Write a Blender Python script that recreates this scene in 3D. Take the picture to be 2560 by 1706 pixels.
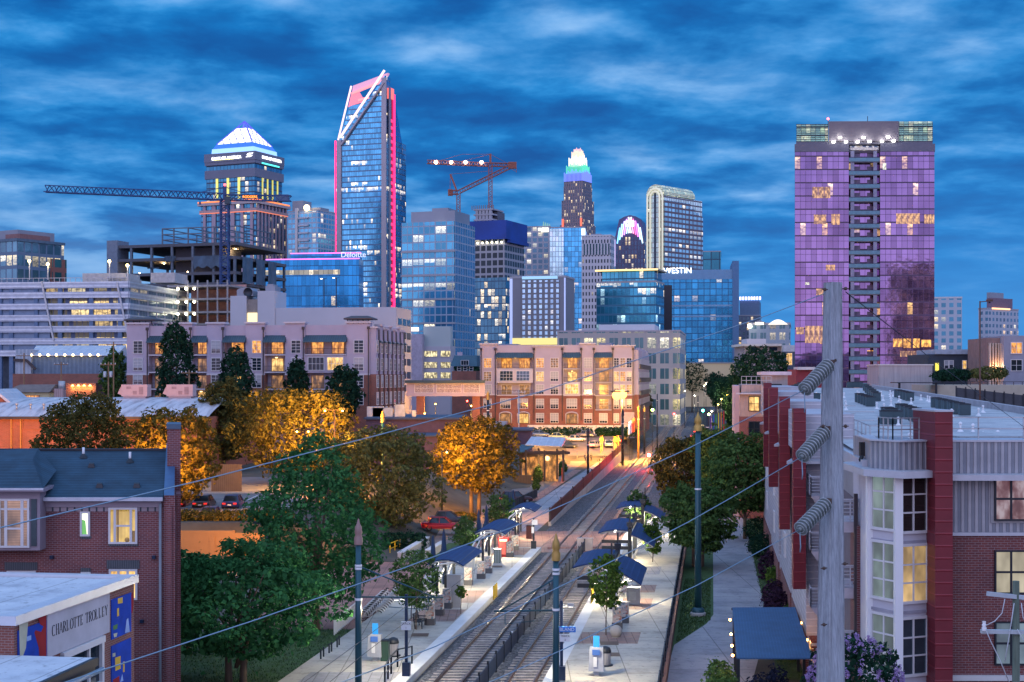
import bpy, bmesh, math, random
import numpy as np
from mathutils import Vector, Matrix
random.seed(7)
rng = np.random.default_rng(7)
for _o in list(bpy.data.objects):
 bpy.data.objects.remove(_o)
S = bpy.context.scene
COL = S.collection
PI = math.pi
# ---------------------------------------------------------------- camera
F, CX, HY, CAMH = 3556.0, 1280.0, 945.0, 17.0
_c = bpy.data.cameras.new('camera')
CAM = bpy.data.objects.new('camera', _c)
COL.objects.link(CAM)
CAM.location = (0, 0, CAMH)
CAM.rotation_euler = (PI / 2, 0, 0)
_c.sensor_width = 36
_c.lens = 36 * F / 2560
_c.shift_y = (HY - 853) / 2560
_c.clip_start = 0.5
_c.clip_end = 9000
S.camera = CAM
# ---------------------------------------------------------------- node helper
class NT:
 def __init__(s, tree):
  s.t = tree
  s.t.nodes.clear()
 def n(s, typ, **kw):
  nd = s.t.nodes.new(typ)
  for k, v in kw.items():
   setattr(nd, k, v)
  return nd
 def put(s, sock, val):
  if hasattr(val, 'is_output') or isinstance(val, bpy.types.NodeSocket):
   s.t.links.new(val, sock)
  elif val is not None:
   if isinstance(val, (tuple, list)) and len(val) == 3 and sock.type == 'RGBA':
    val = (*val, 1)
   sock.default_value = val
 def m(s, op, a, b=None, c=None, clamp=False):
  nd = s.n('ShaderNodeMath', operation=op, use_clamp=clamp)
  for i, v in enumerate((a, b, c)):
   if v is not None:
    s.put(nd.inputs[i], v)
  return nd.outputs[0]
 def mix(s, fac, a, b, blend='MIX'):
  nd = s.n('ShaderNodeMix', data_type='RGBA', blend_type=blend)
  s.put(nd.inputs[0], fac); s.put(nd.inputs[6], a); s.put(nd.inputs[7], b)
  return nd.outputs[2]
 def noise(s, vec, scale, detail=4, rough=.5, dist=0, out=0):
  nd = s.n('ShaderNodeTexNoise')
  if vec is not None:
   s.put(nd.inputs['Vector'], vec)
  nd.inputs['Scale'].default_value = scale
  nd.inputs['Detail'].default_value = detail
  nd.inputs['Roughness'].default_value = rough
  nd.inputs['Distortion'].default_value = dist
  return nd.outputs[out]
 def ramp(s, fac, stops):
  nd = s.n('ShaderNodeValToRGB')
  el = nd.color_ramp.elements
  while len(el) < len(stops):
   el.new(.5)
  for e, (p, c) in zip(el, stops):
   e.position = p
   e.color = (*c, 1) if not isinstance(c, (int, float)) else (c, c, c, 1)
  s.put(nd.inputs[0], fac)
  return nd.outputs[0]
 def comb(s, x, y, z):
  nd = s.n('ShaderNodeCombineXYZ')
  for i, v in enumerate((x, y, z)):
   s.put(nd.inputs[i], v)
  return nd.outputs[0]
 def sep(s, v):
  nd = s.n('ShaderNodeSeparateXYZ')
  s.put(nd.inputs[0], v)
  return nd.outputs
 def ss(s, x, a, b):
  nd = s.n('ShaderNodeMapRange', interpolation_type='SMOOTHSTEP')
  s.put(nd.inputs[0], x)
  nd.inputs[1].default_value = a; nd.inputs[2].default_value = b
  return nd.outputs[0]
# ---------------------------------------------------------------- world: dusk sky with stratus bands
W = bpy.data.worlds.new('World')
S.world = W
W.use_nodes = True
t = NT(W.node_tree)
g = t.n('ShaderNodeTexCoord').outputs['Generated']
nx, ny, nz = t.sep(g)[:3]
az = t.m('MAXIMUM', nz, 0.0)
den = t.m('ADD', az, 0.15)
cu = t.m('DIVIDE', nx, den)
cv = t.m('DIVIDE', ny, den)
def clouds(ox, oy):
 u2 = t.m('ADD', cu, ox); v2 = t.m('ADD', cv, oy)
 big = t.noise(t.comb(u2, t.m('MULTIPLY', v2, 1.2), 0.0), 1.5, 3, .5, .3)
 fine = t.noise(t.comb(t.m('MULTIPLY', u2, .9), t.m('MULTIPLY', v2, .95), 3.7), 4.0, 6, .55, .12)
 return t.m('ADD', t.m('MULTIPLY', big, .42), t.m('MULTIPLY', fine, .58))
cl = clouds(0, 0)
relief = t.m('MULTIPLY', t.m('SUBTRACT', cl, clouds(.05, .10)), 5.5)
# clouds thin out to the lower right (clear blue), stay thick overhead
clear = t.m('MULTIPLY', t.ss(nx, .02, .30), t.ss(nz, .2, .02))
cl = t.m('SUBTRACT', cl, t.m('MULTIPLY', clear, .02))
base = t.ramp(cl, [(.38, (.000, .080, .30)), (.455, (.001, .115, .375)), (.50, (.010, .160, .45)), (.545, (.035, .20, .50)), (.61, (.10, .27, .56)), (.68, (.17, .34, .60))])
clearc = t.ramp(nz, [(0.0, (.05, .22, .53)), (.08, (.015, .18, .51)), (.25, (.003, .12, .42))])
rl = t.m('MAXIMUM', t.m('MINIMUM', relief, 1.0), -.6)
base = t.mix(1.0, base, t.mix(t.m('ADD', .5, t.m('MULTIPLY', rl, .5)), (.56, .72, .80), (1.48, 1.3, 1.18)), 'MULTIPLY')
front = t.mix(t.m('MULTIPLY', clear, .85), base, clearc)
# paler low band to the left
pale = t.m('MULTIPLY', t.ss(nz, .15, .02), t.ss(nx, .06, -.3))
front = t.mix(t.m('MULTIPLY', pale, t.m('MAXIMUM', t.ss(cl, .40, .56), .3)), front, (.19, .36, .62))
front = t.mix(t.m('MULTIPLY', t.ss(nz, .12, .0), .8), front, t.mix(t.ss(nx, .05, -.3), (.03, .21, .53), (.12, .29, .57)))
# afterglow behind the viewer, bright lavender; pale blue overhead
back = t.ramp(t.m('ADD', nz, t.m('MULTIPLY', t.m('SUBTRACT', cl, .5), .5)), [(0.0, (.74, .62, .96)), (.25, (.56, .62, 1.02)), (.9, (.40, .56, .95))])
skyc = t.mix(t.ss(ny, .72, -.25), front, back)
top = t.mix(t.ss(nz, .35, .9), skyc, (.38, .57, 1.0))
ns = t.n('ShaderNodeTexSky', sky_type='NISHITA', sun_disc=False)
ns.sun_elevation = math.radians(2)
ns.sun_rotation = math.radians(215)
nsk = t.mix(1.0, ns.outputs[0], (.006, .006, .006), 'MULTIPLY')
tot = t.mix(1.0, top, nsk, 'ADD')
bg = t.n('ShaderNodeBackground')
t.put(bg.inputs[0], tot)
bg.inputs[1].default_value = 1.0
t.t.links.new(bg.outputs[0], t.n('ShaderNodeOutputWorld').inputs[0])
# one weak, very soft low sun: the afterglow
_l = bpy.data.lights.new('sun', 'SUN')
_l.energy = .18
_l.angle = math.radians(25)
_l.color = (1, .78, .95)
SUN = bpy.data.objects.new('sun', _l)
SUN.rotation_euler = (math.radians(70), 0, math.radians(-28))
COL.objects.link(SUN)
S.view_settings.view_transform = 'Standard'
S.view_settings.look = 'None'
S.view_settings.exposure = 0.45
S.view_settings.gamma = 1
S.cycles.max_bounces = 5
S.cycles.diffuse_bounces = 3
S.cycles.glossy_bounces = 3
S.cycles.transmission_bounces = 2
S.cycles.caustics_reflective = False
S.cycles.caustics_refractive = False
S.cycles.sample_clamp_indirect = 4
# ---------------------------------------------------------------- placing: pixel of the photograph + distance -> place
TT = 500 / F                                   # the railway runs this much to the right of the view
def PX(px, d): return (px - CX) * d / F
def PZ(py, d): return CAMH + (HY - py) * d / F
def P(px, py, d): return Vector((PX(px, d), d, PZ(py, d)))
def GD(py, z=0): return (CAMH - z) * F / (py - HY)
def G(px, py, z=0): return P(px, py, GD(py, z))
def R(y, tt, z=0): return Vector((tt + TT * y, y, z))     # railway coordinates
PHI = math.atan(TT)
def sst(x, a, b):
 x = min(1, max(0, (x - a) / (b - a)))
 return x * x * (3 - 2 * x)
def zcor(y): return 1.5 * sst(y, 340, 700) + 2.5 * sst(y, 700, 1100)
def zg(x, y):
 tt = x - TT * y
 z = zcor(y)
 left = 3.6 * sst(-tt, 30, 38) * sst(y, 130.9, 131.5)
 lot = min(4.3, max(0, 1 + .1115 * (y - 300))) * sst(-tt, 19.5, 22.5)
 right = 9 * sst(tt, 14, 40) * sst(y, 200, 300)
 return max(z, left, lot, right)
# ---------------------------------------------------------------- materials
def newmat(name):
 m = bpy.data.materials.new(name)
 m.use_nodes = True
 t = NT(m.node_tree)
 b = t.n('ShaderNodeBsdfPrincipled')
 t.t.links.new(b.outputs[0], t.n('ShaderNodeOutputMaterial').inputs[0])
 return m, t, b
def bump(t, b, h, strength=.3, dist=.02):
 bn = t.n('ShaderNodeBump')
 bn.inputs['Strength'].default_value = strength
 bn.inputs['Distance'].default_value = dist
 t.put(bn.inputs['Height'], h)
 t.put(b.inputs['Normal'], bn.outputs[0])
def mat(name, col, rough=.6, metal=0, var=.18, scale=1.2, bmp=0, streak=False):
 m, t, b = newmat(name)
 oc = t.n('ShaderNodeTexCoord').outputs['Object']
 if streak:
  x, y, z = t.sep(oc)[:3]
  oc2 = t.comb(t.m('MULTIPLY', x, 3), t.m('MULTIPLY', y, 3), t.m('MULTIPLY', z, .25))
 else:
  oc2 = oc
 nz = t.noise(oc2, scale, 6, .6)
 hi = tuple(min(1, c * (1 + var)) for c in col)
 lo = tuple(c * (1 - var) for c in col)
 t.put(b.inputs['Base Color'], t.ramp(nz, [(.3, lo), (.7, hi)]))
 b.inputs['Metallic'].default_value = metal
 b.inputs['Roughness'].default_value = rough
 if bmp:
  bump(t, b, t.noise(oc, scale * 12, 4), bmp)
 return m
def emat(name, col, strength, base=None):
 m, t, b = newmat(name)
 b.inputs['Base Color'].default_value = (*(base or tuple(min(1, c) * .5 for c in col)), 1)
 b.inputs['Emission Color'].default_value = (*col, 1)
 b.inputs['Emission Strength'].default_value = strength
 b.inputs['Roughness'].default_value = .4
 return m
def brickmat(name, c1, c2, mortar, bw=.24, rh=.085, ms=.012, rough=.8):
 m, t, b = newmat(name)
 uv = t.n('ShaderNodeUVMap').outputs[0]
 br = t.n('ShaderNodeTexBrick', offset=.5)
 t.put(br.inputs['Vector'], uv)
 br.inputs['Scale'].default_value = 1
 br.inputs['Brick Width'].default_value = bw
 br.inputs['Row Height'].default_value = rh
 br.inputs['Mortar Size'].default_value = ms
 br.inputs['Mortar Smooth'].default_value = .2
 br.inputs['Bias'].default_value = -.2
 br.inputs['Color1'].default_value = (*c1, 1)
 br.inputs['Color2'].default_value = (*c2, 1)
 br.inputs['Mortar'].default_value = (*mortar, 1)
 big = t.noise(uv, .45, 5, .6)
 c = t.mix(1, br.outputs[0], t.ramp(big, [(.3, (.75, .75, .8)), (.7, (1.1, 1.05, 1.05))]), 'MULTIPLY')
 t.put(b.inputs['Base Color'], c)
 b.inputs['Roughness'].default_value = rough
 bump(t, b, t.m('MULTIPLY', br.outputs[1], -1), .5, .01)
 return m
def linemat(name, c1, c2, period, duty=.5, axis='u', rough=.5, metal=0, bmp=.6, dist=.03, var=.15):
 """ribs, boards or courses: lines in metres across u or v"""
 m, t, b = newmat(name)
 uv = t.n('ShaderNodeUVMap').outputs[0]
 s = t.sep(uv)
 w = s[0] if axis == 'u' else s[1]
 f = t.m('FRACT', t.m('DIVIDE', w, period))
 k = t.ss(t.m('ABSOLUTE', t.m('SUBTRACT', f, .5)), duty / 2 - .06, duty / 2 + .06)
 nz = t.noise(uv, .8, 5, .6)
 c = t.mix(k, c1, c2)
 c = t.mix(1, c, t.ramp(nz, [(.3, (1 - var,) * 3), (.7, (1 + var,) * 3)]), 'MULTIPLY')
 t.put(b.inputs['Base Color'], c)
 b.inputs['Roughness'].default_value = rough
 b.inputs['Metallic'].default_value = metal
 bump(t, b, k, bmp, dist)
 return m
_fs = [0]
def facade(name, cw, ch, fr, gl, lit=.12, row=0, wx=(.08, .92), wy=(.15, .85), sub=1, estr=1.6, ecol=(1, .72, .36), ecol2=(1, .9, .72), rough=.13, metal=.75, frough=.6, cool=.0, wob=.12, vo=0.0, hlines=0):
 """a wall of windows: UV is in metres; every cell gets its own chance of a lit room"""
 _fs[0] += 1
 sd = _fs[0] * 3.17
 m, t, b = newmat(name)
 uv = t.n('ShaderNodeUVMap').outputs[0]
 u, v = t.sep(uv)[:2]
 if vo:
  v = t.m('ADD', v, vo)
 un = t.m('DIVIDE', u, cw); vn = t.m('DIVIDE', v, ch)
 fu = t.m('FRACT', un); fv = t.m('FRACT', vn)
 iu = t.m('FLOOR', un); iv = t.m('FLOOR', vn)
 gl = (gl[0] * 1.15, min(1, gl[1] * 1.5), min(1, gl[2] * 1.35)) if 'purple' not in name else gl
 mk = t.m('MULTIPLY', t.m('MULTIPLY', t.m('GREATER_THAN', fu, wx[0]), t.m('LESS_THAN', fu, wx[1])),
   t.m('MULTIPLY', t.m('GREATER_THAN', fv, wy[0]), t.m('LESS_THAN', fv, wy[1])))
 if sub > 1:
  fs = t.m('FRACT', t.m('MULTIPLY', un, sub))
  mk = t.m('MULTIPLY', mk, t.m('GREATER_THAN', fs, .1))
 nr = t.n('ShaderNodeNewGeometry').outputs['Normal']
 nx, ny = t.sep(nr)[:2]
 hs = t.m('ADD', t.m('ROUND', t.m('MULTIPLY', nx, 3)), t.m('MULTIPLY', t.m('ROUND', t.m('MULTIPLY', ny, 3)), 7))
 wn = t.n('ShaderNodeTexWhiteNoise', noise_dimensions='3D')
 t.put(wn.inputs['Vector'], t.comb(iu, iv, t.m('ADD', hs, sd)))
 r = wn.outputs['Value']
 cr = t.n('ShaderNodeSeparateColor'); t.put(cr.inputs[0], wn.outputs['Color'])
 c1, c2, c3 = cr.outputs[:3]
 pr = lit
 if row:
  w2 = t.n('ShaderNodeTexWhiteNoise', noise_dimensions='2D')
  t.put(w2.inputs['Vector'], t.comb(iv, t.m('ADD', t.m('FLOOR', t.m('DIVIDE', un, 9)), sd), 0.0))
  pr = t.m('ADD', t.m('MULTIPLY', t.m('LESS_THAN', w2.outputs['Value'], row), .72), lit)
 on = t.m('LESS_THAN', r, pr)
 e0 = t.m('MULTIPLY', t.m('GREATER_THAN', fv, t.m('MULTIPLY', c1, .75)), t.m('ADD', .6, t.m('MULTIPLY', t.ss(fv, .45, .85), .7)))
 inside = t.noise(t.comb(t.m('MULTIPLY', u, 1.3), t.m('MULTIPLY', v, 2.2), sd), 1.0, 3, .6)
 e = t.m('MULTIPLY', t.m('MULTIPLY', on, mk), t.m('MULTIPLY', t.m('ADD', .25, c2), t.m('MULTIPLY', e0, t.ss(inside, .25, .7))))
 ec = t.mix(c3, ecol, ecol2)
 if cool:
  ec = t.mix(t.m('LESS_THAN', c1, cool), ec, (.55, .85, 1))
 g2 = t.mix(1, gl, t.mix(c1, (.72, .72, .72), (1.25, 1.25, 1.25)), 'MULTIPLY')
 blotch = t.noise(t.comb(u, t.m('MULTIPLY', v, .6), sd), .09, 4, .6)
 g2 = t.mix(1, g2, t.ramp(blotch, [(.3, (.75, .75, .78)), (.7, (1.25, 1.25, 1.2))]), 'MULTIPLY')
 c = t.mix(mk, fr, g2)
 t.put(b.inputs['Base Color'], c)
 t.put(b.inputs['Metallic'], t.m('MULTIPLY', mk, metal))
 t.put(b.inputs['Roughness'], t.m('SUBTRACT', frough, t.m('MULTIPLY', mk, frough - rough)))
 t.put(b.inputs['Emission Color'], ec)
 t.put(b.inputs['Emission Strength'], t.m('MULTIPLY', e, estr))
 wv = t.noise(t.comb(u, v, r), .35, 2, .5)
 bump(t, b, t.m('ADD', t.m('MULTIPLY', wv, mk), t.m('MULTIPLY', mk, -.3)), wob, .25)
 return m
# ---------------------------------------------------------------- mesh builder
class MB:
 def __init__(s):
  s.v = []; s.f = []; s.mi = []; s.sm = []; s.M = None; s.k = 0
 def add(s, vs, fs, smooth=False):
  o = len(s.v)
  for p in vs:
   p = Vector(p)
   s.v.append(s.M @ p if s.M is not None else p)
  for f in fs:
   s.f.append([o + i for i in f]); s.mi.append(s.k); s.sm.append(smooth)
  return s
 def box(s, x0, y0, z0, x1, y1, z1):
  if x0 > x1: x0, x1 = x1, x0
  if y0 > y1: y0, y1 = y1, y0
  if z0 > z1: z0, z1 = z1, z0
  return s.add([(x0, y0, z0), (x1, y0, z0), (x1, y1, z0), (x0, y1, z0), (x0, y0, z1), (x1, y0, z1), (x1, y1, z1), (x0, y1, z1)],
   [(0, 3, 2, 1), (4, 5, 6, 7), (0, 1, 5, 4), (1, 2, 6, 5), (2, 3, 7, 6), (3, 0, 4, 7)])
 def cbox(s, c, w, d, h):
  return s.box(c[0] - w / 2, c[1] - d / 2, c[2], c[0] + w / 2, c[1] + d / 2, c[2] + h)
 def hexa(s, b4, t4):
  return s.add(list(b4) + list(t4), [(0, 3, 2, 1), (4, 5, 6, 7), (0, 1, 5, 4), (1, 2, 6, 5), (2, 3, 7, 6), (3, 0, 4, 7)])
 def bar(s, a, b, w, h=None):
  """square bar between two points"""
  a = Vector(a); b = Vector(b); h = h or w
  d = (b - a).normalized()
  up = Vector((0, 0, 1)) if abs(d.z) < .95 else Vector((1, 0, 0))
  x = d.cross(up).normalized() * w / 2; y = d.cross(x).normalized() * h / 2
  return s.hexa([a - x - y, a + x - y, a + x + y, a - x + y], [b - x - y, b + x - y, b + x + y, b - x + y])
 def quad(s, a, b, c, d, smooth=False): return s.add([a, b, c, d], [(0, 1, 2, 3)], smooth)
 def prism(s, poly, z0, z1):
  n = len(poly)
  return s.add([(x, y, z0) for x, y in poly] + [(x, y, z1) for x, y in poly],
   [tuple(range(n - 1, -1, -1)), tuple(range(n, 2 * n))] + [(i, (i + 1) % n, n + (i + 1) % n, n + i) for i in range(n)])
 def xprism(s, poly, y0, y1):
  """profile in x,z pulled along y"""
  n = len(poly)
  return s.add([(x, y0, z) for x, z in poly] + [(x, y1, z) for x, z in poly],
   [tuple(range(n)), tuple(range(2 * n - 1, n - 1, -1))] + [(i, n + i, n + (i + 1) % n, (i + 1) % n) for i in range(n)])
 def tube(s, a, b, r, r2=None, n=8, smooth=True): return s.path([a, b], [r, r if r2 is None else r2], n, smooth)
 def path(s, pts, r, n=6, smooth=True, caps=True):
  pts = [Vector(p) for p in pts]
  if not isinstance(r, (list, tuple)): r = [r] * len(pts)
  vs = []; fs = []
  x = None
  for i, p in enumerate(pts):
   d = (pts[min(i + 1, len(pts) - 1)] - pts[max(i - 1, 0)]).normalized()
   if x is None:
    up = Vector((0, 0, 1)) if abs(d.z) < .95 else Vector((1, 0, 0))
    x = d.cross(up).normalized()
   x = (x - d * x.dot(d)).normalized()
   y = d.cross(x)
   for k in range(n):
    a = 2 * PI * k / n
    vs.append(p + (x * math.cos(a) + y * math.sin(a)) * r[i])
  for i in range(len(pts) - 1):
   for k in range(n):
    fs.append((i * n + k, i * n + (k + 1) % n, (i + 1) * n + (k + 1) % n, (i + 1) * n + k))
  s.add(vs, fs, smooth)
  if caps:
   o = len(s.v) - len(vs)
   for f in (list(range(n - 1, -1, -1)), list(range((len(pts) - 1) * n, len(pts) * n))):
    s.f.append([o + i for i in f]); s.mi.append(s.k); s.sm.append(False)
  return s
 def lathe(s, prof, n=16, c=(0, 0, 0), smooth=True):
  vs = []; fs = []
  for r, z in prof:
   for k in range(n):
    a = 2 * PI * k / n
    vs.append((c[0] + r * math.cos(a), c[1] + r * math.sin(a), c[2] + z))
  for i in range(len(prof) - 1):
   for k in range(n):
    fs.append((i * n + k, i * n + (k + 1) % n, (i + 1) * n + (k + 1) % n, (i + 1) * n + k))
  return s.add(vs, fs, smooth)
 def ball(s, c, r, n=12, m=8, sz=1):
  return s.lathe([(max(.001, r * math.sin(PI * i / m)), -r * sz * math.cos(PI * i / m)) for i in range(m + 1)], n, c)
 def sheet(s, rows, smooth=False):
  nc = len(rows[0])
  return s.add([p for r in rows for p in r], [(i * nc + j, i * nc + j + 1, (i + 1) * nc + j + 1, (i + 1) * nc + j) for i in range(len(rows) - 1) for j in range(nc - 1)], smooth)
 def build(s, name, mats, parent=None, loc=None, rz=0, fix=True, smooth=None):
  me = bpy.data.meshes.new(name)
  me.from_pydata([tuple(p) for p in s.v], [], s.f)
  if not isinstance(mats, (list, tuple)): mats = [mats]
  for m in mats: me.materials.append(m)
  if fix and len(s.f) < 60000:
   bm = bmesh.new(); bm.from_mesh(me)
   bmesh.ops.recalc_face_normals(bm, faces=bm.faces)
   bm.to_mesh(me); bm.free()
  me.polygons.foreach_set('material_index', s.mi)
  me.polygons.foreach_set('use_smooth', s.sm if smooth is None else [smooth] * len(s.f))
  uv = me.uv_layers.new(name='UVMap')
  buf = np.zeros(len(me.loops) * 2, np.float32)
  for p in me.polygons:
   n = p.normal
   vs = [me.vertices[i].co for i in p.vertices]
   if abs(n.z) > .75:
    for li, c in zip(p.loop_indices, vs):
     buf[2 * li] = c.x; buf[2 * li + 1] = c.y
   else:
    l = math.hypot(n.x, n.y) or 1
    tx, ty = -n.y / l, n.x / l
    us = [c.x * tx + c.y * ty for c in vs]
    mu = min(us)
    sl = 1 / max(.3, l)
    for li, c, u in zip(p.loop_indices, vs, us):
     buf[2 * li] = u - mu; buf[2 * li + 1] = c.z * sl
  uv.data.foreach_set('uv', buf)
  o = bpy.data.objects.new(name, me)
  COL.objects.link(o)
  if parent: o.parent = parent
  if loc is not None: o.location = loc
  o.rotation_euler[2] = rz
  return o
def tag(o, label=None, cat=None, group=None, kind=None):
 if label: o['label'] = label
 if cat: o['category'] = cat
 if group: o['group'] = group
 if kind: o['kind'] = kind
 return o
def thing(name, label, cat, loc=(0, 0, 0), rz=0, group=None):
 o = bpy.data.objects.new(name, None)
 o.empty_display_size = .3
 COL.objects.link(o)
 o.location = loc; o.rotation_euler = (0, 0, rz)
 return tag(o, label, cat, group)
KIDS = {}
def dup(root, loc=None, rz=None, label=None, group=None, sc=None, parent=None):
 c = root.copy(); COL.objects.link(c)
 if parent is not None: c.parent = parent
 if loc is not None: c.location = loc
 if rz is not None: c.rotation_euler = (0, 0, rz)
 if sc is not None: c.scale = sc if isinstance(sc, (tuple, list)) else (sc,) * 3
 if label: c['label'] = label
 if group: c['group'] = group
 for ch in list(root.children):
  dup(ch, parent=c)
 return c
def lamp(name, loc, col, power, parent=None, r=.15, typ='POINT', rot=None, spot=None):
 l = bpy.data.lights.new(name, typ)
 l.color = col; l.energy = power
 if typ in ('POINT', 'SPOT'): l.shadow_soft_size = r
 if spot: l.spot_size = spot; l.spot_blend = .6
 o = bpy.data.objects.new(name, l)
 COL.objects.link(o)
 o.location = loc
 if rot: o.rotation_euler = rot
 if parent: o.parent = parent
 return o
def text(name, s, size, m, parent, loc, rot, ext=.02, align='CENTER', sx=1):
 c = bpy.data.curves.new(name, 'FONT')
 c.body = s; c.size = size; c.extrude = ext; c.align_x = align; c.align_y = 'BOTTOM_BASELINE'
 c.materials.append(m)
 tmp = bpy.data.objects.new(name, c)
 COL.objects.link(tmp)
 me = bpy.data.meshes.new_from_object(tmp.evaluated_get(bpy.context.evaluated_depsgraph_get()))
 bpy.data.objects.remove(tmp)
 if not me.materials: me.materials.append(m)
 o = bpy.data.objects.new(name, me)
 COL.objects.link(o)
 o.parent = parent; o.location = loc; o.rotation_euler = rot; o.scale = (sx, 1, 1)
 return o
SOD = (1.0, .38, .05)          # sodium street light
SOD2 = (1.0, .50, .10)
WARM = (1.0, .74, .42)
# == ground and paving
M = {}
M['asphalt'] = mat('asphalt', (.075, .075, .08), .85, var=.3, scale=.5, bmp=.3)
M['lot'] = mat('lot asphalt', (.16, .145, .14), .85, var=.25, scale=.35, bmp=.2)
M['earth'] = mat('dark earth', (.07, .065, .05), .95, var=.5, scale=.2)
M['white'] = mat('white paint', (.75, .75, .74), .5, var=.06)
M['grass'] = mat('grass', (.045, .095, .025), .9, var=.45, scale=1.5, bmp=.8)
M['dark'] = mat('dark metal', (.018, .024, .035), .45, .3, var=.2)
M['navy'] = mat('navy metal', (.012, .03, .075), .45, .3, var=.2)
M['teal'] = mat('teal paint', (.02, .085, .11), .4, .2, var=.25, streak=True)
M['steel'] = mat('galvanised steel', (.42, .44, .46), .45, .6, var=.2)
M['rail'] = mat('rail steel', (.26, .15, .10), .28, .7, var=.3, scale=.5)
M['tie'] = mat('weathered sleeper', (.33, .29, .265), .9, var=.4, scale=1.3, bmp=.4)
M['conc'] = mat('concrete', (.40, .39, .375), .85, var=.18, scale=.5, bmp=.15)
M['pale'] = mat('pale concrete edge', (.56, .57, .57), .8, var=.1, scale=.8)
M['yellow'] = mat('yellow paint', (.75, .47, .01), .45, var=.08)
M['wood'] = mat('wood', (.22, .12, .06), .75, var=.3, streak=True)
M['black'] = mat('black rubber', (.012, .012, .013), .6, var=.1)
M['gold'] = mat('gold paint', (.45, .28, .07), .45, .3, var=.2)
M['signwhite'] = mat('white sign', (.72, .74, .76), .5, var=.03)
M['signblue'] = mat('blue sign', (.02, .16, .55), .5, var=.03)
M['ink'] = mat('black lettering', (.015, .015, .02), .6, var=.02)
M['glassdark'] = mat('dark glass', (.03, .05, .07), .08, .5, var=.1)
def paver(name, c1, c2, w, h, mort, patch=None):
 m, t, b = newmat(name)
 uv = t.n('ShaderNodeUVMap').outputs[0]
 br = t.n('ShaderNodeTexBrick', offset=.0)
 t.put(br.inputs['Vector'], uv)
 br.inputs['Scale'].default_value = 1
 br.inputs['Brick Width'].default_value = w; br.inputs['Row Height'].default_value = h
 br.inputs['Mortar Size'].default_value = mort; br.inputs['Mortar Smooth'].default_value = .3
 br.inputs['Color1'].default_value = (*c1, 1); br.inputs['Color2'].default_value = (*c2, 1)
 br.inputs['Mortar'].default_value = (*[x * .45 for x in c1], 1)
 nz = t.noise(uv, .35, 6, .65)
 c = t.mix(1, br.outputs[0], t.ramp(nz, [(.3, (.55, .55, .58)), (.48, (.95, .95, .95)), (.72, (1.2, 1.17, 1.12))]), 'MULTIPLY')
 st = t.noise(uv, 2.3, 5, .7)
 c = t.mix(t.ss(st, .54, .68), c, tuple(x * .55 for x in c1))
 t.put(b.inputs['Base Color'], c)
 b.inputs['Roughness'].default_value = .8
 bump(t, b, br.outputs[1], -.3, .01)
 return m
M['slab'] = paver('concrete slabs', (.46, .43, .37), (.41, .39, .34), 3.2, 3.6, .035)
M['pathslab'] = paver('path slabs', (.34, .34, .36), (.30, .30, .325), 6.5, 4.6, .04)
M['brickpave'] = paver('brick paving', (.34, .20, .16), (.27, .20, .18), .55, .28, .03)
M['greypave'] = paver('grey brick paving', (.33, .335, .36), (.25, .26, .29), .6, .3, .035)
M['redpave'] = paver('red paving', (.40, .20, .15), (.34, .17, .13), .8, .4, .03)
def ballast(name):
 m, t, b = newmat(name)
 oc = t.n('ShaderNodeTexCoord').outputs['Object']
 vo = t.n('ShaderNodeTexVoronoi'); t.put(vo.inputs['Vector'], oc); vo.inputs['Scale'].default_value = 9
 sc = t.n('ShaderNodeSeparateColor'); t.put(sc.inputs[0], vo.outputs['Color'])
 big = t.noise(oc, .5, 4, .6)
 c = t.ramp(sc.outputs[0], [(0, (.03, .036, .047)), (.5, (.07, .078, .095)), (1, (.20, .21, .23))])
 c = t.mix(1, c, t.ramp(big, [(.3, (.7, .7, .7)), (.7, (1.2, 1.15, 1.1))]), 'MULTIPLY')
 t.put(b.inputs['Base Color'], c)
 b.inputs['Roughness'].default_value = .9
 bump(t, b, vo.outputs['Distance'], 1, .06)
 return m
M['ballast'] = ballast('ballast')
xs = np.unique(np.concatenate([np.arange(-2200, -120, 80), np.arange(-120, 140, 4), np.arange(140, 2300, 80)]))
ys = np.unique(np.concatenate([np.arange(-60, 420, 4.0), [130.8, 131.1, 131.3, 131.6], np.arange(420, 1000, 20), np.arange(1000, 4300, 150)]))
b = MB()
b.sheet([[(x, y, zg(x, y)) for x in xs] for y in ys], True)
tag(b.build('ground', M['earth'], fix=False), kind='structure')
def strip(name, m, y0, y1, t0, t1, z, step=8, kind='structure'):
 """a strip of paving along the railway; t0,t1 may be functions of y"""
 b = MB()
 f0 = t0 if callable(t0) else (lambda y: t0)
 f1 = t1 if callable(t1) else (lambda y: t1)
 ny = max(1, int(math.ceil((y1 - y0) / step)))
 rows = []
 for i in range(ny + 1):
  y = y0 + (y1 - y0) * i / ny
  rows.append([R(y, f0(y), zcor(y) + z), R(y, f1(y), zcor(y) + z)])
 b.sheet(rows)
 o = b.build(name, m, fix=False)
 if kind: o['kind'] = kind
 return o
strip('ballast_bed', M['ballast'], 40, 640, -18.4, -6.6, .03)
strip('path', M['pathslab'], 40, 102, lambda y: -2.5 + min(1, max(0, (y - 90) / 10)) * 2.6, lambda y: .6 + (y - 60) * .085, .03, 4)
strip('path', M['pathslab'], 102, 290, .1, 3.9, .03, 4)
for y0, y1, a, c, z in ((88, 100, -2.5, .05, .02), (100, 168, -2.5, .15, .02), (80, 170, 3.75, 6.9, .02), (46, 100, -34, -23.6, .02), (131, 146, -27.0, -22.6, .05)):
 strip('lawn', M['grass'], y0, y1, a, c, z)
strip('red_plaza', M['redpave'], 96, 131, -34, -23.5, .025)
strip('crossing_paving', M['redpave'], 138, 157, -25, -5, .06)
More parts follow.
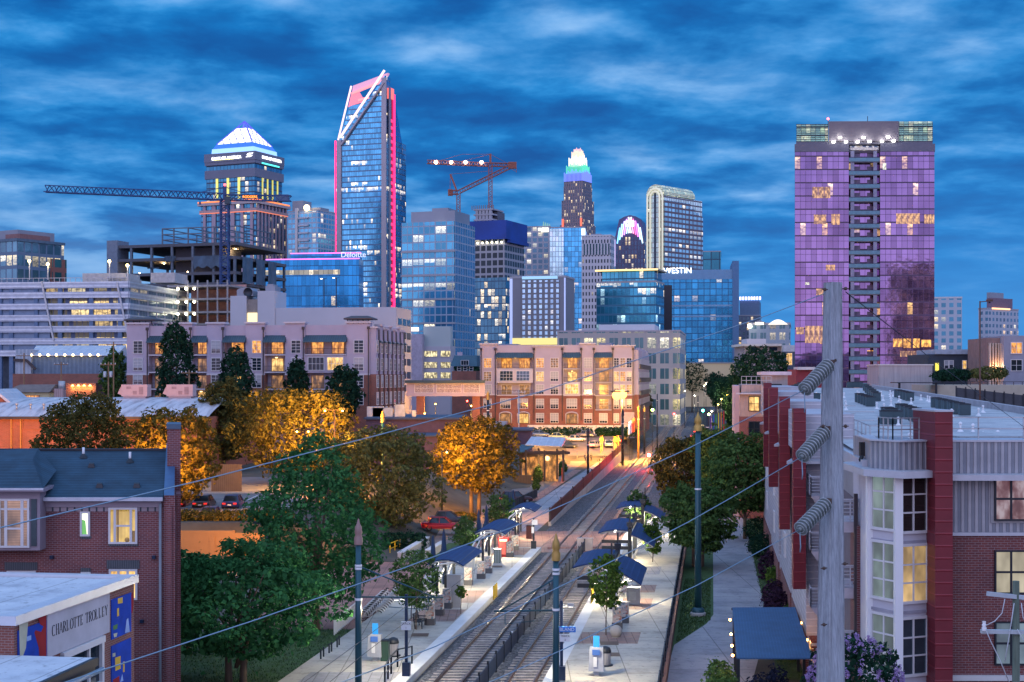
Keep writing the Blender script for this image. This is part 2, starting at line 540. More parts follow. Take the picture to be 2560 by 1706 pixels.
strip('sidewalk', M['pathslab'], 157, 300, lambda y: -24.5 + (y - 157) * .012, -19.4, .04)
strip('side_street', M['lot'], 141, 178, -62, -26, .04)
strip('street', M['asphalt'], 292, 312, -19, 160, .05)
strip('avenue', M['asphalt'], 312, 900, -1, 13, .06, 16)
strip('sidewalk', M['conc'], 312, 700, 14, 18, .16, 16)
strip('road', M['lot'], 178, 291, -62, -25.5, .04)
strip('patio', M['redpave'], 196, 262, -25.5, -24, .05)
strip('verge', M['earth'], 300, 700, -26, -19, .10, 16)
def tufts(name, y0, y1, t0, t1, n, m, h=.12):
 y = rng.uniform(y0, y1, n); tt = rng.uniform(t0, t1, n)
 if t0 > -3 and t1 < 0:
  ok = tt < -2.5 + np.clip((y - 90) / 10, 0, 1) * 2.5
  y, tt = y[ok], tt[ok]; n = len(y)
 x = tt + TT * y
 a = rng.uniform(0, 6.28, n); hh = h * rng.uniform(.5, 1.4, n); w = .03
 v = np.zeros((n, 3, 3))
 v[:, 0] = np.c_[x - w * np.cos(a), y - w * np.sin(a), np.full(n, .02)]
 v[:, 1] = np.c_[x + w * np.cos(a), y + w * np.sin(a), np.full(n, .02)]
 v[:, 2] = np.c_[x + rng.normal(0, .05, n), y + rng.normal(0, .05, n), .02 + hh]
 me = bpy.data.meshes.new(name)
 me.from_pydata(v.reshape(-1, 3).tolist(), [], [(3 * i, 3 * i + 1, 3 * i + 2) for i in range(n)])
 me.materials.append(m)
 o = bpy.data.objects.new(name, me); COL.objects.link(o)
 return tag(o, 'short green grass tufts on the lawn beside the path', 'grass', kind='stuff')
for a in ((90, 120, -2.3, -.1, 5000), (80, 165, 3.8, 6.8, 8000), (62, 96, -32, -23.8, 8000)):
 tufts('grass', *a, M['grass'])
b = MB(); b.sheet([[(x, y, 3.75) for x in (-70, -22)] for y in (134, 190)]); tag(b.build('parking_lot', M['lot'], fix=False), kind='structure')
b = MB()
for px in (538, 601, 664, 480):
 for y, l in ((157, 6.0), (140, 4.5)):
  x = PX(px, 150) + (1.3 if y < 150 else 0)
  b.box(x - .07, y - l / 2, 3.765, x + .07, y + l / 2, 3.77)
b.box(-36, 146.4, 3.765, -21, 146.6, 3.77)
b.box(-36, 163.4, 3.765, -21, 163.6, 3.77)
tag(b.build('parking_lines', M['white']), kind='structure')
b = MB(); b.sheet([[(x, y, 1.07 + .1115 * (y - 300)) for x in (-16, 23)] for y in (297, 329)]); tag(b.build('parking_lot', M['lot'], fix=False), kind='structure')
# == railway
def track(tc, label):
 root = thing('railway_track', label, 'railway track')
 yy = list(np.arange(48, 640, 8.0))
 for s in (-1, 1):
  b = MB()
  tt = tc + s * .7175 * 1.04
  for (w, z0, z1) in ((.16, .06, .09), (.03, .09, .19), (.09, .19, .24)):
   pr = []
   for y in yy:
    z = zcor(y)
    pr.append([R(y, tt - w / 2, z + z0), R(y, tt + w / 2, z + z0), R(y, tt + w / 2, z + z1), R(y, tt - w / 2, z + z1), R(y, tt - w / 2, z + z0)])
   b.sheet(pr)
  b.build('rail', M['rail'], root)
 b = MB()
 y = 48
 while y < 600:
  z = zcor(y)
  j = random.uniform(-.06, .06); w = random.uniform(.11, .14)
  p = [R(y - w, tc - 1.32 + j, z + .02), R(y - w - .0, tc + 1.32 + j, z + .02), R(y + w, tc + 1.32 + j, z + .02), R(y + w, tc - 1.32 + j, z + .02)]
  if not 141 < y < 152.5:
   b.hexa(p, [q + Vector((0, 0, .045 + random.uniform(-.008, .012))) for q in p])
  y += .78 if y < 330 else 1.5
 tag(b.build('sleepers', M['tie'], root), kind='stuff')
 return root
track(-14.6, 'left railway track of brown rails on grey sleepers beside the long platform')
track(-10.6, 'right railway track running past the blue double-winged canopies')
b = MB()
for tc in (-14.6, -10.6):
 for a, c in ((-.62, .62), (-1.7, -.86), (.86, 1.7)):
  q = [R(141, tc + a, .05), R(141, tc + c, .05), R(152.5, tc + c, .05), R(152.5, tc + a, .05)]
  b.hexa(q, [p + Vector((0, 0, .14)) for p in q])
tag(b.build('track_crossing', M['redpave']), kind='structure')
PZL = .55
def platform(name, y0, y1, t0, t1, edge):
 b = MB()
 b.hexa([R(y0, t0, 0), R(y0, t1, 0), R(y1, t1, 0), R(y1, t0, 0)], [R(y0, t0, PZL), R(y0, t1, PZL), R(y1, t1, PZL), R(y1, t0, PZL)])
 tag(b.build(name, M['slab']), kind='structure')
 b = MB()
 e0, e1 = edge
 b.hexa([R(y0, e0, PZL - .35), R(y0, e1, PZL - .35), R(y1, e1, PZL - .35), R(y1, e0, PZL - .35)], [R(y0, e0, PZL + .012), R(y0, e1, PZL + .012), R(y1, e1, PZL + .012), R(y1, e0, PZL + .012)])
 tag(b.build(name + '_edge', M['pale']), kind='structure')
platform('platform', 44, 138, -23.5, -16.62, (-17.35, -16.55))
platform('platform', 44, 166, -9.1, -2.75, (-9.18, -8.45))
for y0, y1, a, c, m in ((44, 79.5, -22.4, -17.4, 'greypave'), (44, 75.5, -8.4, -4.6, 'greypave'), (96, 101, -20.6, -17.45, 'brickpave'), (104, 110, -20.6, -17.45, 'brickpave'), (88, 92, -8.4, -4.6, 'brickpave'), (101, 106, -6.6, -4.4, 'brickpave'), (109, 113, -8.4, -4.4, 'brickpave'), (132, 137.5, -20.6, -17.45, 'brickpave'), (119, 124, -8.4, -4.4, 'greypave')):
 strip('platform_paving', M[m], y0, y1, a, c, PZL + .005, 30)
b = MB()
for px, py in ((1050, 1588), (1127, 1480), (1523, 1609), (1526, 1637), (1150, 1478), (1240, 1417)):
 p = G(px, py, PZL); b.cbox((p.x, p.y, PZL + .008), 1.1, 1.1, .012)
tag(b.build('tree_grate', mat('tree grate', (.11, .07, .05), .7)), kind='structure')
fm = linemat('navy fence panel', (.012, .03, .075), (.02, .045, .10), .12, .5, 'u', .5, .2)
root = thing('track_fence', 'low navy panel fence standing between the two railway tracks', 'fence')
i = 0
y = 52.0
while y < 138:
 b = MB(); p = R(y, -12.45, 0); b.cbox((p.x, p.y, .03), .12, .12, 1.25); b.build('post', M['dark'], root)
 b = MB(); q = R(y + 3, -12.45, 0)
 b.bar((p.x + .012, p.y + .07, .62), (q.x - .012, q.y - .07, .62), .05, .92)
 if i % 5 == 2:
  b.k = 1; b.bar((p.x - .05 + .05, p.y + .5, .75), (p.x + .09, p.y + 1.3, .75), .09, .7)
 b.build('panel', [fm, M['signwhite']], root)
 y += 3; i += 1
p = R(y, -12.45, 0); b = MB(); b.cbox((p.x, p.y, .03), .12, .12, 1.25); b.build('post', M['dark'], root)
p = R(139.5, -12.45, 0)
o = MB().cbox((0, 0, 0), 1.5, .5, 1.15).cbox((0, 0, 1.15), 1.6, .6, .1).build('warning_block', mat('pale cabinet', (.5, .42, .4), .6), loc=(p.x, p.y, .05), rz=-PHI)
tag(o, 'pale signal cabinet at the end of the track fence', 'cabinet')
def railing(name, label, pts, h, m, npost_step=2.6, rails=(1, .55, .12), z=None, fill=None, mat2=None, cat='railing', kick=None):
 root = thing(name, label, cat)
 b = MB()
 segs = []
 for a, c in zip(pts[:-1], pts[1:]):
  a = Vector(a); c = Vector(c)
  for r in rails:
   b.bar(a + Vector((0, 0, h * r)), c + Vector((0, 0, h * r)), .06, .06)
 b.build('rails', m, root)
 for a, c in zip(pts[:-1], pts[1:]):
  a = Vector(a); c = Vector(c)
  n = max(1, int(round((c - a).length / npost_step)))
  for k in range(n + 1):
   p = a.lerp(c, k / n)
   MB().cbox((0, 0, 0), .09, .09, h + .04).build('post', m, root, loc=p)
  if fill:
   MB().bar(a + Vector((0, 0, h * .5 + .02)), c + Vector((0, 0, h * .5 + .02)), .02, h * .84).build('infill', fill, root)
 return root
dkmesh = mat('dark mesh', (.02, .022, .03), .7)
railing('platform_railing', 'long dark railing along the outer edge of the right platform', [R(y, -2.72, PZL) for y in (46, 70, 95, 120, 145, 165)], 1.15, M['dark'], 4, (1, .8, .5, .15), fill=dkmesh)
b = MB(); b.hexa([R(44, -2.74, 0), R(44, -2.52, 0), R(166, -2.52, 0), R(166, -2.74, 0)], [R(44, -2.74, .5), R(44, -2.52, .5), R(166, -2.52, .5), R(166, -2.74, .5)])
tag(b.build('platform_kerb', mat('rusty kerb', (.2, .10, .075), .8)), kind='structure')
root = thing('retaining_wall', 'low concrete wall left of the tracks carrying a red-brown picket fence', 'wall')
b = MB(); b2 = MB()
redf = linemat('red picket fence', (.05, .01, .01), (.12, .022, .022), .22, .5, 'u', .6)
wy = [163, 175, 190, 205, 220, 235, 250, 265, 280, 290]
for y0, y1 in zip(wy[:-1], wy[1:]):
 h0 = .5 + (y0 - 163) * .012; h1 = .5 + (y1 - 163) * .012
 b.hexa([R(y0, -18.75, 0), R(y0, -18.45, 0), R(y1, -18.45, 0), R(y1, -18.75, 0)], [R(y0, -18.75, h0), R(y0, -18.45, h0), R(y1, -18.45, h1), R(y1, -18.75, h1)])
 b2.hexa([R(y0, -18.63, h0), R(y0, -18.55, h0), R(y1, -18.55, h1), R(y1, -18.63, h1)], [R(y0, -18.63, h0 + 1.5), R(y0, -18.55, h0 + 1.5), R(y1, -18.55, h1 + 1.5), R(y1, -18.63, h1 + 1.5)])
b.build('wall', M['conc'], root)
b2.build('picket_fence', redf, root)
for y in wy:
 h0 = .5 + (y - 163) * .012
 MB().cbox((0, 0, 0), .16, .16, 1.7).build('post', M['dark'], root, loc=R(y, -18.6, h0))
# == station shelters
roofm = linemat('blue canopy roof', (.005, .035, .125), (.009, .048, .155), .42, .75, 'u', .75, 0, .4, .03)
ribm = mat('pale canopy rib', (.62, .61, .58), .5, var=.06)
tube_on = emat('shelter light tube', (1, .95, .82), 14)
def arch(x0, x1, n, fz, y0, y1, th):
 b = MB()
 xs = [x0 + (x1 - x0) * i / n for i in range(n + 1)]
 top = [[(x, y0, fz(x) + th) for x in xs], [(x, y1, fz(x) + th) for x in xs]]
 bot = [[(x, y0, fz(x)) for x in xs], [(x, y1, fz(x)) for x in xs]]
 b.sheet(top, True); b.sheet(bot, True)
 b.sheet([top[0], bot[0]]); b.sheet([top[1], bot[1]])
 b.quad(top[0][0], top[1][0], bot[1][0], bot[0][0]); b.quad(top[0][-1], top[1][-1], bot[1][-1], bot[0][-1])
 return b
def wing_shelter(y0, y1, label):
 o = R(y0, -7.45, PZL)
 root = thing('platform_shelter', label, 'shelter', o, -PHI, 'double-winged canopies of the right platform')
 L = y1 - y0
 fz = lambda x: 3.25 - .115 * (x + .75) ** 2
 arch(-2.4, .15, 9, fz, 0, L, .09).build('canopy', roofm, root)
 fz2 = lambda x: 3.05 - .115 * (x + .75) ** 2
 arch(.45, 2.45, 8, fz2, -.35, L - .1, .09).build('canopy', roofm, root)
 for k in range(4):
  y = .25 + k * (L - .6) / 3
  b = MB(); b.path([(x, y, fz(x) - .1) for x in np.linspace(-2.3, .1, 9)], .055, 6)
  b.path([(x, y, fz2(x) - .12) for x in np.linspace(.5, 2.35, 8)] , .065, 6)
  b.path([(2.35, y, fz2(2.35) - .12), (1.5, y - .1, fz2(1.5) - .75), (.7, y - .2, 1.2), (.45, y - .2, 0)], .055, 6)
  b.build('rib', ribm, root)
 for y in (.8, L - 1.0):
  MB().cbox((.3, y, 0), .34, .34, 3.55).build('column', M['dark'], root)
  MB().cbox((.3, y, 3.55), .5, .5, .35).cbox((.3, y, 3.9), .12, .12, .8).build('column_cap', M['dark'], root)
 MB().bar((.3, -.2, 3.25), (.3, L, 3.25), .22, .3).build('ridge_beam', M['dark'], root)
 MB().bar((-2.1, .3, 2.25), (.2, .3, 2.25), .12, .28).bar((-2.1, .3, 1.7), (.2, .3, 1.7), .12, .3).build('cross_beam', M['dark'], root)
 for y in (1.2, L * .55):
  MB().cbox((-1.0, y, fz(-1.0) - .22), .12, 1.3, .07).build('light_tube', tube_on, root)
 lamp('shelter_lamp', (-.9, L * .5, 2.5), (1, .84, .58), 850, root, .3)
 lamp('shelter_lamp', (1.4, L * .4, 2.0), (1, .84, .58), 700, root, .3)
 return root
wing_shelter(100.5, 109, 'blue double-winged canopy nearest the viewer, partly behind the lit young tree')
wing_shelter(123, 133, 'blue double-winged canopy in the middle of the right platform')
wing_shelter(146, 153, 'farthest double-winged canopy, half hidden by a round tree')
def curve_shelter(y0, y1, label):
 o = R(y0, -19.6, PZL)
 root = thing('platform_shelter', label, 'shelter', o, -PHI, 'arched canopies of the left platform')
 L = y1 - y0
 fz = lambda x: 3.0 - .22 * (x + .1) ** 2
 arch(-1.45, 1.3, 10, fz, 0, L, .09).build('canopy', roofm, root)
 for k in range(4):
  y = .15 + k * (L - .4) / 3
  b = MB(); b.path([(x, y, fz(x) - .09) for x in np.linspace(-1.4, 1.25, 9)], .05, 6)
  b.build('rib', ribm, root)
 b = MB()
 for y in (-.1, L + .1):
  b.path([(-1.7, y - 3.2, .0), (-1.55, y - 2.6, 1.1), (-1.1, y - 1.5, 2.2), (-.4, y - .3, 2.75), (.9, y + .3, 2.85)], .075, 7)
  b.path([(-1.15, y - 2.4, .0), (-1.1, y - 1.9, 1.2), (-.8, y - 1.0, 2.2), (-.2, y, 2.7)], .06, 7)
 b.build('curved_arm', ribm, root)
 for y in (.9, L * .5, L - .9):
  MB().cbox((-.85, y, 0), .2, .2, 2.75).build('column', M['dark'], root)
 for y in (L * .45, L * .95):
  MB().lathe([(.34, 0), (.34, .5), (.24, .52), (.10, 2.1), (.03, 2.3)], 4, (-1.75, y, 2.1)).cbox((-1.75, y, 0), .2, .2, 2.1).build('spire', M['navy'], root)
 MB().cbox((-.2, L * .5, 2.72), .12, 2.4, .06).build('light_tube', tube_on, root)
 lamp('shelter_lamp', (-.1, L * .5, 2.35), (1, .84, .58), 1000, root, .3)
 return root
curve_shelter(104.8, 113.6, 'arched blue canopy nearest the viewer on the left platform')
curve_shelter(126, 135, 'arched blue canopy above the red vending machine')
curve_shelter(147, 153, 'farthest arched blue canopy beyond the paved crossing')
# == small station furniture
def mosaic(name):
 m, t, b = newmat(name)
 oc = t.n('ShaderNodeTexCoord').outputs['Object']
 vo = t.n('ShaderNodeTexVoronoi'); t.put(vo.inputs['Vector'], oc); vo.inputs['Scale'].default_value = 7
 sc = t.n('ShaderNodeSeparateColor'); t.put(sc.inputs[0], vo.outputs['Color'])
 t.put(b.inputs['Base Color'], t.ramp(sc.outputs[1], [(0, (.12, .2, .25)), (.25, (.5, .47, .42)), (.6, (.62, .5, .45)), (.8, (.35, .14, .1)), (1, (.6, .62, .6))]))
 b.inputs['Roughness'].default_value = .35
 return m
mos = mosaic('mosaic tile')
first = None
for i, (px, py, h, w) in enumerate(((1075, 1562, 1.2, .7), (1098, 1538, 1.1, .6), (1118, 1521, 1.35, .6), (1171, 1463, 1.3, .6), (1203, 1447, 1.2, .5), (1220, 1433, 1.1, .5), (1275, 1393, 1.1, .5), (1288, 1376, 1.2, .5), (1560, 1557, 1.4, .5), (1543, 1572, 1.3, .5))):
 p = G(px, py, PZL)
 if first is None:
  first = r = thing('mosaic_pillar', '', 'pillar', p, -PHI, 'mosaic pillars on the platforms')
  MB().cbox((0, 0, 0), .68, .5, .42).build('base', mat('dark plinth', (.09, .09, .10), .7), r)
  MB().cbox((0, 0, .42), .6, .42, 1.0).build('shaft', mos, r)
 else:
  r = dup(first, p)
 r['label'] = ['mosaic tiled pillar beside the small bench on the left platform', 'second mosaic pillar, just behind the one beside the small bench', 'mosaic pillar in front of the tall concrete panel', 'mosaic pillar under the near edge of the first arched canopy', 'mosaic pillar under the middle of the first arched canopy',
    'mosaic pillar behind the first arched canopy', 'mosaic pillar just right of the red vending machine', 'last mosaic pillar before the paved crossing', 'mosaic pillar below the nearest double-winged canopy', 'mosaic pillar beside the stone ball'][i]
p = G(1135, 1519, PZL)
tag(MB().cbox((0, 0, 0), 1.0, .25, 2.3).cbox((0, 0, 2.3), 1.06, .3, .06).build('concrete_panel', M['conc'], loc=p, rz=-PHI), 'tall plain concrete panel standing on the left platform', 'panel')
def kiosk(px, py, label):
 p = G(px, py, PZL)
 r = thing('ticket_kiosk', label, 'kiosk', p, -.12, 'ticket kiosks')
 MB().cbox((0, .02, 0), .3, .25, .25).hexa([(-.42, -.3, .25), (.42, -.3, .25), (.42, .3, .25), (-.42, .3, .25)], [(-.36, -.18, 1.55), (.36, -.18, 1.55), (.36, .25, 1.55), (-.36, .25, 1.55)]).build('body', mat('kiosk grey', (.42, .45, .5), .4, .3), r)
 MB().cbox((0, -.27, 1.15), .42, .06, .3).build('screen', emat('kiosk screen', (.05, .12, .35), .8), r)
 MB().cbox((-.05, -.30, .5), .2, .05, .55).build('instruction_plate', M['signwhite'], r)
 MB().cbox((0, 0, 1.55), .34, .08, .62).build('top_sign', emat('kiosk blue sign', (.03, .3, .75), .55), r)
 return r
kiosk(938, 1652, 'grey ticket kiosk with blue top sign on the left platform')
kiosk(1491, 1688, 'grey ticket kiosk with blue top sign on the right platform')
def bin_(px, py, label):
 p = G(px, py, PZL)
 r = thing('litter_bin', label, 'bin', p, 0, 'round litter bins')
 MB().lathe([(.30, 0), (.33, .05), (.31, .5), (.33, .75)], 14).build('body', linemat('bin slats', (.25, .25, .28), (.42, .42, .46), .08), r)
 MB().lathe([(.35, .75), (.35, .85), (.28, 1.02), (.1, 1.1), (.01, 1.11)], 14).build('lid', M['dark'], r)
 MB().lathe([(.45, .0), (.45, .06), (.3, .07)], 14).build('base', M['dark'], r)
 return r
bin_(983, 1640, 'round dark-lidded litter bin beside the left ticket kiosk')
bin_(1513, 1664, 'round dark-lidded litter bin beside the right ticket kiosk')
p = G(963, 1652, PZL)
r = thing('recycling_box', 'dark green recycling box between the left kiosk and its bin', 'bin', p, -.1)
MB().cbox((0, 0, 0), .45, .45, 1.15).build('body', mat('dark green', (.02, .06, .045), .5), r)
MB().cbox((0, 0, 1.15), .5, .5, .08).build('lid', M['dark'], r)
def signpost(px, py, h, label, signs, armx):
 p = G(px, py, PZL)
 r = thing('sign_post', label, 'sign post', p, -.08)
 MB().cbox((0, 0, 0), .42, .42, .75).build('base', M['navy'], r)
 MB().cbox((0, 0, .75), .16, .16, h - .75).build('post', M['navy'], r)
 for (w, hh, z, m, txt, tm, sz, ox) in signs:
  s = MB().cbox((ox, -.12, z), w, .05, hh).build('sign', m, r)
  n = len(txt)
  for i, l in enumerate(txt):
   text('lettering', l, sz, tm, s, (ox, -.155, z + hh * (n - 1 - i + .25) / n), (PI / 2, 0, 0), .004)
 q = MB().bar((0, 0, h - .35), (armx, 0, h - .2), .05).cbox((armx, 0, h - .3), .34, .3, .16).build('lamp_head', M['steel'], r)
 MB().cbox((armx, 0, h - .32), .24, .22, .03).build('lens', emat('sign lamp', (1, .95, .85), 5), q)
 lamp('sign_lamp', (armx, 0, h - .45), (1, .84, .58), 1000, r, .12)
 return r
signpost(1016, 1690, 4.5, 'navy sign post with white TRACK 1 sign on the left platform', [(.55, .48, 2.55, M['signwhite'], ('TRACK', '1'), M['ink'], .17, 0)], -.55)
signpost(1404, 1700, 4.3, 'navy sign post with blue BLAND sign and white TRACK 2 sign', [(.95, .30, 2.62, M['signblue'], ('BLAND',), M['signwhite'], .25, .3), (.6, .42, 2.1, M['signwhite'], ('TRACK', '2'), M['ink'], .16, .2)], .5)
p = G(1261, 1392, PZL)
r = thing('vending_machine', 'red drinks vending machine under the second arched canopy', 'vending machine', p, -.2)
MB().cbox((0, 0, 0), .95, .8, 1.75).build('body', mat('red machine', (.42, .02, .02), .35), r)
MB().cbox((-.1, -.42, .25), .6, .05, 1.3).build('front_panel', emat('vending front', (1, .25, .18), .5, (.5, .05, .04)), r)
MB().cbox((0, -.44, 1.45), .7, .05, .2).build('header', emat('vending header', (1, .7, .5), 1.2), r)
p = G(1244, 1407, PZL)
r = thing('recycling_box', 'green and grey litter box left of the red vending machine', 'bin', p, -.2)
MB().cbox((0, 0, 0), .6, .55, 1.15).build('body', linemat('slatted box', (.10, .16, .14), (.3, .33, .33), .15), r)
MB().cbox((0, 0, 1.15), .66, .6, .08).build('lid', M['dark'], r)
p = G(1323, 1346, .1)
r = thing('information_box', 'dark red information cabinet on the crossing paving', 'cabinet', p, -.2)
MB().cbox((0, 0, 0), .55, .5, 1.3).build('body', mat('dark red cabinet', (.12, .035, .03), .5), r)
MB().cbox((0, 0, 1.3), .62, .56, .08).build('lid', M['dark'], r)
p = G(1334, 1372, PZL)
r = thing('sign_post', 'dark post with white sign boxes at the end of the left platform', 'sign post', p, 0)
MB().cbox((0, 0, 0), .5, .5, .75).build('base', M['dark'], r)
MB().cbox((0, 0, .75), .16, .16, 2.2).build('post', M['dark'], r)
MB().cbox((.1, -.12, 2.3), .55, .06, .5).cbox((-.08, -.12, 1.5), .25, .06, .6).build('sign', M['signwhite'], r)
def gate(px, py, label):
 p = G(px, py, PZL)
 r = thing('boarding_barrier', label, 'barrier', p, PI / 2 - PHI, 'yellow barriers on the platform edges')
 MB().box(-.75, -.04, .12, .75, .04, 1.0).build('panel', linemat('yellow slats', (.75, .47, .01), (.6, .36, .01), .22, .7), r)
 for x in (-.75, 0, .75): MB().cbox((x, 0, 0), .07, .1, 1.05).build('post', M['yellow'], r)
gate(1238, 1496, 'yellow boarding barrier on the edge of the left platform')
gate(1481, 1506, 'yellow boarding barrier on the edge of the right platform')
p = G(1540, 1594, PZL)
tag(MB().ball((0, 0, .39), .4, 20, 12).lathe([(.25, 0), (.2, .04)], 12).build('stone_ball', mat('stone ball', (.42, .40, .36), .8, bmp=.3), loc=p), 'big round stone ball on the right platform', 'stone ball')
p = G(1584, 1511, PZL)
r = thing('equipment_cabinet', 'grey equipment cabinet below the nearest double-winged canopy', 'cabinet', p, -PHI)
MB().cbox((0, 0, 0), .95, .7, 1.25).build('body', mat('cabinet grey', (.36, .38, .38), .5), r)
MB().cbox((-.05, -.36, .35), .5, .03, .6).build('door', mat('cabinet door', (.45, .5, .48), .5), r)
def bench(px, py, label, rz):
 p = G(px, py, PZL)
 r = thing('metal_bench', label, 'bench', p, rz)
 b = MB()
 for k in range(5): b.box(-.8, -.25 + k * .11, .43, .8, -.17 + k * .11, .47)
 b.build('seat', M['dark'], r)
 b = MB()
 for k in range(4): b.box(-.8, .29 + k * .02, .55 + k * .11, .8, .33 + k * .02, .63 + k * .11)
 b.build('backrest', M['dark'], r)
 for x in (-.7, .7):
  MB().bar((x, -.22, 0), (x, -.22, .43), .06).bar((x, .24, 0), (x, .38, 1.0), .06).bar((x, -.22, .62), (x, .3, .62), .05).build('leg', M['dark'], r)
bench(1052, 1568, 'small black slatted bench on the left platform', PI / 2 - PHI)
pts = [G(962, 1712, PZL), G(978, 1685, PZL), G(994, 1668, PZL), G(1030, 1660, PZL)]
railing('handrail', 'thin black handrail in front of the left sign post', pts, 1.0, M['dark'], 1.3, (1, .5))
bl = None
for i, (px, py) in enumerate(((802, 1670), (809, 1664), (823, 1655), (829, 1651), (843, 1640), (848, 1634))):
 p = G(px, py, .03)
 o = MB().cbox((0, 0, 0), .09, .09, 1.0).lathe([(.08, 1.0), (.05, 1.08), (.01, 1.1)], 8).build('bollard', M['dark'], loc=p) if bl is None else bl.copy()
 if bl is None: bl = o
 else: COL.objects.link(o); o.location = p
 tag(o, 'thin black bollard on the lawn edge, %s of the row counted from the near end' % ('first second third fourth fifth sixth'.split()[i]), 'bollard', 'black bollards along the lawn')
for a, c, h, lab in (((1000, 1408), (1068, 1366), .9, 'low concrete planter wall left of the arched canopies, lit orange'), ((1068, 1396), (1108, 1372), .7, 'short concrete planter wall beside the navy spires')):
 p, q = G(*a, .05), G(*c, .05)
 o = thing('planter_wall', lab, 'planter wall')
 MB().bar(p + Vector((0, 0, h / 2)), q + Vector((0, 0, h / 2)), .45, h).build('wall', M['conc'], o)
 MB().bar(p + Vector((0, 0, h + .04)), q + Vector((0, 0, h + .04)), .55, .08).build('coping', M['pale'], o)
railing('handrail', 'yellow handrail beside the planter wall under the big tree', [G(975, 1385, .1), G(1011, 1370, .1)], 1.0, M['yellow'], 1.8, (1, .5))
def bicycle():
 r = thing('bicycle', 'white share bicycle with black saddle', 'bicycle')
 for x in (-.52, .52):
  b = MB()
  ring = [(x + .33 * math.cos(a), 0, .34 + .33 * math.sin(a)) for a in np.linspace(0, 2 * PI, 17)]
  b.path(ring, .028, 5)
  w = b.build('wheel', M['black'], r)
  b = MB()
  for a in np.linspace(0, PI, 6)[:-1]:
   b.bar((x + .31 * math.cos(a), 0, .34 + .31 * math.sin(a)), (x - .31 * math.cos(a), 0, .34 - .31 * math.sin(a)), .012)
  b.build('spokes', M['steel'], w)
  b = MB(); b.path([(x + .39 * math.cos(a), 0, .34 + .39 * math.sin(a)) for a in np.linspace(.2, PI - .2, 9)], .035, 4)
  b.build('mudguard', M['white'], r)
 b = MB()
 for p, q in (((-.52, 0, .34), (-.1, 0, .3)), ((-.1, 0, .3), (.4, 0, .72)), ((-.1, 0, .3), (-.22, 0, .85)), ((-.52, 0, .34), (-.2, 0, .75)), ((.52, 0, .34), (.36, 0, 1.0))):
  b.tube(p, q, .035, n=6)
 b.build('frame', M['white'], r)
 MB().lathe([(.02, 0), (.13, .03), (.12, .08), (.01, .1)], 8, (-.24, 0, .84)).build('saddle', M['black'], r)
 MB().path([(.3, -.28, 1.03), (.38, -.1, 1.02), (.38, .1, 1.02), (.3, .28, 1.03)], .02, 5).build('handlebar', M['black'], r)
 MB().cbox((.58, 0, .75), .26, .3, .2).build('basket', M['steel'], r)
 return r
bk = bicycle()
for i in range(12):
 k = i / 11
 p = P(930, 1549, 100).lerp(P(1004, 1483, 113), 0) if False else G(926 + 50 * k, 1552 - 52 * k, .05)
 if i == 0: bk.location = p; bk.rotation_euler[2] = .25; o = bk
 else: o = dup(bk, p, .25 + random.uniform(-.06, .06))
 tag(o, 'white share bicycle parked in the dense row beside the teal pole', 'bicycle', 'share bicycles in the rack')
railing('bike_dock_rail', 'white docking rail in front of the parked share bicycles', [G(836, 1588, .05), G(905, 1530, .05)], 1.0, M['white'], .5, (1, .1))
# == skyline
def corner(pa, pb, pc, d, phi, dmax=70):
 """a block whose near corner is seen at pixel column pb: front runs left to pa, side runs back to pc"""
 s, c = math.sin(phi), math.cos(phi)
 ka, xb, kc = (pa - CX) / F, PX(pb, d), (pc - CX) / F
 w = (xb - ka * d) / (c + ka * s)
 dd = (kc * d - xb) / max(.02, s - kc * c)
 return (xb, d, 0), -phi, w, max(8, min(dmax, dd))
class Bld:
 def __init__(s, name, label, pa, pb, pc, d, phi=.2, dmax=70, cat='building', group=None):
  s.loc, s.rz, s.w, s.dp = corner(pa, pb, pc, d, phi, dmax)
  s.d = d
  s.root = thing(name, label, cat, s.loc, s.rz, group)
 def z(s, py): return PZ(py, s.d)
 def x(s, px):                       # local x on the front plane for a pixel column
  c, sn = math.cos(-s.rz), math.sin(-s.rz)
  k = (px - CX) / F
  w = (s.loc[0] - k * s.d) / (c + k * sn)
  return -w
 def body(s, name, m, z0, z1, x0=None, x1=0, y0=0, y1=None):
  return MB().box(s.w * -1 if x0 is None else x0, y0, z0, x1, s.dp if y1 is None else y1, z1).build(name, m, s.root)
 def mb(s, name, m, b): return b.build(name, m, s.root)
stone = mat('lilac stone', (.40, .36, .40), .7, var=.1, scale=.05)
greyst = mat('grey stone', (.32, .33, .37), .7, var=.12, scale=.05)
greym = mat('grey metal panel', (.24, .27, .33), .5, .3, var=.12, scale=.05)
whitest = mat('white stone', (.55, .55, .58), .7, var=.08, scale=.05)
roofgrey = mat('roof grey', (.22, .23, .26), .8, var=.15, scale=.1)
# ---- tower with the lit pyramid
B = Bld('pyramid_tower', 'stone and glass tower topped by a glowing white and blue pyramid', 503, 640, 718, 1000, .42, 60, 'skyscraper')
fg = facade('pyramid glass', 3.0, 4.0, (.025, .06, .12), (.05, .17, .30), .10, .03, (.06, .94), (.22, .98), estr=1.3, metal=.7)
zs, zt = B.z(500), B.z(376)
B.body('lower_shaft', fg, 0, zs)
ox = B.w * .06; oy = B.dp * .06
B.body('upper_shaft', fg, zs, zt, -B.w + ox, -ox, oy, B.dp - oy)
dkst = mat('dark slate stone', (.15, .17, .24), .7, var=.1, scale=.05)
pk = mat('pink granite pier', (.36, .28, .34), .7, var=.1, scale=.05)
for i in range(6):
 x = -B.w * (.93 - .86 * i / 5)
 wd = 3.2 if i in (1, 2, 3) else 2.2
 MB().box(x - wd / 2, -.9, 0, x + wd / 2, .02, zs).build('pier', pk, B.root)
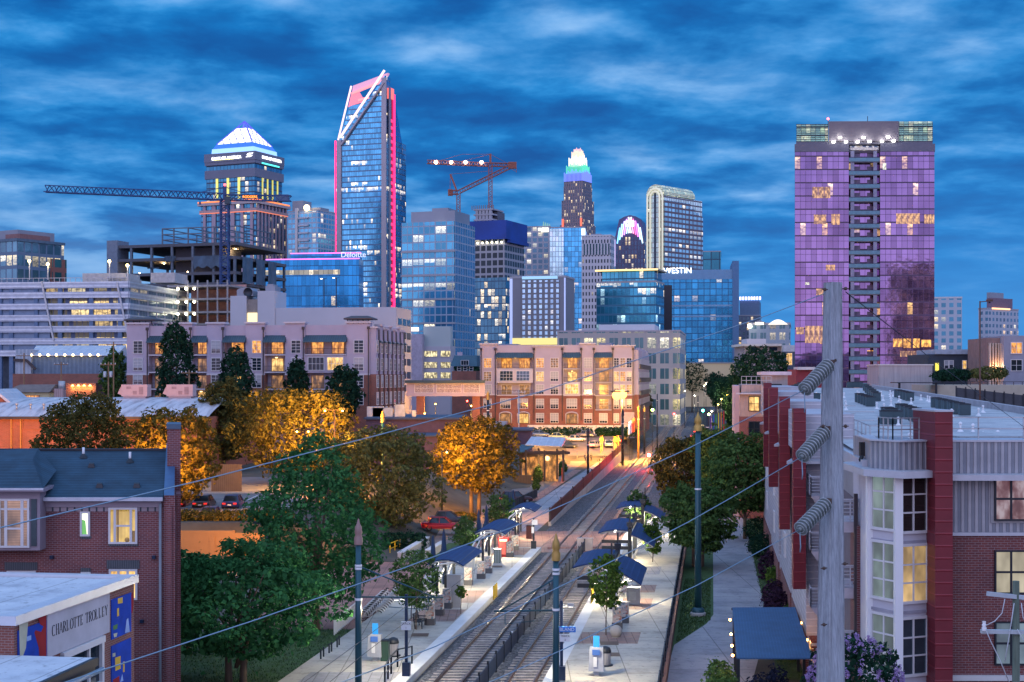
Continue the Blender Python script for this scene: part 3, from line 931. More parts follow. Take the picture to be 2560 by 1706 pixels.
for i in range(9):
 y = B.dp * (.05 + .9 * i / 8)
 MB().box(-.02, y - .8, 0, .9, y + .8, zs).build('pier', pk, B.root)
for i in range(3):
 x = -B.w * (.74 - .2 * i)
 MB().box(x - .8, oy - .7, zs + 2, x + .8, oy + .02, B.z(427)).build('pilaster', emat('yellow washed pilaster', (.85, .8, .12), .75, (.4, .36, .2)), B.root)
for i in range(4):
 y = B.dp * (.3 + .16 * i)
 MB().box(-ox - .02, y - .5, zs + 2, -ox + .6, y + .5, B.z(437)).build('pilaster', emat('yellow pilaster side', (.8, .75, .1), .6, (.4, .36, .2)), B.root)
orange = emat('orange cornice light', (1, .24, .05), 1.1)
MB().box(-B.w - 2, -2, zs - 2.4, 2, B.dp + 2, zs - .4).build('cornice', mat('cornice stone', (.42, .36, .38), .7), B.root)
MB().box(-B.w - 1.6, -2.15, zs - .4, 1.6, -1.2, zs + .5).box(1.2, -2.15, zs - .4, 2.15, B.dp, zs + .5).build('cornice_light', orange, B.root)
MB().box(-B.w - 1, -1, B.z(527), 1, B.dp + 1, B.z(520)).build('band', mat('band stone', (.45, .3, .3), .7), B.root)
MB().box(-B.w - .6, -1.1, B.z(529), .9, -.98, B.z(527)).box(.98, -1, B.z(529), 1.1, B.dp, B.z(527)).build('band_light', emat('band light', (1, .25, .12), .7), B.root)
for (py, hh) in ((429, 6), (400, 3)):
 MB().box(-B.w + ox - .9, oy - .9, B.z(py) - hh / 2, -ox + .9, B.dp - oy + .9, B.z(py) + hh / 2).build('stone_band', dkst, B.root)
MB().box(-B.w + ox - 1.2, oy - 1.2, zt - 6, -ox + 1.2, B.dp - oy + 1.2, zt).build('parapet', dkst, B.root)
sgn = emat('white lit lettering', (1, 1, 1), 2.2)
text('lettering', 'BANK OF AMERICA', 2.9, sgn, B.root, (-B.w * .55, oy - 1.5, zt - 4.6), (PI / 2, 0, 0), .2, sx=1.0)
text('lettering', 'BANK OF AMERICA', 2.8, sgn, B.root, (-ox + 1.5, B.dp * .55, zt - 4.2), (PI / 2, 0, PI / 2), .2, sx=1.0)
for sx, sy, rz in ((-B.w * .2, oy - 1.5, 0),):
 b = MB()
 for k in range(3):
  for j in range(2):
   x = sx + k * 1.5 + j * .6; z = zt - 4.4 + j * 1.7
   b.quad((x, sy, z), (x + 2.2, sy, z + .8), (x + 3.0, sy, z + 1.6), (x + .8, sy, z + .8))
 b.build('emblem', sgn, B.root)
MB().box(-B.w * .8, oy - 1.4, B.z(393), -B.w * .42, oy - .8, B.z(391)).build('wash_light', emat('olive wash light', (.9, .85, .2), 1.6), B.root)
MB().box(-ox + .8, B.dp * .25, B.z(404), -ox + 1.4, B.dp * .8, B.z(401)).build('wash_light', emat('teal wash light', (.1, .9, .8), 1.3), B.root)
bx0, bx1, by0, by1 = -B.w + ox + 2.5, -ox - 2.5, oy + 2.5, B.dp - oy - 2.5
z1, z2, z3 = B.z(376), B.z(349), B.z(286)
b = MB(); cxm, cym = (bx0 + bx1) / 2, (by0 + by1) / 2
def sq(k, z): return [(cxm + (bx0 - cxm) * k, cym + (by0 - cym) * k, z), (cxm + (bx1 - cxm) * k, cym + (by0 - cym) * k, z), (cxm + (bx1 - cxm) * k, cym + (by1 - cym) * k, z), (cxm + (bx0 - cxm) * k, cym + (by1 - cym) * k, z)]
MB().hexa(sq(1, z1), sq(.98, z1 + 4)).build('light_band', emat('pale blue band', (.3, .55, 1), 1.0), B.root)
MB().hexa(sq(.96, z1 + 4), sq(.84, z2)).build('pyramid_base', emat('blue band', (.03, .14, .9), .9), B.root)
zc = z2 + (z3 - z2) * .68
MB().hexa(sq(.84, z2), sq(.84 * .32, zc)).build('pyramid', emat('glowing pyramid', (.88, .9, 1), 1.5), B.root)
bm_ = emat('violet lattice', (.12, .12, .85), .45)
L = MB()
for k in range(4):
 a, c = Vector(sq(.845, z2)[k]), Vector(sq(.845, z2)[(k + 1) % 4])
 ap = Vector((cxm, cym, z3))
 L.bar(a, ap, .8)
 for i in range(1, 5):
  f = i / 5
  p = a.lerp(c, f)
  L.bar(p, a.lerp(ap, f), .4); L.bar(p, c.lerp(ap, 1 - f), .4)
L.build('pyramid_lattice', bm_, B.root)
# ---- tall sail-topped tower with red LED edges
B = Bld('sail_top_tower', 'tallest blue glass tower with slanted open top and red light strips', 838, 968, 1015, 1150, .33, 62, 'skyscraper')
fg = facade('sail tower glass', 1.6, 4.3, (.10, .19, .32), (.10, .30, .52), .04, .10, (.06, .94), (.2, .96), estr=1.9, metal=.8, wob=.1)
Wd, Dp = B.w, B.dp
ledr = emat('red light strip', (1, .02, .12), 2.3); ledw = emat('white light strip', (1, .72, .72), .95)
zl, zr = B.z(338), B.z(176)          # where the slope starts (left) and ends (right)
rx = -Wd * .045
b = MB(); b.prism([(-Wd, 0), (0, 0), (0, Dp), (-Wd, Dp)], 0, B.z(345)); b.build('shaft', fg, B.root)
zb = B.z(345)
MB().xprism([(-Wd * .9, zb), (rx, zb), (rx, zr - 4)], 0, Dp * .28).build('sail_wall', fg, B.root)
yb = 5.0
def XZ(*pts): return [(B.x(px), B.z(py)) for px, py in pts]
MB().xprism(XZ((843, 342), (867, 256), (914, 245), (852, 342)), yb, yb + 3).build('rear_wall', fg, B.root)
MB().xprism(XZ((876, 205), (963, 179), (952, 198), (873, 224)), yb, yb + 4).build('open_frame', emat('lilac lit frame', (.72, .36, .55), .62), B.root)
MB().xprism(XZ((864, 258), (872, 224), (888, 221), (903, 248)), yb, yb + 4).build('open_frame', emat('pink lit frame', (1, .22, .30), .8), B.root)
for p_, q_ in (((873, 225), (950, 199)), ((890, 243), (916, 238))):
 (xa_, za_), (xb_, zb_) = XZ(p_, q_)
 MB().bar((xa_, yb - .5, za_), (xb_, yb - .5, zb_), 1.5).build('light_edge', emat('pink edge', (1, .2, .22), 1.5) if p_[0] == 873 else bpy.data.materials['pink edge'], B.root)
MB().bar((-Wd * .9, -.6, zl), (rx, -.6, zr), 1.15, 1.6).build('light_edge', ledw, B.root)
MB().bar((-Wd * .87, -.7, zl - 6), (rx, -.7, zr - 10), 3.2, 1.2).build('sail_frame', stone, B.root)
(xa_, za_), (xb_, zb_) = XZ((840, 341), (873, 206))
MB().bar((xa_, yb - 1, za_), (xb_, yb - 1, zb_), 1.1).build('light_edge', ledw, B.root)
MB().box(-Wd - .1, -.9, 0, -Wd + .9, .01, zb).build('red_strip', ledr, B.root)
MB().box(-Wd + 2.2, -1.3, 0, -Wd + 5.8, .01, zb).box(-4.6, -1.3, 0, -.6, .01, zr - 6).build('corner_pier', stone, B.root)
MB().box(-.1, 3, 0, 1.3, 4.6, B.z(218)).build('slot_pier', greym, B.root)
rb = MB()
for k in range(40):
 z = 12 + k * 5.6
 if z < B.z(290): rb.box(.02, 4.7, z, 1.2, 11.5, z + 2.1)
rb.build('red_bars', emat('red slot bars', (1, .03, .14), 1.3), B.root)
MB().box(.02, 11.6, 0, 1.4, 12.8, B.z(230)).build('red_strip', ledr, B.root)
MB().box(-3, 4.7, B.z(244), .9, 11.5, B.z(217)).build('slot_head', emat('red lit head', (1, .16, .14), 1.0), B.root)
MB().box(-3, 4.7, 0, .01, 11.5, B.z(244)).build('slot_glass', mat('slot dark glass', (.05, .06, .12), .2, .5), B.root)
sd = MB(); sd.add([(0, 12.8, 0), (0, Dp, 0), (0, Dp, B.z(400)), (0, 12.8, B.z(226)), (-8, 12.8, 0), (-8, Dp, 0), (-8, Dp, B.z(400)), (-8, 12.8, B.z(226))],
   [(0, 1, 2, 3), (3, 2, 6, 7), (1, 5, 6, 2), (0, 3, 7, 4)])
sd.build('side_wing', facade('sail side glass', 1.6, 4.3, (.04, .14, .3), (.03, .17, .40), .025, 0, (.06, .94), (.1, .97), estr=1.2, metal=.8), B.root)
# ---- block with glass box, magenta roof line and white lettering
B = Bld('office_block', 'low blue glass office block with magenta roof line and white lettering', 660, 897, 903, 620, .14, 40, 'office building')
fg = facade('blue block glass', 1.9, 4.4, (.02, .12, .26), (.02, .15, .36), .02, 0, (.03, .97), (.05, .97), estr=1.4, metal=.8)
B.body('glass_body', fg, 0, B.z(648))
B.body('upper_body', fg, B.z(648), B.z(630), B.x(718), -.5, 5, None)
mg = emat('magenta strip', (.9, .2, .8), 1.3)
MB().box(-B.w - .2, -.35, B.z(648), .3, .01, B.z(645.5)).box(B.x(718), 4.6, B.z(631), -.2, 5.01, B.z(628.5)).build('roof_light', mg, B.root)
b = MB(); b.quad((-B.w + .5, -.1, B.z(686)), (B.x(850), -.1, B.z(686)), (B.x(850), -.1, B.z(674)), (-B.w + .5, -.1, B.z(674)))
tag(b.build('lit_floor', facade('lit floor', 2.2, 20, (.2, .16, .1), (.3, .25, .18), .75, 0, (.04, .96), (0, 1), estr=1.5), B.root))
text('lettering', 'Deloitte', 3.4, emat('pale lettering', (.7, .78, 1), .8), B.root, (B.x(877), 4.4, B.z(641)), (PI / 2, 0, 0), .1)
# ---- glass grid office
B = Bld('grid_office_tower', 'broad office tower with pale grid facade and grey rooftop box', 1004, 1135, 1186, 700, .33, 60, 'office tower')
fg = facade('grid office front', 6.0, 4.0, (.30, .36, .46), (.07, .24, .40), .14, .10, (.05, .95), (.10, .94), 2, estr=1.3, ecol=(1, .85, .5), metal=.65)
fs = facade('grid office side', 2.4, 4.0, (.30, .36, .46), (.04, .13, .24), .02, 0, (.25, .95), (.08, .92), estr=1.0, metal=.6)
b = MB(); b.box(-B.w, 0, 0, -.02, B.dp, B.z(553)); b.build('body', fg, B.root)
MB().box(-1, .6, 0, .4, B.dp, B.z(553.5)).build('side_facade', fs, B.root)
for k in range(7):
 z = 8 + k * 8.0 * 1.48
 if z < B.z(560): MB().box(-B.w - .3, -.5, z, .7, .02, z + .9).build('floor_band', greyst, B.root)
B.body('penthouse', greym, B.z(553), B.z(524), B.x(1020), B.x(1130), 4, B.dp - 4)
B.body('roof_box', greym, B.z(524), B.z(514), B.x(1065), B.x(1106), 8, 20)
# ---- tower under construction, wrapped in blue
B = Bld('unfinished_tower', 'unfinished concrete tower wrapped in a blue screen near its top', 1172, 1262, 1310, 800, .4, 60, 'construction tower')
fl = facade('bare floors', 3.6, 4.2, (.30, .31, .36), (.012, .018, .03), .07, .02, (.12, .88), (.14, .84), estr=1.3, metal=.3, rough=.4)
fgl = facade('lower glass', 2.2, 4.2, (.05, .10, .17), (.05, .12, .20), .22, .08, (.06, .94), (.06, .94), estr=1.4, metal=.7)
B.body('glazed_floors', fgl, 0, B.z(694), -B.w - 1, 1, -1, B.dp + 1)
B.body('bare_floors', fl, B.z(694), B.z(560))
bl = mat('blue safety screen', (.004, .045, .28), .6, var=.25, scale=.08)
MB().box(-B.w - 1.5, -1.5, B.z(598), 1.5, B.dp + 1.5, B.z(551)).build('blue_screen', bl, B.root)
MB().box(.2, 2, B.z(606), 2.5, B.dp + 1.5, B.z(598)).build('blue_screen', bl, B.root)
for py in (548, 535, 522):
 MB().box(-B.w + 2, 2, B.z(py), -8, B.dp * .6, B.z(py) + .8).build('slab', greyst, B.root)
for i in range(5):
 x = -B.w + 4 + i * (B.w - 14) / 4
 for y in (3, B.dp * .55):
  MB().cbox((x, y, B.z(551)), 1.6, 1.6, B.z(520) - B.z(551)).build('column', greyst, B.root)
MB().box(-B.w * .7, 8, B.z(551), -B.w * .35, 18, B.z(524)).build('core', mat('core dark', (.10, .11, .14), .8), B.root)
sb = MB()
for i in range(12): sb.cbox((-B.w + 1 + i * (B.w - 9) / 11, 2.2, B.z(521)), .3, .3, 2.6)
sb.build('starter_bars', mat('rust bar', (.25, .12, .08), .7), B.root)
for i in range(7):
 MB().cbox((-B.w + 3 + i * B.w / 7.5, -1.2, B.z(608)), .9, .5, .9).build('work_light', emat('work light', (1, .9, .6), 6), B.root)
# ---- cranes
def lattice(b, p0, p1, w, seg, r, tri=False):
 p0, p1 = Vector(p0), Vector(p1)
 d = (p1 - p0).normalized()
 up = Vector((0, 0, 1)) if abs(d.z) < .8 else Vector((0, 1, 0))
 x = d.cross(up).normalized(); y = x.cross(d).normalized()
 h = w / 2
 cs = [(-x - y) * h, (x - y) * h, y * h * 1.0] if tri else [(-x - y) * h, (x - y) * h, (x + y) * h, (-x + y) * h]
 n = max(1, int(round((p1 - p0).length / seg)))
 for c in cs: b.bar(p0 + c, p1 + c, r)
 for i in range(n):
  a, e = p0.lerp(p1, i / n), p0.lerp(p1, (i + 1) / n)
  for k in range(len(cs)):
   c1, c2 = cs[k], cs[(k + 1) % len(cs)]
   m = a.lerp(e, .5)
   b.bar(a + c1, m + c2, r * .7); b.bar(m + c2, e + c1, r * .7)
 return b
crb = mat('blue crane paint', (.01, .045, .16), .5, .2); crr = mat('red crane paint', (.26, .085, .06), .5, .2)
d = 400
r = thing('tower_crane', 'dark blue tower crane with a long jib across the left skyline', 'tower crane', P(562, 945, d) * 1)
def L0(px, py): q = P(px, py, d); return (q.x - r.location.x, 0, q.z - r.location.z)
z0 = -r.location.z + 4
lattice(MB(), (0, 0, z0), L0(562, 500), 2.2, 2.4, .34).build('mast', crb, r)
lattice(MB(), L0(556, 492), L0(112, 472), 1.9, 2.6, .26, True).build('jib', crb, r)
lattice(MB(), L0(562, 494), L0(728, 497), 1.5, 3.0, .26).build('counter_jib', crb, r)
MB().bar(L0(562, 500), L0(562, 466), .9).bar(L0(562, 468), L0(470, 488), .18).bar(L0(562, 468), L0(640, 492), .18).build('tower_head', crb, r)
q = L0(706, 499); MB().cbox((q[0], 0, q[2] - .6), 3.6, 1.6, 1.9).build('counterweight', mat('counterweight', (.05, .1, .2), .7), r)
q = L0(572, 512); MB().cbox((q[0], -1.4, q[2]), 1.6, 1.6, 2.0).build('cab', M['glassdark'], r)
q = L0(562, 466); MB().ball((q[0], 0, q[2] + .4), .35, 8, 6).build('warning_light', emat('red light', (1, .05, .05), 7), r)
q = L0(500, 512); MB().bar(L0(500, 488), L0(500, 512), .06).cbox((q[0], 0, q[2]), .5, .4, .7).build('hook', crb, r)
q = L0(627, 494)
o = MB().cbox((q[0], -1.2, q[2] - .45), 4.0, .2, 1.0).build('sign', mat('sign back', (.1, .03, .01), .6), r)
text('lettering', 'RODGERS', .92, emat('orange letters', (1, .25, .04), 3), o, (q[0], -1.34, q[2] - .28), (PI / 2, 0, 0), .02)
d = 860
r = thing('tower_crane', 'red hammerhead crane with four lamps along its jib', 'tower crane', P(1226, 945, d))
def L0(px, py): q = P(px, py, d); return (q.x - r.location.x, 0, q.z - r.location.z)
lattice(MB(), L0(1226, 520), L0(1226, 408), 2.2, 3, .4).build('mast', crr, r)
lattice(MB(), L0(1222, 412), L0(1068, 405), 2.2, 3.2, .4, True).build('jib', crr, r)
lattice(MB(), L0(1228, 412), L0(1290, 414), 2.0, 3.2, .4).build('counter_jib', crr, r)
MB().bar(L0(1226, 410), L0(1226, 385), 1.2).bar(L0(1226, 386), L0(1155, 386), .2).bar(L0(1155, 386), L0(1100, 402), .2).bar(L0(1226, 386), L0(1150, 405), .2).bar(L0(1226, 386), L0(1272, 411), .2).build('tower_head', crr, r)
q = L0(1281, 416); MB().cbox((q[0], 0, q[2] - 1.5), 5, 2, 4).build('counterweight', crr, r)
for px in (1090, 1128, 1164, 1204):
 q = L0(px, 407); MB().ball((q[0], -1.4, q[2]), 1.0, 8, 6).build('lamp', emat('crane lamp', (1, .85, .6), 14), r)
d = 900
r = thing('luffing_crane', 'red crane with raised jib left of the hammerhead crane', 'tower crane', P(1146, 945, d))
def L0(px, py): q = P(px, py, d); return (q.x - r.location.x, 0, q.z - r.location.z)
lattice(MB(), L0(1146, 560), L0(1146, 483), 2.2, 3, .4).build('mast', crr, r)
lattice(MB(), L0(1148, 480), L0(1274, 418), 2.2, 3.2, .4).build('jib', crr, r)
MB().bar(L0(1142, 478), L0(1126, 436), 1.1).bar(L0(1126, 436), L0(1125, 478), .3).bar(L0(1126, 436), L0(1222, 428), .2).build('a_frame', crr, r)
lattice(MB(), L0(1146, 482), L0(1124, 481), 2.4, 3, .5).build('counter_jib', crr, r)
q = L0(1126, 482); MB().cbox((q[0], 0, q[2] - 2), 3, 2, 4).build('counterweight', crr, r)
MB().bar(L0(1274, 420), L0(1291, 430), .2).bar(L0(1291, 418), L0(1291, 432), .3).build('hook', crr, r)
# ---- crown tower far behind
B = Bld('crown_tower', 'distant stone tower with stepped crown glowing white, green and blue', 1400, 1460, 1489, 1800, .5, 70, 'skyscraper')
fg = facade('crown tower windows', 3.2, 4.2, (.22, .17, .19), (.05, .06, .10), .22, .04, (.28, .72), (.1, .9), estr=1.5, metal=.4)
W0, D0 = B.w, B.dp
zprev = 0
for py, k in ((560, 1.0), (498, .91), (462, .80), (450, .78)):
 z = B.z(py)
 MB().box(-W0 * (.5 + k / 2), D0 * (.5 - k / 2), zprev, -W0 * (.5 - k / 2), D0 * (.5 + k / 2), z).build('shaft_tier', fg, B.root)
 zprev = z
ccol = [((.18, .25, 1), 1.1, 450, 430, .76), ((.12, .75, .5), .9, 430, 412, .64), ((1, .92, .7), 1.25, 412, 392, .50), ((1, .75, .55), 1.0, 392, 376, .34), ((.95, .55, .6), .8, 376, 368, .22)]
for i, (c, s_, pa, pb, k) in enumerate(ccol):
 z0, z1 = B.z(pa), B.z(pb)
 MB().box(-W0 * (.5 + k / 2 - .03), D0 * (.5 - k / 2 + .03), z0, -W0 * (.5 - k / 2 + .03), D0 * (.5 + k / 2 - .03), z1 - 2).build('crown_tier', emat('crown core', tuple(x * .5 for x in c), s_ * .3), B.root)
 fb = MB()
 n = int(15 * k) + 4
 for j in range(n):
  f = j / (n - 1)
  hgt = (z1 - z0) * (1.15 if j % 3 == 0 else .95) * (1.0 + .35 * (1 - abs(2 * f - 1)))
  x = -W0 * (.5 + k / 2) + W0 * k * f
  fb.box(x - .45, D0 * (.5 - k / 2) - .3, z0, x + .45, D0 * (.5 - k / 2) + .5, z0 + hgt)
  y = D0 * (.5 - k / 2) + D0 * k * f
  fb.box(-W0 * (.5 - k / 2) - .5, y - .45, z0, -W0 * (.5 - k / 2) + .3, y + .45, z0 + hgt)
 tag(fb.build('crown_fins', emat('crown fins', c, s_ * .75), B.root))
for x in (-.88, -.12):
 MB().box(W0 * x - 1, -.8, B.z(565), W0 * x + 1, .0, B.z(545)).build('red_wash', emat('red wash', (1, .15, .08), 1.2), B.root)
# ---- other towers, each with its own facade
def simple(name, label, pa, pb, pc, d, py, phi, m, m2=None, pent=None, cat='office tower', **k):
 B = Bld(name, label, pa, pb, pc, d, phi, k.get('dmax', 50), cat)
 B.body('body', m, 0, B.z(py))
 if m2:
  MB().box(-.5, .3, 0, .12, B.dp, B.z(py) - .3).build('side_facade', m2, B.root)
 MB().box(-B.w - .15, -.15, B.z(py) - .01, .2, B.dp + .1, B.z(py) + (.9 if d > 500 else .5)).build('parapet', k.get('par', greyst), B.root)
 if pent:
  for (p0, p1, q) in pent:
   B.body('roof_box', k.get('pm', greym), B.z(py), B.z(q), B.x(p0), B.x(p1), B.dp * .2, B.dp * .7)
 return B
B = simple('condominium_tower', 'balconied apartment tower between the pyramid tower and the sail tower', 720, 795, 838, 1000, 527, .45,
 facade('condo', 3.4, 3.6, (.34, .40, .50), (.10, .26, .42), .14, 0, (.1, .9), (.2, .92), estr=1.4, metal=.6), None, [(722, 748, 497), (770, 792, 517)], 'apartment tower', dmax=60)
for k in range(14):
 z = B.z(640) + k * 5.3
 if z > B.z(536): break
 MB().box(-B.w * .62, -1.6, z, -B.w * .3, .02, z + 1.2).build('balcony', mat('pale balcony', (.45, .48, .55), .6), B.root)
MB().box(-B.w * .74, -1, 0, -B.w * .66, 1, B.z(518)).build('pier', whitest, B.root)
q = B.x(770); MB().ball((q, -1.5, B.z(519)), 2.2, 8, 6).build('roof_lamp', emat('roof lamp', (1, .7, .35), 6), B.root)
B = simple('bank_office_tower', 'pale office tower with yellow windows and a lit white panel at its top', 1302, 1374, 1381, 1100, 568, .2,
 facade('yellow windows', 4.4, 4.2, (.36, .38, .44), (.06, .11, .18), .30, .12, (.14, .86), (.16, .84), estr=1.5, ecol=(1, .75, .28), metal=.5))
MB().box(B.x(1354), -.8, B.z(580), B.x(1371), .01, B.z(570)).box(B.x(1346), -.8, B.z(577), B.x(1352), .01, B.z(570)).build('lit_panel', emat('lit white panel', (1, .95, .7), 1.9), B.root)
for i in range(4): MB().xprism([(B.x(1355 + 5 * i), B.z(568)), (B.x(1358 + 5 * i), B.z(568)), (B.x(1357 + 5 * i), B.z(553 + 2 * i))], 2, 6).build('roof_fin', emat('green fin', (.3, .6, .5), .4), B.root)
B = simple('mirror_glass_tower', 'blue mirror glass tower with one pale and one dark half', 1376, 1462, 1468, 1050, 570, .1,
 facade('mirror', 2.6, 3.8, (.09, .2, .36), (.08, .30, .55), .02, .03, (.05, .95), (.05, .95), estr=1.2, ecol=(1, .65, .35), metal=.85))
MB().box(-B.w - .6, -.7, 0, B.x(1409), .4, B.z(572)).build('pale_half', facade('pale mirror', 2.2, 3.8, (.35, .42, .52), (.55, .66, .78), .0, 0, (.12, .97), (.06, .95), estr=1, metal=.75), B.root)
MB().box(-2.5, -1, B.z(600), .4, -.2, B.z(572)).build('edge_light', emat('edge light', (.8, .95, 1), 1.2), B.root)
B = simple('white_grid_tower', 'white concrete tower of small dark windows beside the mirror glass tower', 1454, 1527, 1537, 1000, 590, .25,
 facade('white grid', 2.2, 4.6, (.50, .50, .55), (.015, .03, .05), .01, 0, (.3, .78), (.3, .86), estr=1, metal=.4), None, [(1474, 1500, 583)], par=whitest)
MB().box(B.x(1457), -.25, B.z(637), B.x(1524), .01, B.z(609)).build('louvre_band', facade('louvres', 2.2, 60, (.5, .5, .55), (.02, .04, .06), 0, 0, (.25, .8), (0, 1)), B.root)
B = Bld('arched_light_tower', 'dark tower crowned by a fan of coloured light bars', 1538, 1612, 1622, 1350, .2, 40, 'skyscraper')
fg = facade('fan tower', 3.0, 4.2, (.10, .09, .17), (.04, .06, .12), .16, .04, (.25, .8), (.1, .9), estr=1.4, ecol=(1, .7, .3), metal=.5)
B.body('body', fg, 0, B.z(590))
xm = -B.w * .5
prof = [(-B.w, B.z(590)), (0, B.z(590)), (-B.w * .13, B.z(548)), (-B.w * .3, B.z(541)), (-B.w * .5, B.z(537)), (-B.w * .7, B.z(541)), (-B.w * .87, B.z(548))]
MB().xprism(prof, .3, B.dp).build('crown_wall', mat('crown wall', (.08, .08, .2), .5), B.root)
cols = [(.2, .6, 1), (.35, .85, 1), (.55, .5, 1), (.8, .3, 1), (.5, .8, 1), (.9, .95, 1), (1, .9, .95), (1, .35, .6), (1, .15, .4), (.85, .2, .9), (.5, .6, 1), (.6, .9, 1)]
for i, c in enumerate(cols):
 f = i / 11
 x = -B.w + 2 + (B.w - 4) * f
 zt_ = B.z(548) - abs(f - .5) ** 2.2 * (B.z(540) - B.z(590)) * 2.4
 zb_ = zt_ - 13
 lean = 2.5 if f < .5 else -2.5
 MB().bar((x, -.6, zb_), (x + lean, -.6, zt_ + 2), 1.0).build('light_bar', emat('light bar', c, 1.7), B.root)
MB().box(xm - 4, -1.2, B.z(566), xm + 4, -.3, B.z(552)).build('logo_panel', emat('logo panel', (.95, .98, 1), 2.2), B.root)
lg = mat('logo strokes', (.02, .02, .1), .5)
b = MB()
for s_ in (-1, 1):
 b.box(xm - 2.4, -1.4, B.z(559) + s_ * 1.9 - .35, xm + 2.4, -1.21, B.z(559) + s_ * 1.9 + .35)
 b.box(xm + s_ * 2.4 - .35, -1.4, B.z(559) - 1.4, xm + s_ * 2.4 + .35, -1.21, B.z(559) + 1.4)
b.box(xm - 2.0, -1.4, B.z(559) - .3, xm + 2.0, -1.21, B.z(559) + .3)
b.build('emblem', lg, B.root)
MB().box(-B.w - .6, -.5, B.z(665), -B.w, .0, B.z(598)).build('edge_light', emat('lilac edge', (.7, .6, 1), 1.4), B.root)
B = Bld('round_top_tower', 'stepped dark tower with a barrel-vaulted lit glass top', 1616, 1661, 1757, 1250, .75, 90, 'skyscraper')
ff = facade('round tower front', 2.6, 4.4, (.15, .13, .16), (.62, .66, .70), .0, 0, (.2, .95), (.22, .92), metal=.45, rough=.25)
fs = facade('round tower side', 5.2, 4.4, (.13, .10, .13), (.22, .36, .50), .06, .05, (.12, .88), (.28, .86), estr=1.3, metal=.6)
Wd, Dp = B.w, B.dp
MB().box(-Wd, 0, 0, -.3, Dp * .99, B.z(489)).build('front_shaft', ff, B.root)
for k, py in ((.66, 500), (.78, 512), (.89, 521), (1, 530)):
 MB().box(-Wd + 1, Dp * k - Dp * (.14 if k > .7 else .66), 0, .2 + k * .02, Dp * k, B.z(py)).build('side_step', fs, B.root)
b = MB(); R_ = Wd / 2; zc = B.z(487); HH = B.z(459) - zc
ang = np.linspace(0, PI, 15)
row = [(-Wd / 2 - R_ * math.cos(a), zc + HH * math.sin(a)) for a in ang]
b.sheet([[(x, y, z) for x, z in row] for y in (-.4, Dp * .8)], True)
b.add([(x, -.4, z) for x, z in row], [tuple(range(len(row)))]); b.add([(x, Dp * .8, z) for x, z in row], [tuple(range(len(row)))])
vm = facade('vault glass', 1.8, 2.2, (.3, .27, .2), (.62, .56, .4), .35, 0, (.08, .92), (.1, .9), estr=.65, ecol=(1, .85, .5), metal=.3)
b.build('vault', vm, B.root)
for k in range(2):
 w = .42 - .16 * k
 b = MB()
 b.path([(-Wd * (.5 + w), -.8, 40)] + [(-Wd / 2 - Wd * w * math.cos(a), -.8, zc - 2 + HH * (.82 - .25 * k) * math.sin(a)) for a in ang] + [(-Wd * (.5 - w), -.8, 40)], 1.0, 4)
 b.build('arch_rib', emat('pale arch rib', (.8, .78, .65), .5), B.root)
MB().box(-Wd * .56, -.6, 0, -Wd * .44, .05, B.z(481)).build('centre_slot', M['glassdark'], B.root)
MB().box(-Wd * .75, -.35, 0, -Wd * .25, .02, B.z(478)).build('pale_bay', facade('pale bay', 2.0, 4.4, (.5, .48, .42), (.62, .64, .62), .0, 0, (.1, .9), (.1, .9), metal=.35, rough=.3), B.root)
simple('dark_glass_block', 'small dark teal glass block right of the round-topped tower', 1757, 1802, 1806, 1200, 630, .15,
 facade('teal block', 7, 9, (.02, .07, .12), (.03, .13, .2), .06, 0, (.06, .94), (.05, .95), estr=1.5, metal=.7))
B = simple('patterned_hotel', 'grey hotel with columns of small square windows and a pastel roof light', 1275, 1414, 1436, 650, 694, .25,
 mat('hotel grey', (.20, .21, .25), .7, var=.1, scale=.06), None, None, 'hotel')
MB().box(B.x(1302), -.3, B.z(845), B.x(1398), .02, B.z(700)).build('window_panel', facade('hotel windows', 2.65, 2.42, (.17, .175, .2), (.42, .50, .72), .10, 0, (.32, .8), (.18, .84), estr=1.1, metal=.45, rough=.25), B.root)
MB().box(B.x(1306), -.8, B.z(697), B.x(1394), .5, B.z(690)).build('roof_light', emat('pastel light', (.30, .55, .8), .75), B.root)
MB().box(-B.w, -.5, 0, -B.w + 1.2, .02, B.z(695)).box(-.6, -.5, 30, .0, .02, B.z(695)).build('edge_strip', emat('pale edge strip', (.45, .55, .95), .55), B.root)
MB().box(-B.w - .1, -.45, B.z(862), -.2, .02, B.z(845)).build('lit_base', emat('yellow washed base', (.9, .75, .25), .7), B.root)
B = simple('lit_roof_office', 'glass office block under a thin overhanging roof edged in yellow light', 1491, 1640, 1660, 700, 706, .3,
 facade('lit roof glass', 2.1, 4.4, (.03, .13, .22), (.04, .20, .34), .07, .22, (.05, .95), (.12, .9), estr=1.5, ecol=(1, .7, .35), metal=.7, cool=.1))
B.body('upper_body', facade('lit roof upper', 2.1, 4.4, (.03, .13, .22), (.05, .22, .36), .1, 0, (.05, .95), (.1, .95), estr=1.0, metal=.7), B.z(706), B.z(676), B.x(1504), -1, 1, B.dp - 1)
MB().box(B.x(1491), -2.5, B.z(676), 1.5, B.dp, B.z(672.5)).build('roof', mat('roof slab', (.5, .42, .3), .6), B.root)
MB().box(B.x(1491), -2.75, B.z(677), 1.5, -2.45, B.z(672.8)).build('roof_light', emat('yellow roof edge', (1, .72, .28), 1.2), B.root)
B = Bld('lettered_hotel', 'blue glass hotel with white lettering on its top band and a tall end slab', 1640, 1846, 1850, 760, .12, 40, 'hotel')
B.body('body', facade('hotel glass', 3.2, 3.4, (.025, .12, .25), (.03, .18, .36), .07, 0, (.06, .94), (.06, .94), estr=1.1, ecol=(1, .62, .45), metal=.75), 0, B.z(698))
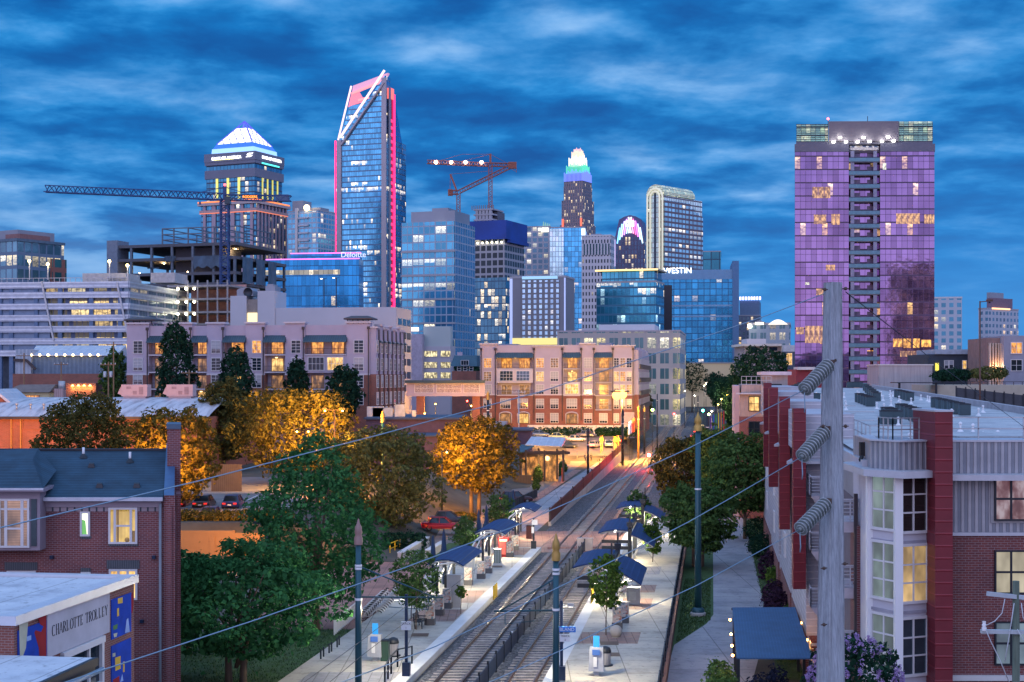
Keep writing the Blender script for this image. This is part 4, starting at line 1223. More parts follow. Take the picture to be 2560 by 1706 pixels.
B.body('top_band', mat('hotel top', (.12, .26, .42), .4, .4, var=.08), B.z(698), B.z(674), -B.w - .3, B.x(1836), -.3, B.dp)
B.body('end_slab', mat('end slab', (.07, .17, .32), .5, .3, var=.08), 0, B.z(653), B.x(1831), .2, -1.5, B.dp)
MB().box(B.x(1655), -.3, B.z(845), B.x(1680), .02, B.z(712)).build('dark_slot', mat('dark slot', (.01, .015, .03), .4), B.root)
for py in (766, 793, 697):
 MB().box(-B.w, -.25, B.z(py), B.x(1832), .02, B.z(py) + .9).build('band', mat('pale band', (.2, .35, .52), .5), B.root)
text('lettering', 'WESTIN', 4.2, sgn, B.root, (B.x(1694), -.7, B.z(685) + .6), (PI / 2, 0, 0), .15)
B = simple('beige_office', 'long low beige office with rows of tall windows behind the apartments', 1393, 1700, 1718, 480, 829, .16,
 facade('beige windows', 4.3, 5.2, (.42, .38, .36), (.07, .12, .15), .28, 0, (.16, .84), (.2, .88), 2, estr=1.0, ecol=(1, .78, .3), metal=.3), None, [(1490, 1632, 808)], 'office building', par=stone, pm=whitest)
B = simple('violet_crown_tower', 'small distant tower with a row of violet lights around its crown', 1845, 1900, 1908, 1300, 790, .2,
 facade('violet tower', 3.6, 4.6, (.10, .13, .2), (.05, .08, .12), .25, 0, (.25, .8), (.2, .8), estr=1.4, ecol=(1, .65, .25), metal=.4))
B.body('crown', mat('crown grey', (.10, .18, .3), .5), B.z(790), B.z(752), B.x(1849), -.5, .5, B.dp - .5)
for i in range(8):
 x = B.x(1851 + i * 7); MB().box(x - .8, -.8, B.z(750), x + .8, .3, B.z(742)).build('crown_light', emat('violet light', (.5, .45, 1), 3), B.root)
B = simple('arch_roofed_block', 'grey apartment block with an arched gable lit white', 1872, 1975, 1988, 600, 812, .2,
 facade('arch block', 4.0, 4.6, (.26, .33, .40), (.05, .10, .14), .25, 0, (.2, .8), (.2, .85), 2, estr=1.2, ecol=(1, .62, .25), metal=.3), None, None, 'apartment building')
b = MB(); xs_ = [B.x(1920 + 50 * k / 12) for k in range(13)]
b.xprism([(x, B.z(812) + 2.2 * math.sin(PI * k / 12) + .01) for k, x in enumerate(xs_)], -.6, 8); b.build('arched_gable', emat('lit gable', (1, .9, .7), .8, (.5, .5, .5)), B.root)
B.body('turret', emat('lit turret', (1, .9, .65), 1.6), B.z(812), B.z(806), B.x(1888), B.x(1909), -.5, 4)
MB().xprism([(B.x(1884), B.z(806)), (B.x(1913), B.z(806)), (B.x(1899), B.z(801))], -1, 5).build('turret_roof', greyst, B.root)
q = B.x(1875); MB().ball((q, -4, B.z(816)), .9, 8, 6).build('floodlight', emat('floodlight', (1, .9, .7), 12), B.root)
simple('white_window_tower', 'pale tower with square blue windows right of the purple tower', 2330, 2405, 2417, 800, 746, .2,
 facade('white square windows', 4.2, 4.0, (.42, .46, .54), (.05, .16, .26), .13, 0, (.22, .78), (.2, .8), estr=1.4, ecol=(1, .66, .25), metal=.4), None, [(2372, 2380, 741), (2345, 2350, 744)], 'apartment tower', par=whitest)
B = simple('stepped_top_tower', 'distant pale tower with a stepped reddish top at the far right', 2446, 2470, 2546, 900, 773, .9,
 facade('stepped windows', 4.0, 4.0, (.40, .44, .52), (.03, .09, .16), .1, 0, (.25, .78), (.25, .78), estr=1.3, ecol=(1, .6, .3), metal=.4), None, None, dmax=80)
B.body('upper_step', mat('reddish step', (.18, .12, .17), .7), B.z(773), B.z(744), -B.w * .7, -1, 6, B.dp * .85)
B.body('roof_box', greym, B.z(744), B.z(730), -B.w * .7, -2, 6, B.dp * .6)
MB().box(.0, 4, B.z(773), .6, B.dp * .7, B.z(769)).build('roof_lights', emat('roof lights', (1, .5, .25), 1.5), B.root)
# ---- purple glass apartment tower
B = Bld('purple_glass_tower', 'tall purple glass apartment tower with a balcony stack and floodlit top', 1987, 2336, 2338, 345, .02, 28, 'apartment tower')
pg = facade('purple glass', 1.32, 3.22, (.06, .04, .09), (.28, .18, .38), .035, .012, (.03, .97), (.05, .95), estr=1.0, ecol=(1, .55, .16), ecol2=(1, .72, .5), metal=.85, rough=.05, wob=.06, hlines=1)
PT = B
zt = B.z(377)
xa, xb = B.x(2122), B.x(2200)
for nm, x0, x1, y0 in (('left_glass_wall', -B.w, xa, 0), ('right_glass_wall', xb, 0, 0), ('recessed_glass_wall', xa, xb, 2.0)):
 MB().box(x0, y0, 0, x1, B.dp, zt).build(nm, pg, B.root)
spm = mat('dark spandrel', (.03, .018, .05), .4, .5)
for k in range(21):
 z = zt - 2.6 - k * 3.22
 if z < 3: break
 MB().box(-B.w - .05, -.1, z, xa, .03, z + .05).box(xb, -.1, z, .05, .03, z + .05).build('floor_line', spm, B.root)
 MB().box(xa + .02, .15, z - .18, xb - .02, 1.99, z + .04).build('balcony', mat('balcony slab', (.10, .11, .15), .6) if k == 0 else bpy.data.materials['balcony slab'], B.root)
 bal = MB().box(xa + .02, .05, z + .04, xb - .02, .1, z + .95)
 bal.build('balustrade', mat('balustrade', (.10, .22, .30), .3, .3) if k == 0 else bpy.data.materials['balustrade'], B.root)
 MB().bar((xa + .02, .07, z + 1.0), (xb - .02, .07, z + 1.0), .09).build('handrail', spm, B.root)
 for px in (2143, 2176):
  x = B.x(px)
  f = MB().box(x - .75, 1.9, z + .05, x + .75, 2.02, z + 2.3).build('balcony_door', mat('door frame', (.12, .10, .2), .4) if (k == 0 and px == 2143) else bpy.data.materials['door frame'], B.root)
for px in (2131, 2188):
 MB().box(B.x(px) - .45, .2, 0, B.x(px) + .45, 1.1, zt).build('balcony_column', mat('column lilac', (.20, .22, .34), .5) if px == 2131 else bpy.data.materials['column lilac'], B.root)
top = mat('slate panel', (.12, .125, .17), .5, .3, var=.08)
MB().box(-B.w - .1, -.25, zt - .2, xa, B.dp + .1, B.z(360)).box(xb, -.25, zt - .2, .1, B.dp + .1, B.z(360)).box(xa, 1.4, zt - .2, xb, B.dp, B.z(362)).build('parapet', top, B.root)
MB().box(-B.w + .3, .4, B.z(360), -.4, B.dp - .4, B.z(353)).build('upper_band', top, B.root)
MB().box(B.x(2071), -.1, B.z(353), B.x(2247), B.dp - 2, B.z(303)).build('plant_screen', mat('plant screen', (.15, .14, .17), .6, .2, var=.06), B.root)
lv = facade('lit screens', 1.15, 2.0, (.04, .09, .10), (.25, .4, .34), .72, 0, (.04, .96), (.06, .9), estr=.72, ecol=(.65, .95, .5), ecol2=(1, .8, .55), metal=.2)
MB().box(B.x(1991), .5, B.z(353), B.x(2070), B.dp - 2, B.z(310)).build('light_screen', lv, B.root)
MB().box(B.x(2248), .5, B.z(353), B.x(2332), B.dp - 2, B.z(303)).build('light_screen', lv, B.root)
fb = MB()
for k in range(9):
 z = B.z(353) + k * .52
 fb.box(B.x(1990), .3, z, B.x(2070), .42, z + .09).box(B.x(2248), .3, z, B.x(2333), .42, z + .09)
fb.build('louvre_bars', spm, B.root)
for i, (px, py) in enumerate(((2099, 344), (2158, 344), (2219, 343), (2083, 355), (2114, 355), (2143, 355), (2173, 354), (2204, 354), (2233, 353))):
 q = (B.x(px), -.5, B.z(py))
 fl_ = MB().cbox((q[0], -.45, q[2] - .25), .7, .5, .4).build('floodlight', emat('floodlight white', (1, .97, .88), 6) if i == 0 else bpy.data.materials['floodlight white'], B.root)
 lamp('flood', (q[0], -1.1, q[2] + .3), (1, .95, .85), 55, B.root, .1)
MB().box(xa + .3, .8, B.z(374), xb - .3, 1.35, B.z(363)).build('roof_terrace', facade('terrace', 1.4, 2.2, (.5, .5, .5), (.1, .1, .15), .3, 0, (.2, .8), (.2, .85), estr=1.4), B.root)
MB().bar((B.x(2170), 4, B.z(303)), (B.x(2170), 4, B.z(283)), .16).bar((B.x(2070), 4, B.z(310)), (B.x(2070), 4, B.z(290)), .12).build('antenna', M['dark'], B.root)
MB().ball((B.x(2070), 4, B.z(289)), .3, 8, 6).build('warning_light', emat('red light', (1, .1, .1), 6), B.root)
# ---- left end of the skyline
T = thing('lit_brick_tower', 'dark tower of many lit windows, seen mirrored in the purple glass', 'tower', (243, -200, 0), .05)
MB().box(-27, -15, 0, 27, 0, 88).box(-17, 0, 0, 17, .01, 1).build('body', facade('mirrored windows', 2.4, 3.3, (.03, .012, .02), (.02, .02, .04), .5, 0, (.2, .8), (.2, .8), estr=2.6, ecol=(1, .5, .2)), T)
B = Bld('corner_office', 'grey glass office block with warm top floor at the left edge', -60, 42, 160, 430, .55, 60, 'office building')
B.body('body', facade('corner office', 2.8, 4.2, (.12, .19, .28), (.10, .18, .26), .12, .12, (.1, .9), (.15, .9), estr=1.1, ecol=(1, .75, .35), metal=.55, wob=.5), 0, B.z(603))
B.body('roof_box', greym, B.z(603), B.z(572), -B.w, -2, 2, 16)
MB().box(-7, 1.5, B.z(603), -.5, 13, B.z(583)).build('brick_top', mat('brick red top', (.22, .12, .12), .8), B.root)
MB().box(.02, B.dp * .7, 0, 1.2, B.dp, B.z(640)).build('brick_wing', facade('brick wing', 4, 4.2, (.26, .11, .09), (.05, .14, .16), .1, 0, (.2, .85), (.2, .85), estr=1, metal=.5), B.root)
MB().box(-B.w - .4, -.4, B.z(603), .6, B.dp, B.z(596)).build('cornice', mat('slate cornice', (.08, .14, .2), .6), B.root)
r = thing('steel_frame_building', 'open steel frame of a building under construction with hanging tarpaulins', 'construction site', P(590, 945, 430) - Vector((0, 0, 17)), -.30)
d = 430
slabm = mat('bare deck', (.085, .095, .12), .8, var=.2, scale=.1); colm = mat('steel column', (.10, .14, .19), .6, .2)
Wf, Df = 44.0, 34.0
zz = [PZ(y, d) for y in (735, 705, 678, 640, 605)]
for z in zz[1:]:
 MB().box(-Wf, 0, z - .9, 0, Df, z).build('floor_deck', slabm, r)
for i in range(7):
 for y in (.4, Df - .4):
  x = -Wf + .6 + i * (Wf - 1.2) / 6
  MB().cbox((x, y, 2), .7, .7, (zz[-1] if i < 6 else zz[-2]) - 2).build('column', colm, r)
MB().box(-Wf - .6, -.4, 0, -Wf + 3.2, 6, PZ(592, d)).build('core_wall', mat('core wall', (.15, .2, .27), .7), r)
MB().box(-Wf * .55, 6, zz[2], -Wf * .2, 20, zz[-1]).build('core_wall', slabm, r)
fb = MB()
for zf in (PZ(592, d), PZ(578, d), PZ(563, d)):
 for x in (-27, -18, -9, -1): fb.bar((x, 3, zf), (x + (9 if x < -1 else 0), 3, zf), .3); fb.bar((x, 3, zf), (x, 26, zf), .3)
for x in (-27, -23, -18, -13, -9, -4, -1): fb.bar((x, 3, zz[-1]), (x, 3, PZ(563 if x < -8 else 580, d)), .35); fb.bar((x, 24, zz[-1]), (x, 24, PZ(563, d)), .3)
fb.build('roof_steelwork', colm, r)
tp = mat('blue grey tarpaulin', (.05, .10, .16), .6, var=.3, scale=.3)
for (x0, x1, z0, z1) in ((-24, -20.5, PZ(652, d), PZ(636, d)), (-14, -2, PZ(672, d), PZ(638, d)), (-30, -26, PZ(668, d), PZ(664, d))):
 rows = []
 for j in range(5):
  rows.append([(x0 + (x1 - x0) * i / 14, -.6 - .35 * math.sin(i * 1.7 + j), z1 + (z0 - z1) * (j / 4) * (1 - .25 * abs(math.sin(i * .9)))) for i in range(15)])
 MB().sheet(rows, True).build('tarpaulin', tp, r, fix=False)
for (y0, y1) in ((3, 10), (12, 18), (20, 26)):
 rows = [[(.6 + .3 * math.sin(i * 1.5), y0 + (y1 - y0) * i / 8, zz[3] - (zz[3] - zz[1]) * j / 3) for i in range(9)] for j in range(4)]
 MB().sheet(rows, True).build('tarpaulin', tp, r, fix=False)
for i in range(6):
 q = (-Wf + 9 + i * 5.6, 3 + (i % 3) * 5, zz[1 + i % 3] + 3.6)
 MB().ball(q, .22, 8, 6).build('work_bulb', emat('work bulb', (1, .7, .35), 14) if i == 0 else bpy.data.materials['work bulb'], r)
 if i % 2: lamp('bulb_light', (q[0], q[1], q[2] - .5), (1, .6, .25), 700, r, .2)
r = thing('floodlit_scaffold', 'open floors full of bright work lights below the steel frame', 'construction site', P(545, 945, 380) - Vector((0, 0, 17)), -.25)
d = 380
for i, y in enumerate((712, 745, 778, 808, 838)):
 MB().box(-15, 0, PZ(y, d) - .5, 3, 20, PZ(y, d)).build('floor_deck', mat('scaffold deck', (.28, .28, .30), .7) if i == 0 else bpy.data.materials['scaffold deck'], r)
for i in range(7):
 x = -14.8 + i * 2.9
 MB().cbox((x, .3, 2), .35, .35, PZ(700, d) - 2).build('column', bpy.data.materials['scaffold deck'], r)
MB().box(-14, 12, 4, 2.5, 12.4, PZ(705, d)).build('back_wall', mat('pink back wall', (.40, .22, .2), .8), r)
wl = emat('work lamp', (1, .88, .55), 22)
for j, y in enumerate((721, 754, 784, 812)):
 for i in range(3):
  x = -11.8 + i * 2.4
  if j == 3 and i > 0: continue
  MB().ball((x, .1, PZ(y, d)), .33, 8, 6).build('work_light', wl, r)
  if i == 1: lamp('work_lamp', (x, -.8, PZ(y, d)), (1, .85, .5), 60, r, .3)
d = 350
B = Bld('parking_garage', 'long pale parking garage with horizontal metal screens and lit decks', -60, 322, 470, d, .12, 60, 'parking garage')
scr = linemat('metal screen', (.36, .42, .52), (.52, .58, .66), .9, .6, 'v', .45, .5, .4, .05)
dk = facade('lit deck', 5.6, 9, (.06, .10, .2), (.12, .1, .06), .92, 0, (.1, .9), (0, 1), 4, estr=1.0, ecol=(1, .64, .2), ecol2=(1, .85, .5), metal=.1)
for i, py in enumerate((704, 729, 758, 787, 815, 845, 875)):
 z1 = B.z(py) ; z0 = z1 - 1.55
 b = MB(); b.hexa([(-B.w, -.3, z0), (0, -.3, z0), (0, 0, z0), (-B.w, 0, z0)], [(-B.w, -.3, z1), (0, -.3, z1), (0, 0, z1), (-B.w, 0, z1)])
 b.box(0, 0, z0, .3, B.dp, z1)
 b.build('deck_parapet', scr, B.root)
 if i < 6:
  zb = B.z((704, 729, 758, 787, 815, 845, 875)[i + 1])
  MB().box(B.x(108 + i * 4.5), .6, zb, B.x(298 + i * 5), .9, z0).build('lit_deck', dk, B.root)
  MB().box(B.x(300 + i * 5), .6, zb, -.2, .9, z0).box(-.4, .9, zb, -.1, B.dp, z0).build('dim_deck', facade('dim deck', 6, 9, (.16, .22, .32), (.12, .17, .26), .25, 0, (.1, .9), (0, 1), 3, estr=.5, metal=.3) if i == 0 else bpy.data.materials['dim deck'], B.root)
  MB().box(-B.w, .3, zb, B.x(106 + i * 4.5), .6, z0).build('mesh_screen', mat('blue mesh', (.19, .27, .40), .6, .3, var=.1) if i == 0 else bpy.data.materials['blue mesh'], B.root)
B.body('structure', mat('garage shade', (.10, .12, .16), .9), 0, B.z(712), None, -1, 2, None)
for px in (0, 28, 90, 150, 228, 300):
 MB().box(B.x(px) - .5, -.15, 2, B.x(px) + .5, .62, B.z(712)).build('column', mat('garage column', (.10, .17, .3), .6) if px == 0 else bpy.data.materials['garage column'], B.root)
MB().bar((B.x(106), -.5, B.z(703)), (B.x(136), -.5, B.z(850)), .35).bar((B.x(294), -.5, B.z(706)), (B.x(322), -.5, B.z(840)), .35).build('slanted_frame', whitest, B.root)
pb = mat('parapet box', (.42, .42, .43), .7)
for a, c, y in ((185, 296, 679), (358, 419, 679), (250, 300, 690)):
 MB().box(B.x(a), 5, B.z(704), B.x(c), 14, B.z(y)).build('roof_box', pb, B.root)
rl = MB()
for k in range(30): rl.bar((-B.w + k * B.w / 29, -.1, B.z(704)), (-B.w + k * B.w / 29, -.1, B.z(694)), .1)
rl.bar((-B.w, -.1, B.z(694)), (0, -.1, B.z(694)), .12); rl.build('roof_railing', M['steel'], B.root)
for i, (px, py) in enumerate(((74, 653), (120, 661), (274, 654), (319, 664))):
 q = P(px, py, 352)
 o = thing('roof_lamp', ['short lamp on the garage roof in front of the corner office', 'lamp on the garage roof beside the brick office wing', 'tall lamp on the garage roof before the steel frame', 'lamp on the garage roof right of the tall one'][i], 'lamp post', (q.x, 352, PZ(700, 352)), 0, 'lamps on the garage roof')
 h = q.z - PZ(700, 352)
 MB().cbox((0, 0, 0), .22, .22, h).build('pole', M['steel'], o)
 MB().ball((0, -.2, h), .38, 8, 6).build('lamp_head', emat('garage lamp', (1, .72, .25), 12) if i == 0 else bpy.data.materials['garage lamp'], o)
 lamp('garage_light', (0, -1.5, h - .6), (1, .75, .35), 120, o, .3)
# == buildings in the middle distance
_wc = {}
def win(root, x, y, z, w, h, cols, rows, fm, pm, rz=0, fw=.10, mw=.06, name='window'):
 """a window: white frame with glazing bars, and its pane as a sub-part"""
 k = (round(w, 2), round(h, 2), cols, rows, fm.name, fw, mw)
 if k not in _wc:
  b = MB()
  b.box(-w / 2 - fw, -.08, -fw, -w / 2, .04, h + fw).box(w / 2, -.08, -fw, w / 2 + fw, .04, h + fw)
  b.box(-w / 2, -.08, -fw, w / 2, .04, 0).box(-w / 2, -.08, h, w / 2, .04, h + fw)
  for i in range(1, cols): b.box(-w / 2 + w * i / cols - mw / 2, -.05, 0, -w / 2 + w * i / cols + mw / 2, .03, h)
  for i in range(1, rows): b.box(-w / 2, -.045, h * i / rows - mw / 2, w / 2, .028, h * i / rows + mw / 2)
  o = b.build(name, fm, root); _wc[k] = o.data
 else:
  o = bpy.data.objects.new(name, _wc[k]); COL.objects.link(o); o.parent = root
 o.location = (x, y, z); o.rotation_euler[2] = rz
 k = ('p', round(w, 2), round(h, 2), pm.name)
 if k not in _wc:
  p = MB().quad((-w / 2, .0, 0), (w / 2, .0, 0), (w / 2, .0, h), (-w / 2, .0, h)).build('pane', pm, o, fix=False); _wc[k] = p.data
 else:
  p = bpy.data.objects.new('pane', _wc[k]); COL.objects.link(p); p.parent = o
 return o
def litpane(name, c1, c2, s, curtain=0.0, blinds=False, sc=1.2):
 m, t, b = newmat(name)
 uv = t.n('ShaderNodeUVMap').outputs[0]
 oi = t.n('ShaderNodeObjectInfo').outputs['Random']
 u, v = t.sep(uv)[:2]
 n1 = t.noise(t.comb(t.m('MULTIPLY', u, 1.6), t.m('MULTIPLY', v, .8), t.m('MULTIPLY', oi, 30)), sc, 4, .6)
 f = t.ss(n1, .3, .7)
 if curtain:
  f = t.m('MULTIPLY', f, t.m('ADD', .65, t.m('MULTIPLY', t.m('SINE', t.m('MULTIPLY', u, 34)), .35 * curtain)))
 if blinds:
  f = t.m('MULTIPLY', f, t.m('ADD', .7, t.m('MULTIPLY', t.m('SINE', t.m('MULTIPLY', v, 80)), .3)))
 t.put(b.inputs['Emission Color'], t.mix(f, c1, c2))
 t.put(b.inputs['Emission Strength'], t.m('MULTIPLY', t.m('ADD', .35, f), s))
 b.inputs['Base Color'].default_value = (.12, .1, .08, 1)
 b.inputs['Roughness'].default_value = .1
 return m
def blindpane(name, col, dark):
 m, t, b = newmat(name)
 uv = t.n('ShaderNodeUVMap').outputs[0]
 oi = t.n('ShaderNodeObjectInfo').outputs['Random']
 u, v = t.sep(uv)[:2]
 lim = t.m('MULTIPLY', t.m('FRACT', t.m('MULTIPLY', oi, 7.3)), 1.4)
 k = t.m('GREATER_THAN', v, lim)
 st = t.m('ADD', .8, t.m('MULTIPLY', t.m('SINE', t.m('MULTIPLY', v, 60)), .2))
 c = t.mix(k, dark, t.mix(st, tuple(x * .6 for x in col), col))
 t.put(b.inputs['Base Color'], c)
 t.put(b.inputs['Roughness'], t.m('ADD', .08, t.m('MULTIPLY', k, .25)))
 b.inputs['Specular IOR Level'].default_value = .8
 return m
PW = {
 'amber': litpane('amber pane', (.55, .16, .02), (1, .50, .10), 1.2, .4),
 'gold': litpane('gold pane', (.6, .28, .05), (1, .70, .25), 1.3, .3),
 'dim': litpane('dim warm pane', (.10, .05, .03), (.6, .28, .09), .55),
 'blind': blindpane('blind pane', (.34, .37, .42), (.02, .03, .05)),
 'dark': mat('dark pane', (.015, .03, .045), .06, .3, var=.2),
 'sky': mat('sky pane', (.10, .16, .2), .05, .7, var=.2),
}
frw = mat('white window frame', (.62, .62, .64), .5, var=.05)
stucco = mat('lilac stucco', (.40, .36, .45), .85, var=.08, scale=.3)
stucco2 = mat('pale stucco trim', (.52, .49, .54), .8, var=.06)
brk = brickmat('red brick far', (.27, .085, .055), (.20, .065, .05), (.28, .2, .17), .5, .17, .02)
awn = linemat('slate awning', (.035, .075, .10), (.055, .10, .13), .42, .75, 'u', .4, .3)
pipe = mat('dark pipe', (.04, .03, .035), .5)
woodd = mat('balcony wood', (.30, .17, .09), .7)
railm = mat('balcony rail', (.06, .05, .055), .5)
def balcony(B, x0, x1, z, lit, depth=1.6, h=2.55, ndoor=1, rail=True, wood=True):
 """a recessed balcony: slab, rail, back wall with lit doors"""
 MB().box(x0, -.12, z - .22, x1, depth, z).build('balcony_slab', stucco2, B.root)
 if rail:
  b = MB(); b.box(x0, -.08, z + .98, x1, -.02, z + 1.05).box(x0, -.08, z + .08, x1, -.02, z + .14)
  n = max(4, int((x1 - x0) / .22))
  for i in range(n + 1): b.box(x0 + (x1 - x0) * i / n - .02, -.07, z + .1, x0 + (x1 - x0) * i / n + .02, -.03, z + 1.0)
  b.build('balustrade', railm, B.root)
 for i in range(ndoor):
  a = x0 + (x1 - x0) * (i + .22) / ndoor; c = x0 + (x1 - x0) * (i + .78) / ndoor
  win(B.root, (a + c) / 2, depth - .03, z + .12, c - a, h - .35, 2, 1 if wood else 3, woodd if wood else frw, PW[lit], name='balcony_door')
 if lit in ('amber', 'gold'):
  MB().cbox(((x0 + x1) / 2, depth * .55, z + h - .12), .3, .3, .12).build('balcony_lamp', bpy.data.materials.get('balcony lamp') or emat('balcony lamp', (1, .6, .2), 5), B.root)
def seg(B, m, x0, x1, z0, z1, y0=0, y1=1.6, name='wall'):
 return MB().box(x0, y0, z0, x1, y1, z1).build(name, m, B.root)
# ---- left apartment house
B = Bld('apartment_house', 'lilac and brick apartment house with corner turrets behind the trees', 317, 925, 1000, 250, PHI, 34, 'apartment house')
zb, zt, zbr = 0, B.z(815), B.z(936)
W1, D1 = B.w, B.dp
MB().box(-W1, 1.6, zb, 0, D1, zt - .6).build('core', stucco, B.root)
slots = [(372, 410), (480, 517), (561, 614), (662, 713), (762, 866)]
edges = [317] + [p for s_ in slots for p in s_] + [925]
rows = [882, 926, 969, 1012]
for i in range(0, len(edges), 2):
 x0, x1 = B.x(edges[i]), B.x(edges[i + 1])
 seg(B, stucco, x0, x1, zbr, zt + .5)
 seg(B, brk, x0 - .02, x1 + .02, zb, zbr, -.05)
 MB().box(x0 - .2, -.3, zt + .5, x1 + .2, 1.9, zt + .8).build('cornice', stucco2, B.root)
 MB().box(x0 - .02, -.14, zbr - .15, x1 + .02, .05, zbr + .15).build('string_course', stucco2, B.root)
 MB().bar((x1 - .25, -.12, zt - .5), (x1 - .25, -.12, 5), .16).cbox((x1 - .25, -.15, zt - .6), .45, .4, .5).build('downpipe', pipe, B.root)
wcols = [(345, ('dark', 'blind', 'blind', 'dark')), (447, ('dark', 'blind', 'dark', 'dark')), (540, ('blind', 'dark', 'dark', 'dark')), (642, ('amber', 'dark', 'blind', 'dark')), (740, ('dark', 'blind', 'dark', 'blind')), (897, ('dark', 'blind', 'dark', 'dark'))]
for px, ks in wcols:
 for py, k in zip(rows, ks):
  win(B.root, B.x(px), -.03 if py < 950 else -.08, B.z(py), 1.6, 2.15, 2, 4, frw, PW[k])
for si, (a, c) in enumerate(slots):
 x0, x1 = B.x(a), B.x(c)
 MB().box(x0, .4, zt - 2.6, x1, 1.7, zt + .2).build('parapet', stucco, B.root)
 MB().hexa([(x0 - .15, -1.0, zt - 2.9), (x1 + .15, -1.0, zt - 2.9), (x1 + .15, .5, zt - 2.75), (x0 - .15, .5, zt - 2.75)],
   [(x0 - .15, -1.0, zt - 2.75), (x1 + .15, -1.0, zt - 2.75), (x1 + .15, .5, zt - 1.5), (x0 - .15, .5, zt - 1.5)]).build('awning', awn, B.root)
 for ri, py in enumerate(rows):
  z = B.z(py) - .25
  if si == 4 and ri in (1, 3):
   seg(B, stucco if ri < 2 else brk, x0, x1, z - .2, z + 2.85, .1, 1.6)
   for f in (.27, .73): win(B.root, x0 + (x1 - x0) * f, .06, z + .3, 2.8, 2.2, 4, 2, frw, PW['dark' if f < .5 else 'gold'])
  else:
   balcony(B, x0, x1, z, ('amber' if ri == 0 else ('gold', 'dim', 'dim', 'dim')[(si + ri) % 4]), ndoor=2 if si == 4 else 1)
for a, c in ((862, 930), (313, 388)):
 x0, x1 = B.x(a), B.x(c); z = B.z(812)
 MB().box(x0 + .7, .2, zt + .7, x1 - .7, 3.2, z + .7).build('turret', woodd if a > 500 else stucco, B.root)
 MB().box(x0 - .1, -.5, z + .9, x1 + .1, 3.8, z + 1.15).hexa([(x0 - .1, -.5, z + 1.15), (x1 + .1, -.5, z + 1.15), (x1 + .1, 3.8, z + 1.15), (x0 - .1, 3.8, z + 1.15)], [(x0 + 1, .8, z + 1.6), (x1 - 1, .8, z + 1.6), (x1 - 1, 2.4, z + 1.6), (x0 + 1, 2.4, z + 1.6)]).build('turret_roof', pipe, B.root)
 tb = MB()
 for k in range(5):
  x = x0 + .6 + (x1 - x0 - 1.2) * k / 4
  tb.bar((x, .15, z + .1), (x, -.45, z + .95), .14)
 tb.build('bracket', pipe, B.root)
MB().box(-W1, D1 * .25, zt - .6, -.5, D1, zt - .3).build('flat_roof', roofgrey, B.root)
nb = 7
for i in range(nb):
 y0 = D1 * (i + .08) / nb; y1 = D1 * (i + .62) / nb
 MB().box(.0, y0, zbr, 1.0, y1, zt - .4 + .5 * (i % 2)).build('side_pier', stucco, B.root)
 MB().box(.0, y0 - .01, zb, 1.04, y1 + .01, zbr).build('side_pier', brk, B.root)
 MB().box(-.1, y0 - .2, zt - .4 + .5 * (i % 2), 1.3, y1 + .2, zt - .1 + .5 * (i % 2)).build('cornice', stucco2, B.root)
 MB().hexa([(0, y1, zt - 2.9), (1.5, y1, zt - 2.9), (1.5, D1 * (i + 1.05) / nb, zt - 2.9), (0, D1 * (i + 1.05) / nb, zt - 2.9)], [(0, y1, zt - 1.9), (1.5, y1, zt - 2.7), (1.5, D1 * (i + 1.05) / nb, zt - 2.7), (0, D1 * (i + 1.05) / nb, zt - 1.9)]).build('awning', awn, B.root)
 MB().bar((1.1, y1, zt - .6), (1.1, y1, 4), .18).build('downpipe', pipe, B.root)
 for ri, py in enumerate(rows + [1050]):
  win(B.root, 1.02 if ri < 2 else 1.07, (y0 + y1) / 2, B.z(py), 1.3, 2.1, 2, 3, frw, PW['dark' if (i + ri) % 3 else 'blind'], PI / 2)
  MB().box(0, y1 + .1, B.z(py) - .2, 1.1, D1 * (i + .98) / nb, B.z(py) - .05).build('balcony_slab', railm, B.root)
# ---- right apartment house
B = Bld('apartment_house', 'four-storey brick and stucco apartment house beside the big orange street lamp', 1200, 1586, 1676, 330, PHI, 60, 'apartment house')
zb, zt, zbr = 3, B.z(866), B.z(987)
MB().box(-B.w, 1.5, zb, 0, B.dp, zt - .5).build('core', stucco, B.root)
slots = [(1242, 1332), (1409, 1450), (1488, 1529)]
edges = [1200] + [p for s_ in slots for p in s_] + [1586]
rows = [919, 953, 986, 1022, 1058]
for i in range(0, len(edges), 2):
 x0, x1 = B.x(edges[i]), B.x(edges[i + 1])
 seg(B, stucco, x0, x1, zbr, zt + (.5 if i % 4 == 0 else 0), 0, 1.5)
 seg(B, brk, x0 - .02, x1 + .02, zb, zbr, -.06, 1.5)
 MB().box(x0 - .2, -.3, zt + (.5 if i % 4 == 0 else 0), x1 + .2, 1.7, zt + .3 + (.5 if i % 4 == 0 else 0)).build('cornice', stucco2, B.root)
 MB().box(x0, -.16, zbr - .2, x1, .05, zbr + .12).build('string_course', stucco2, B.root)
 for x in (x0 + .3, x1 - .3):
  MB().bar((x, -.14, zt - .7), (x, -.14, zb + 4), .2).cbox((x, -.16, zt - .9), .55, .5, .6).build('downpipe', pipe, B.root)
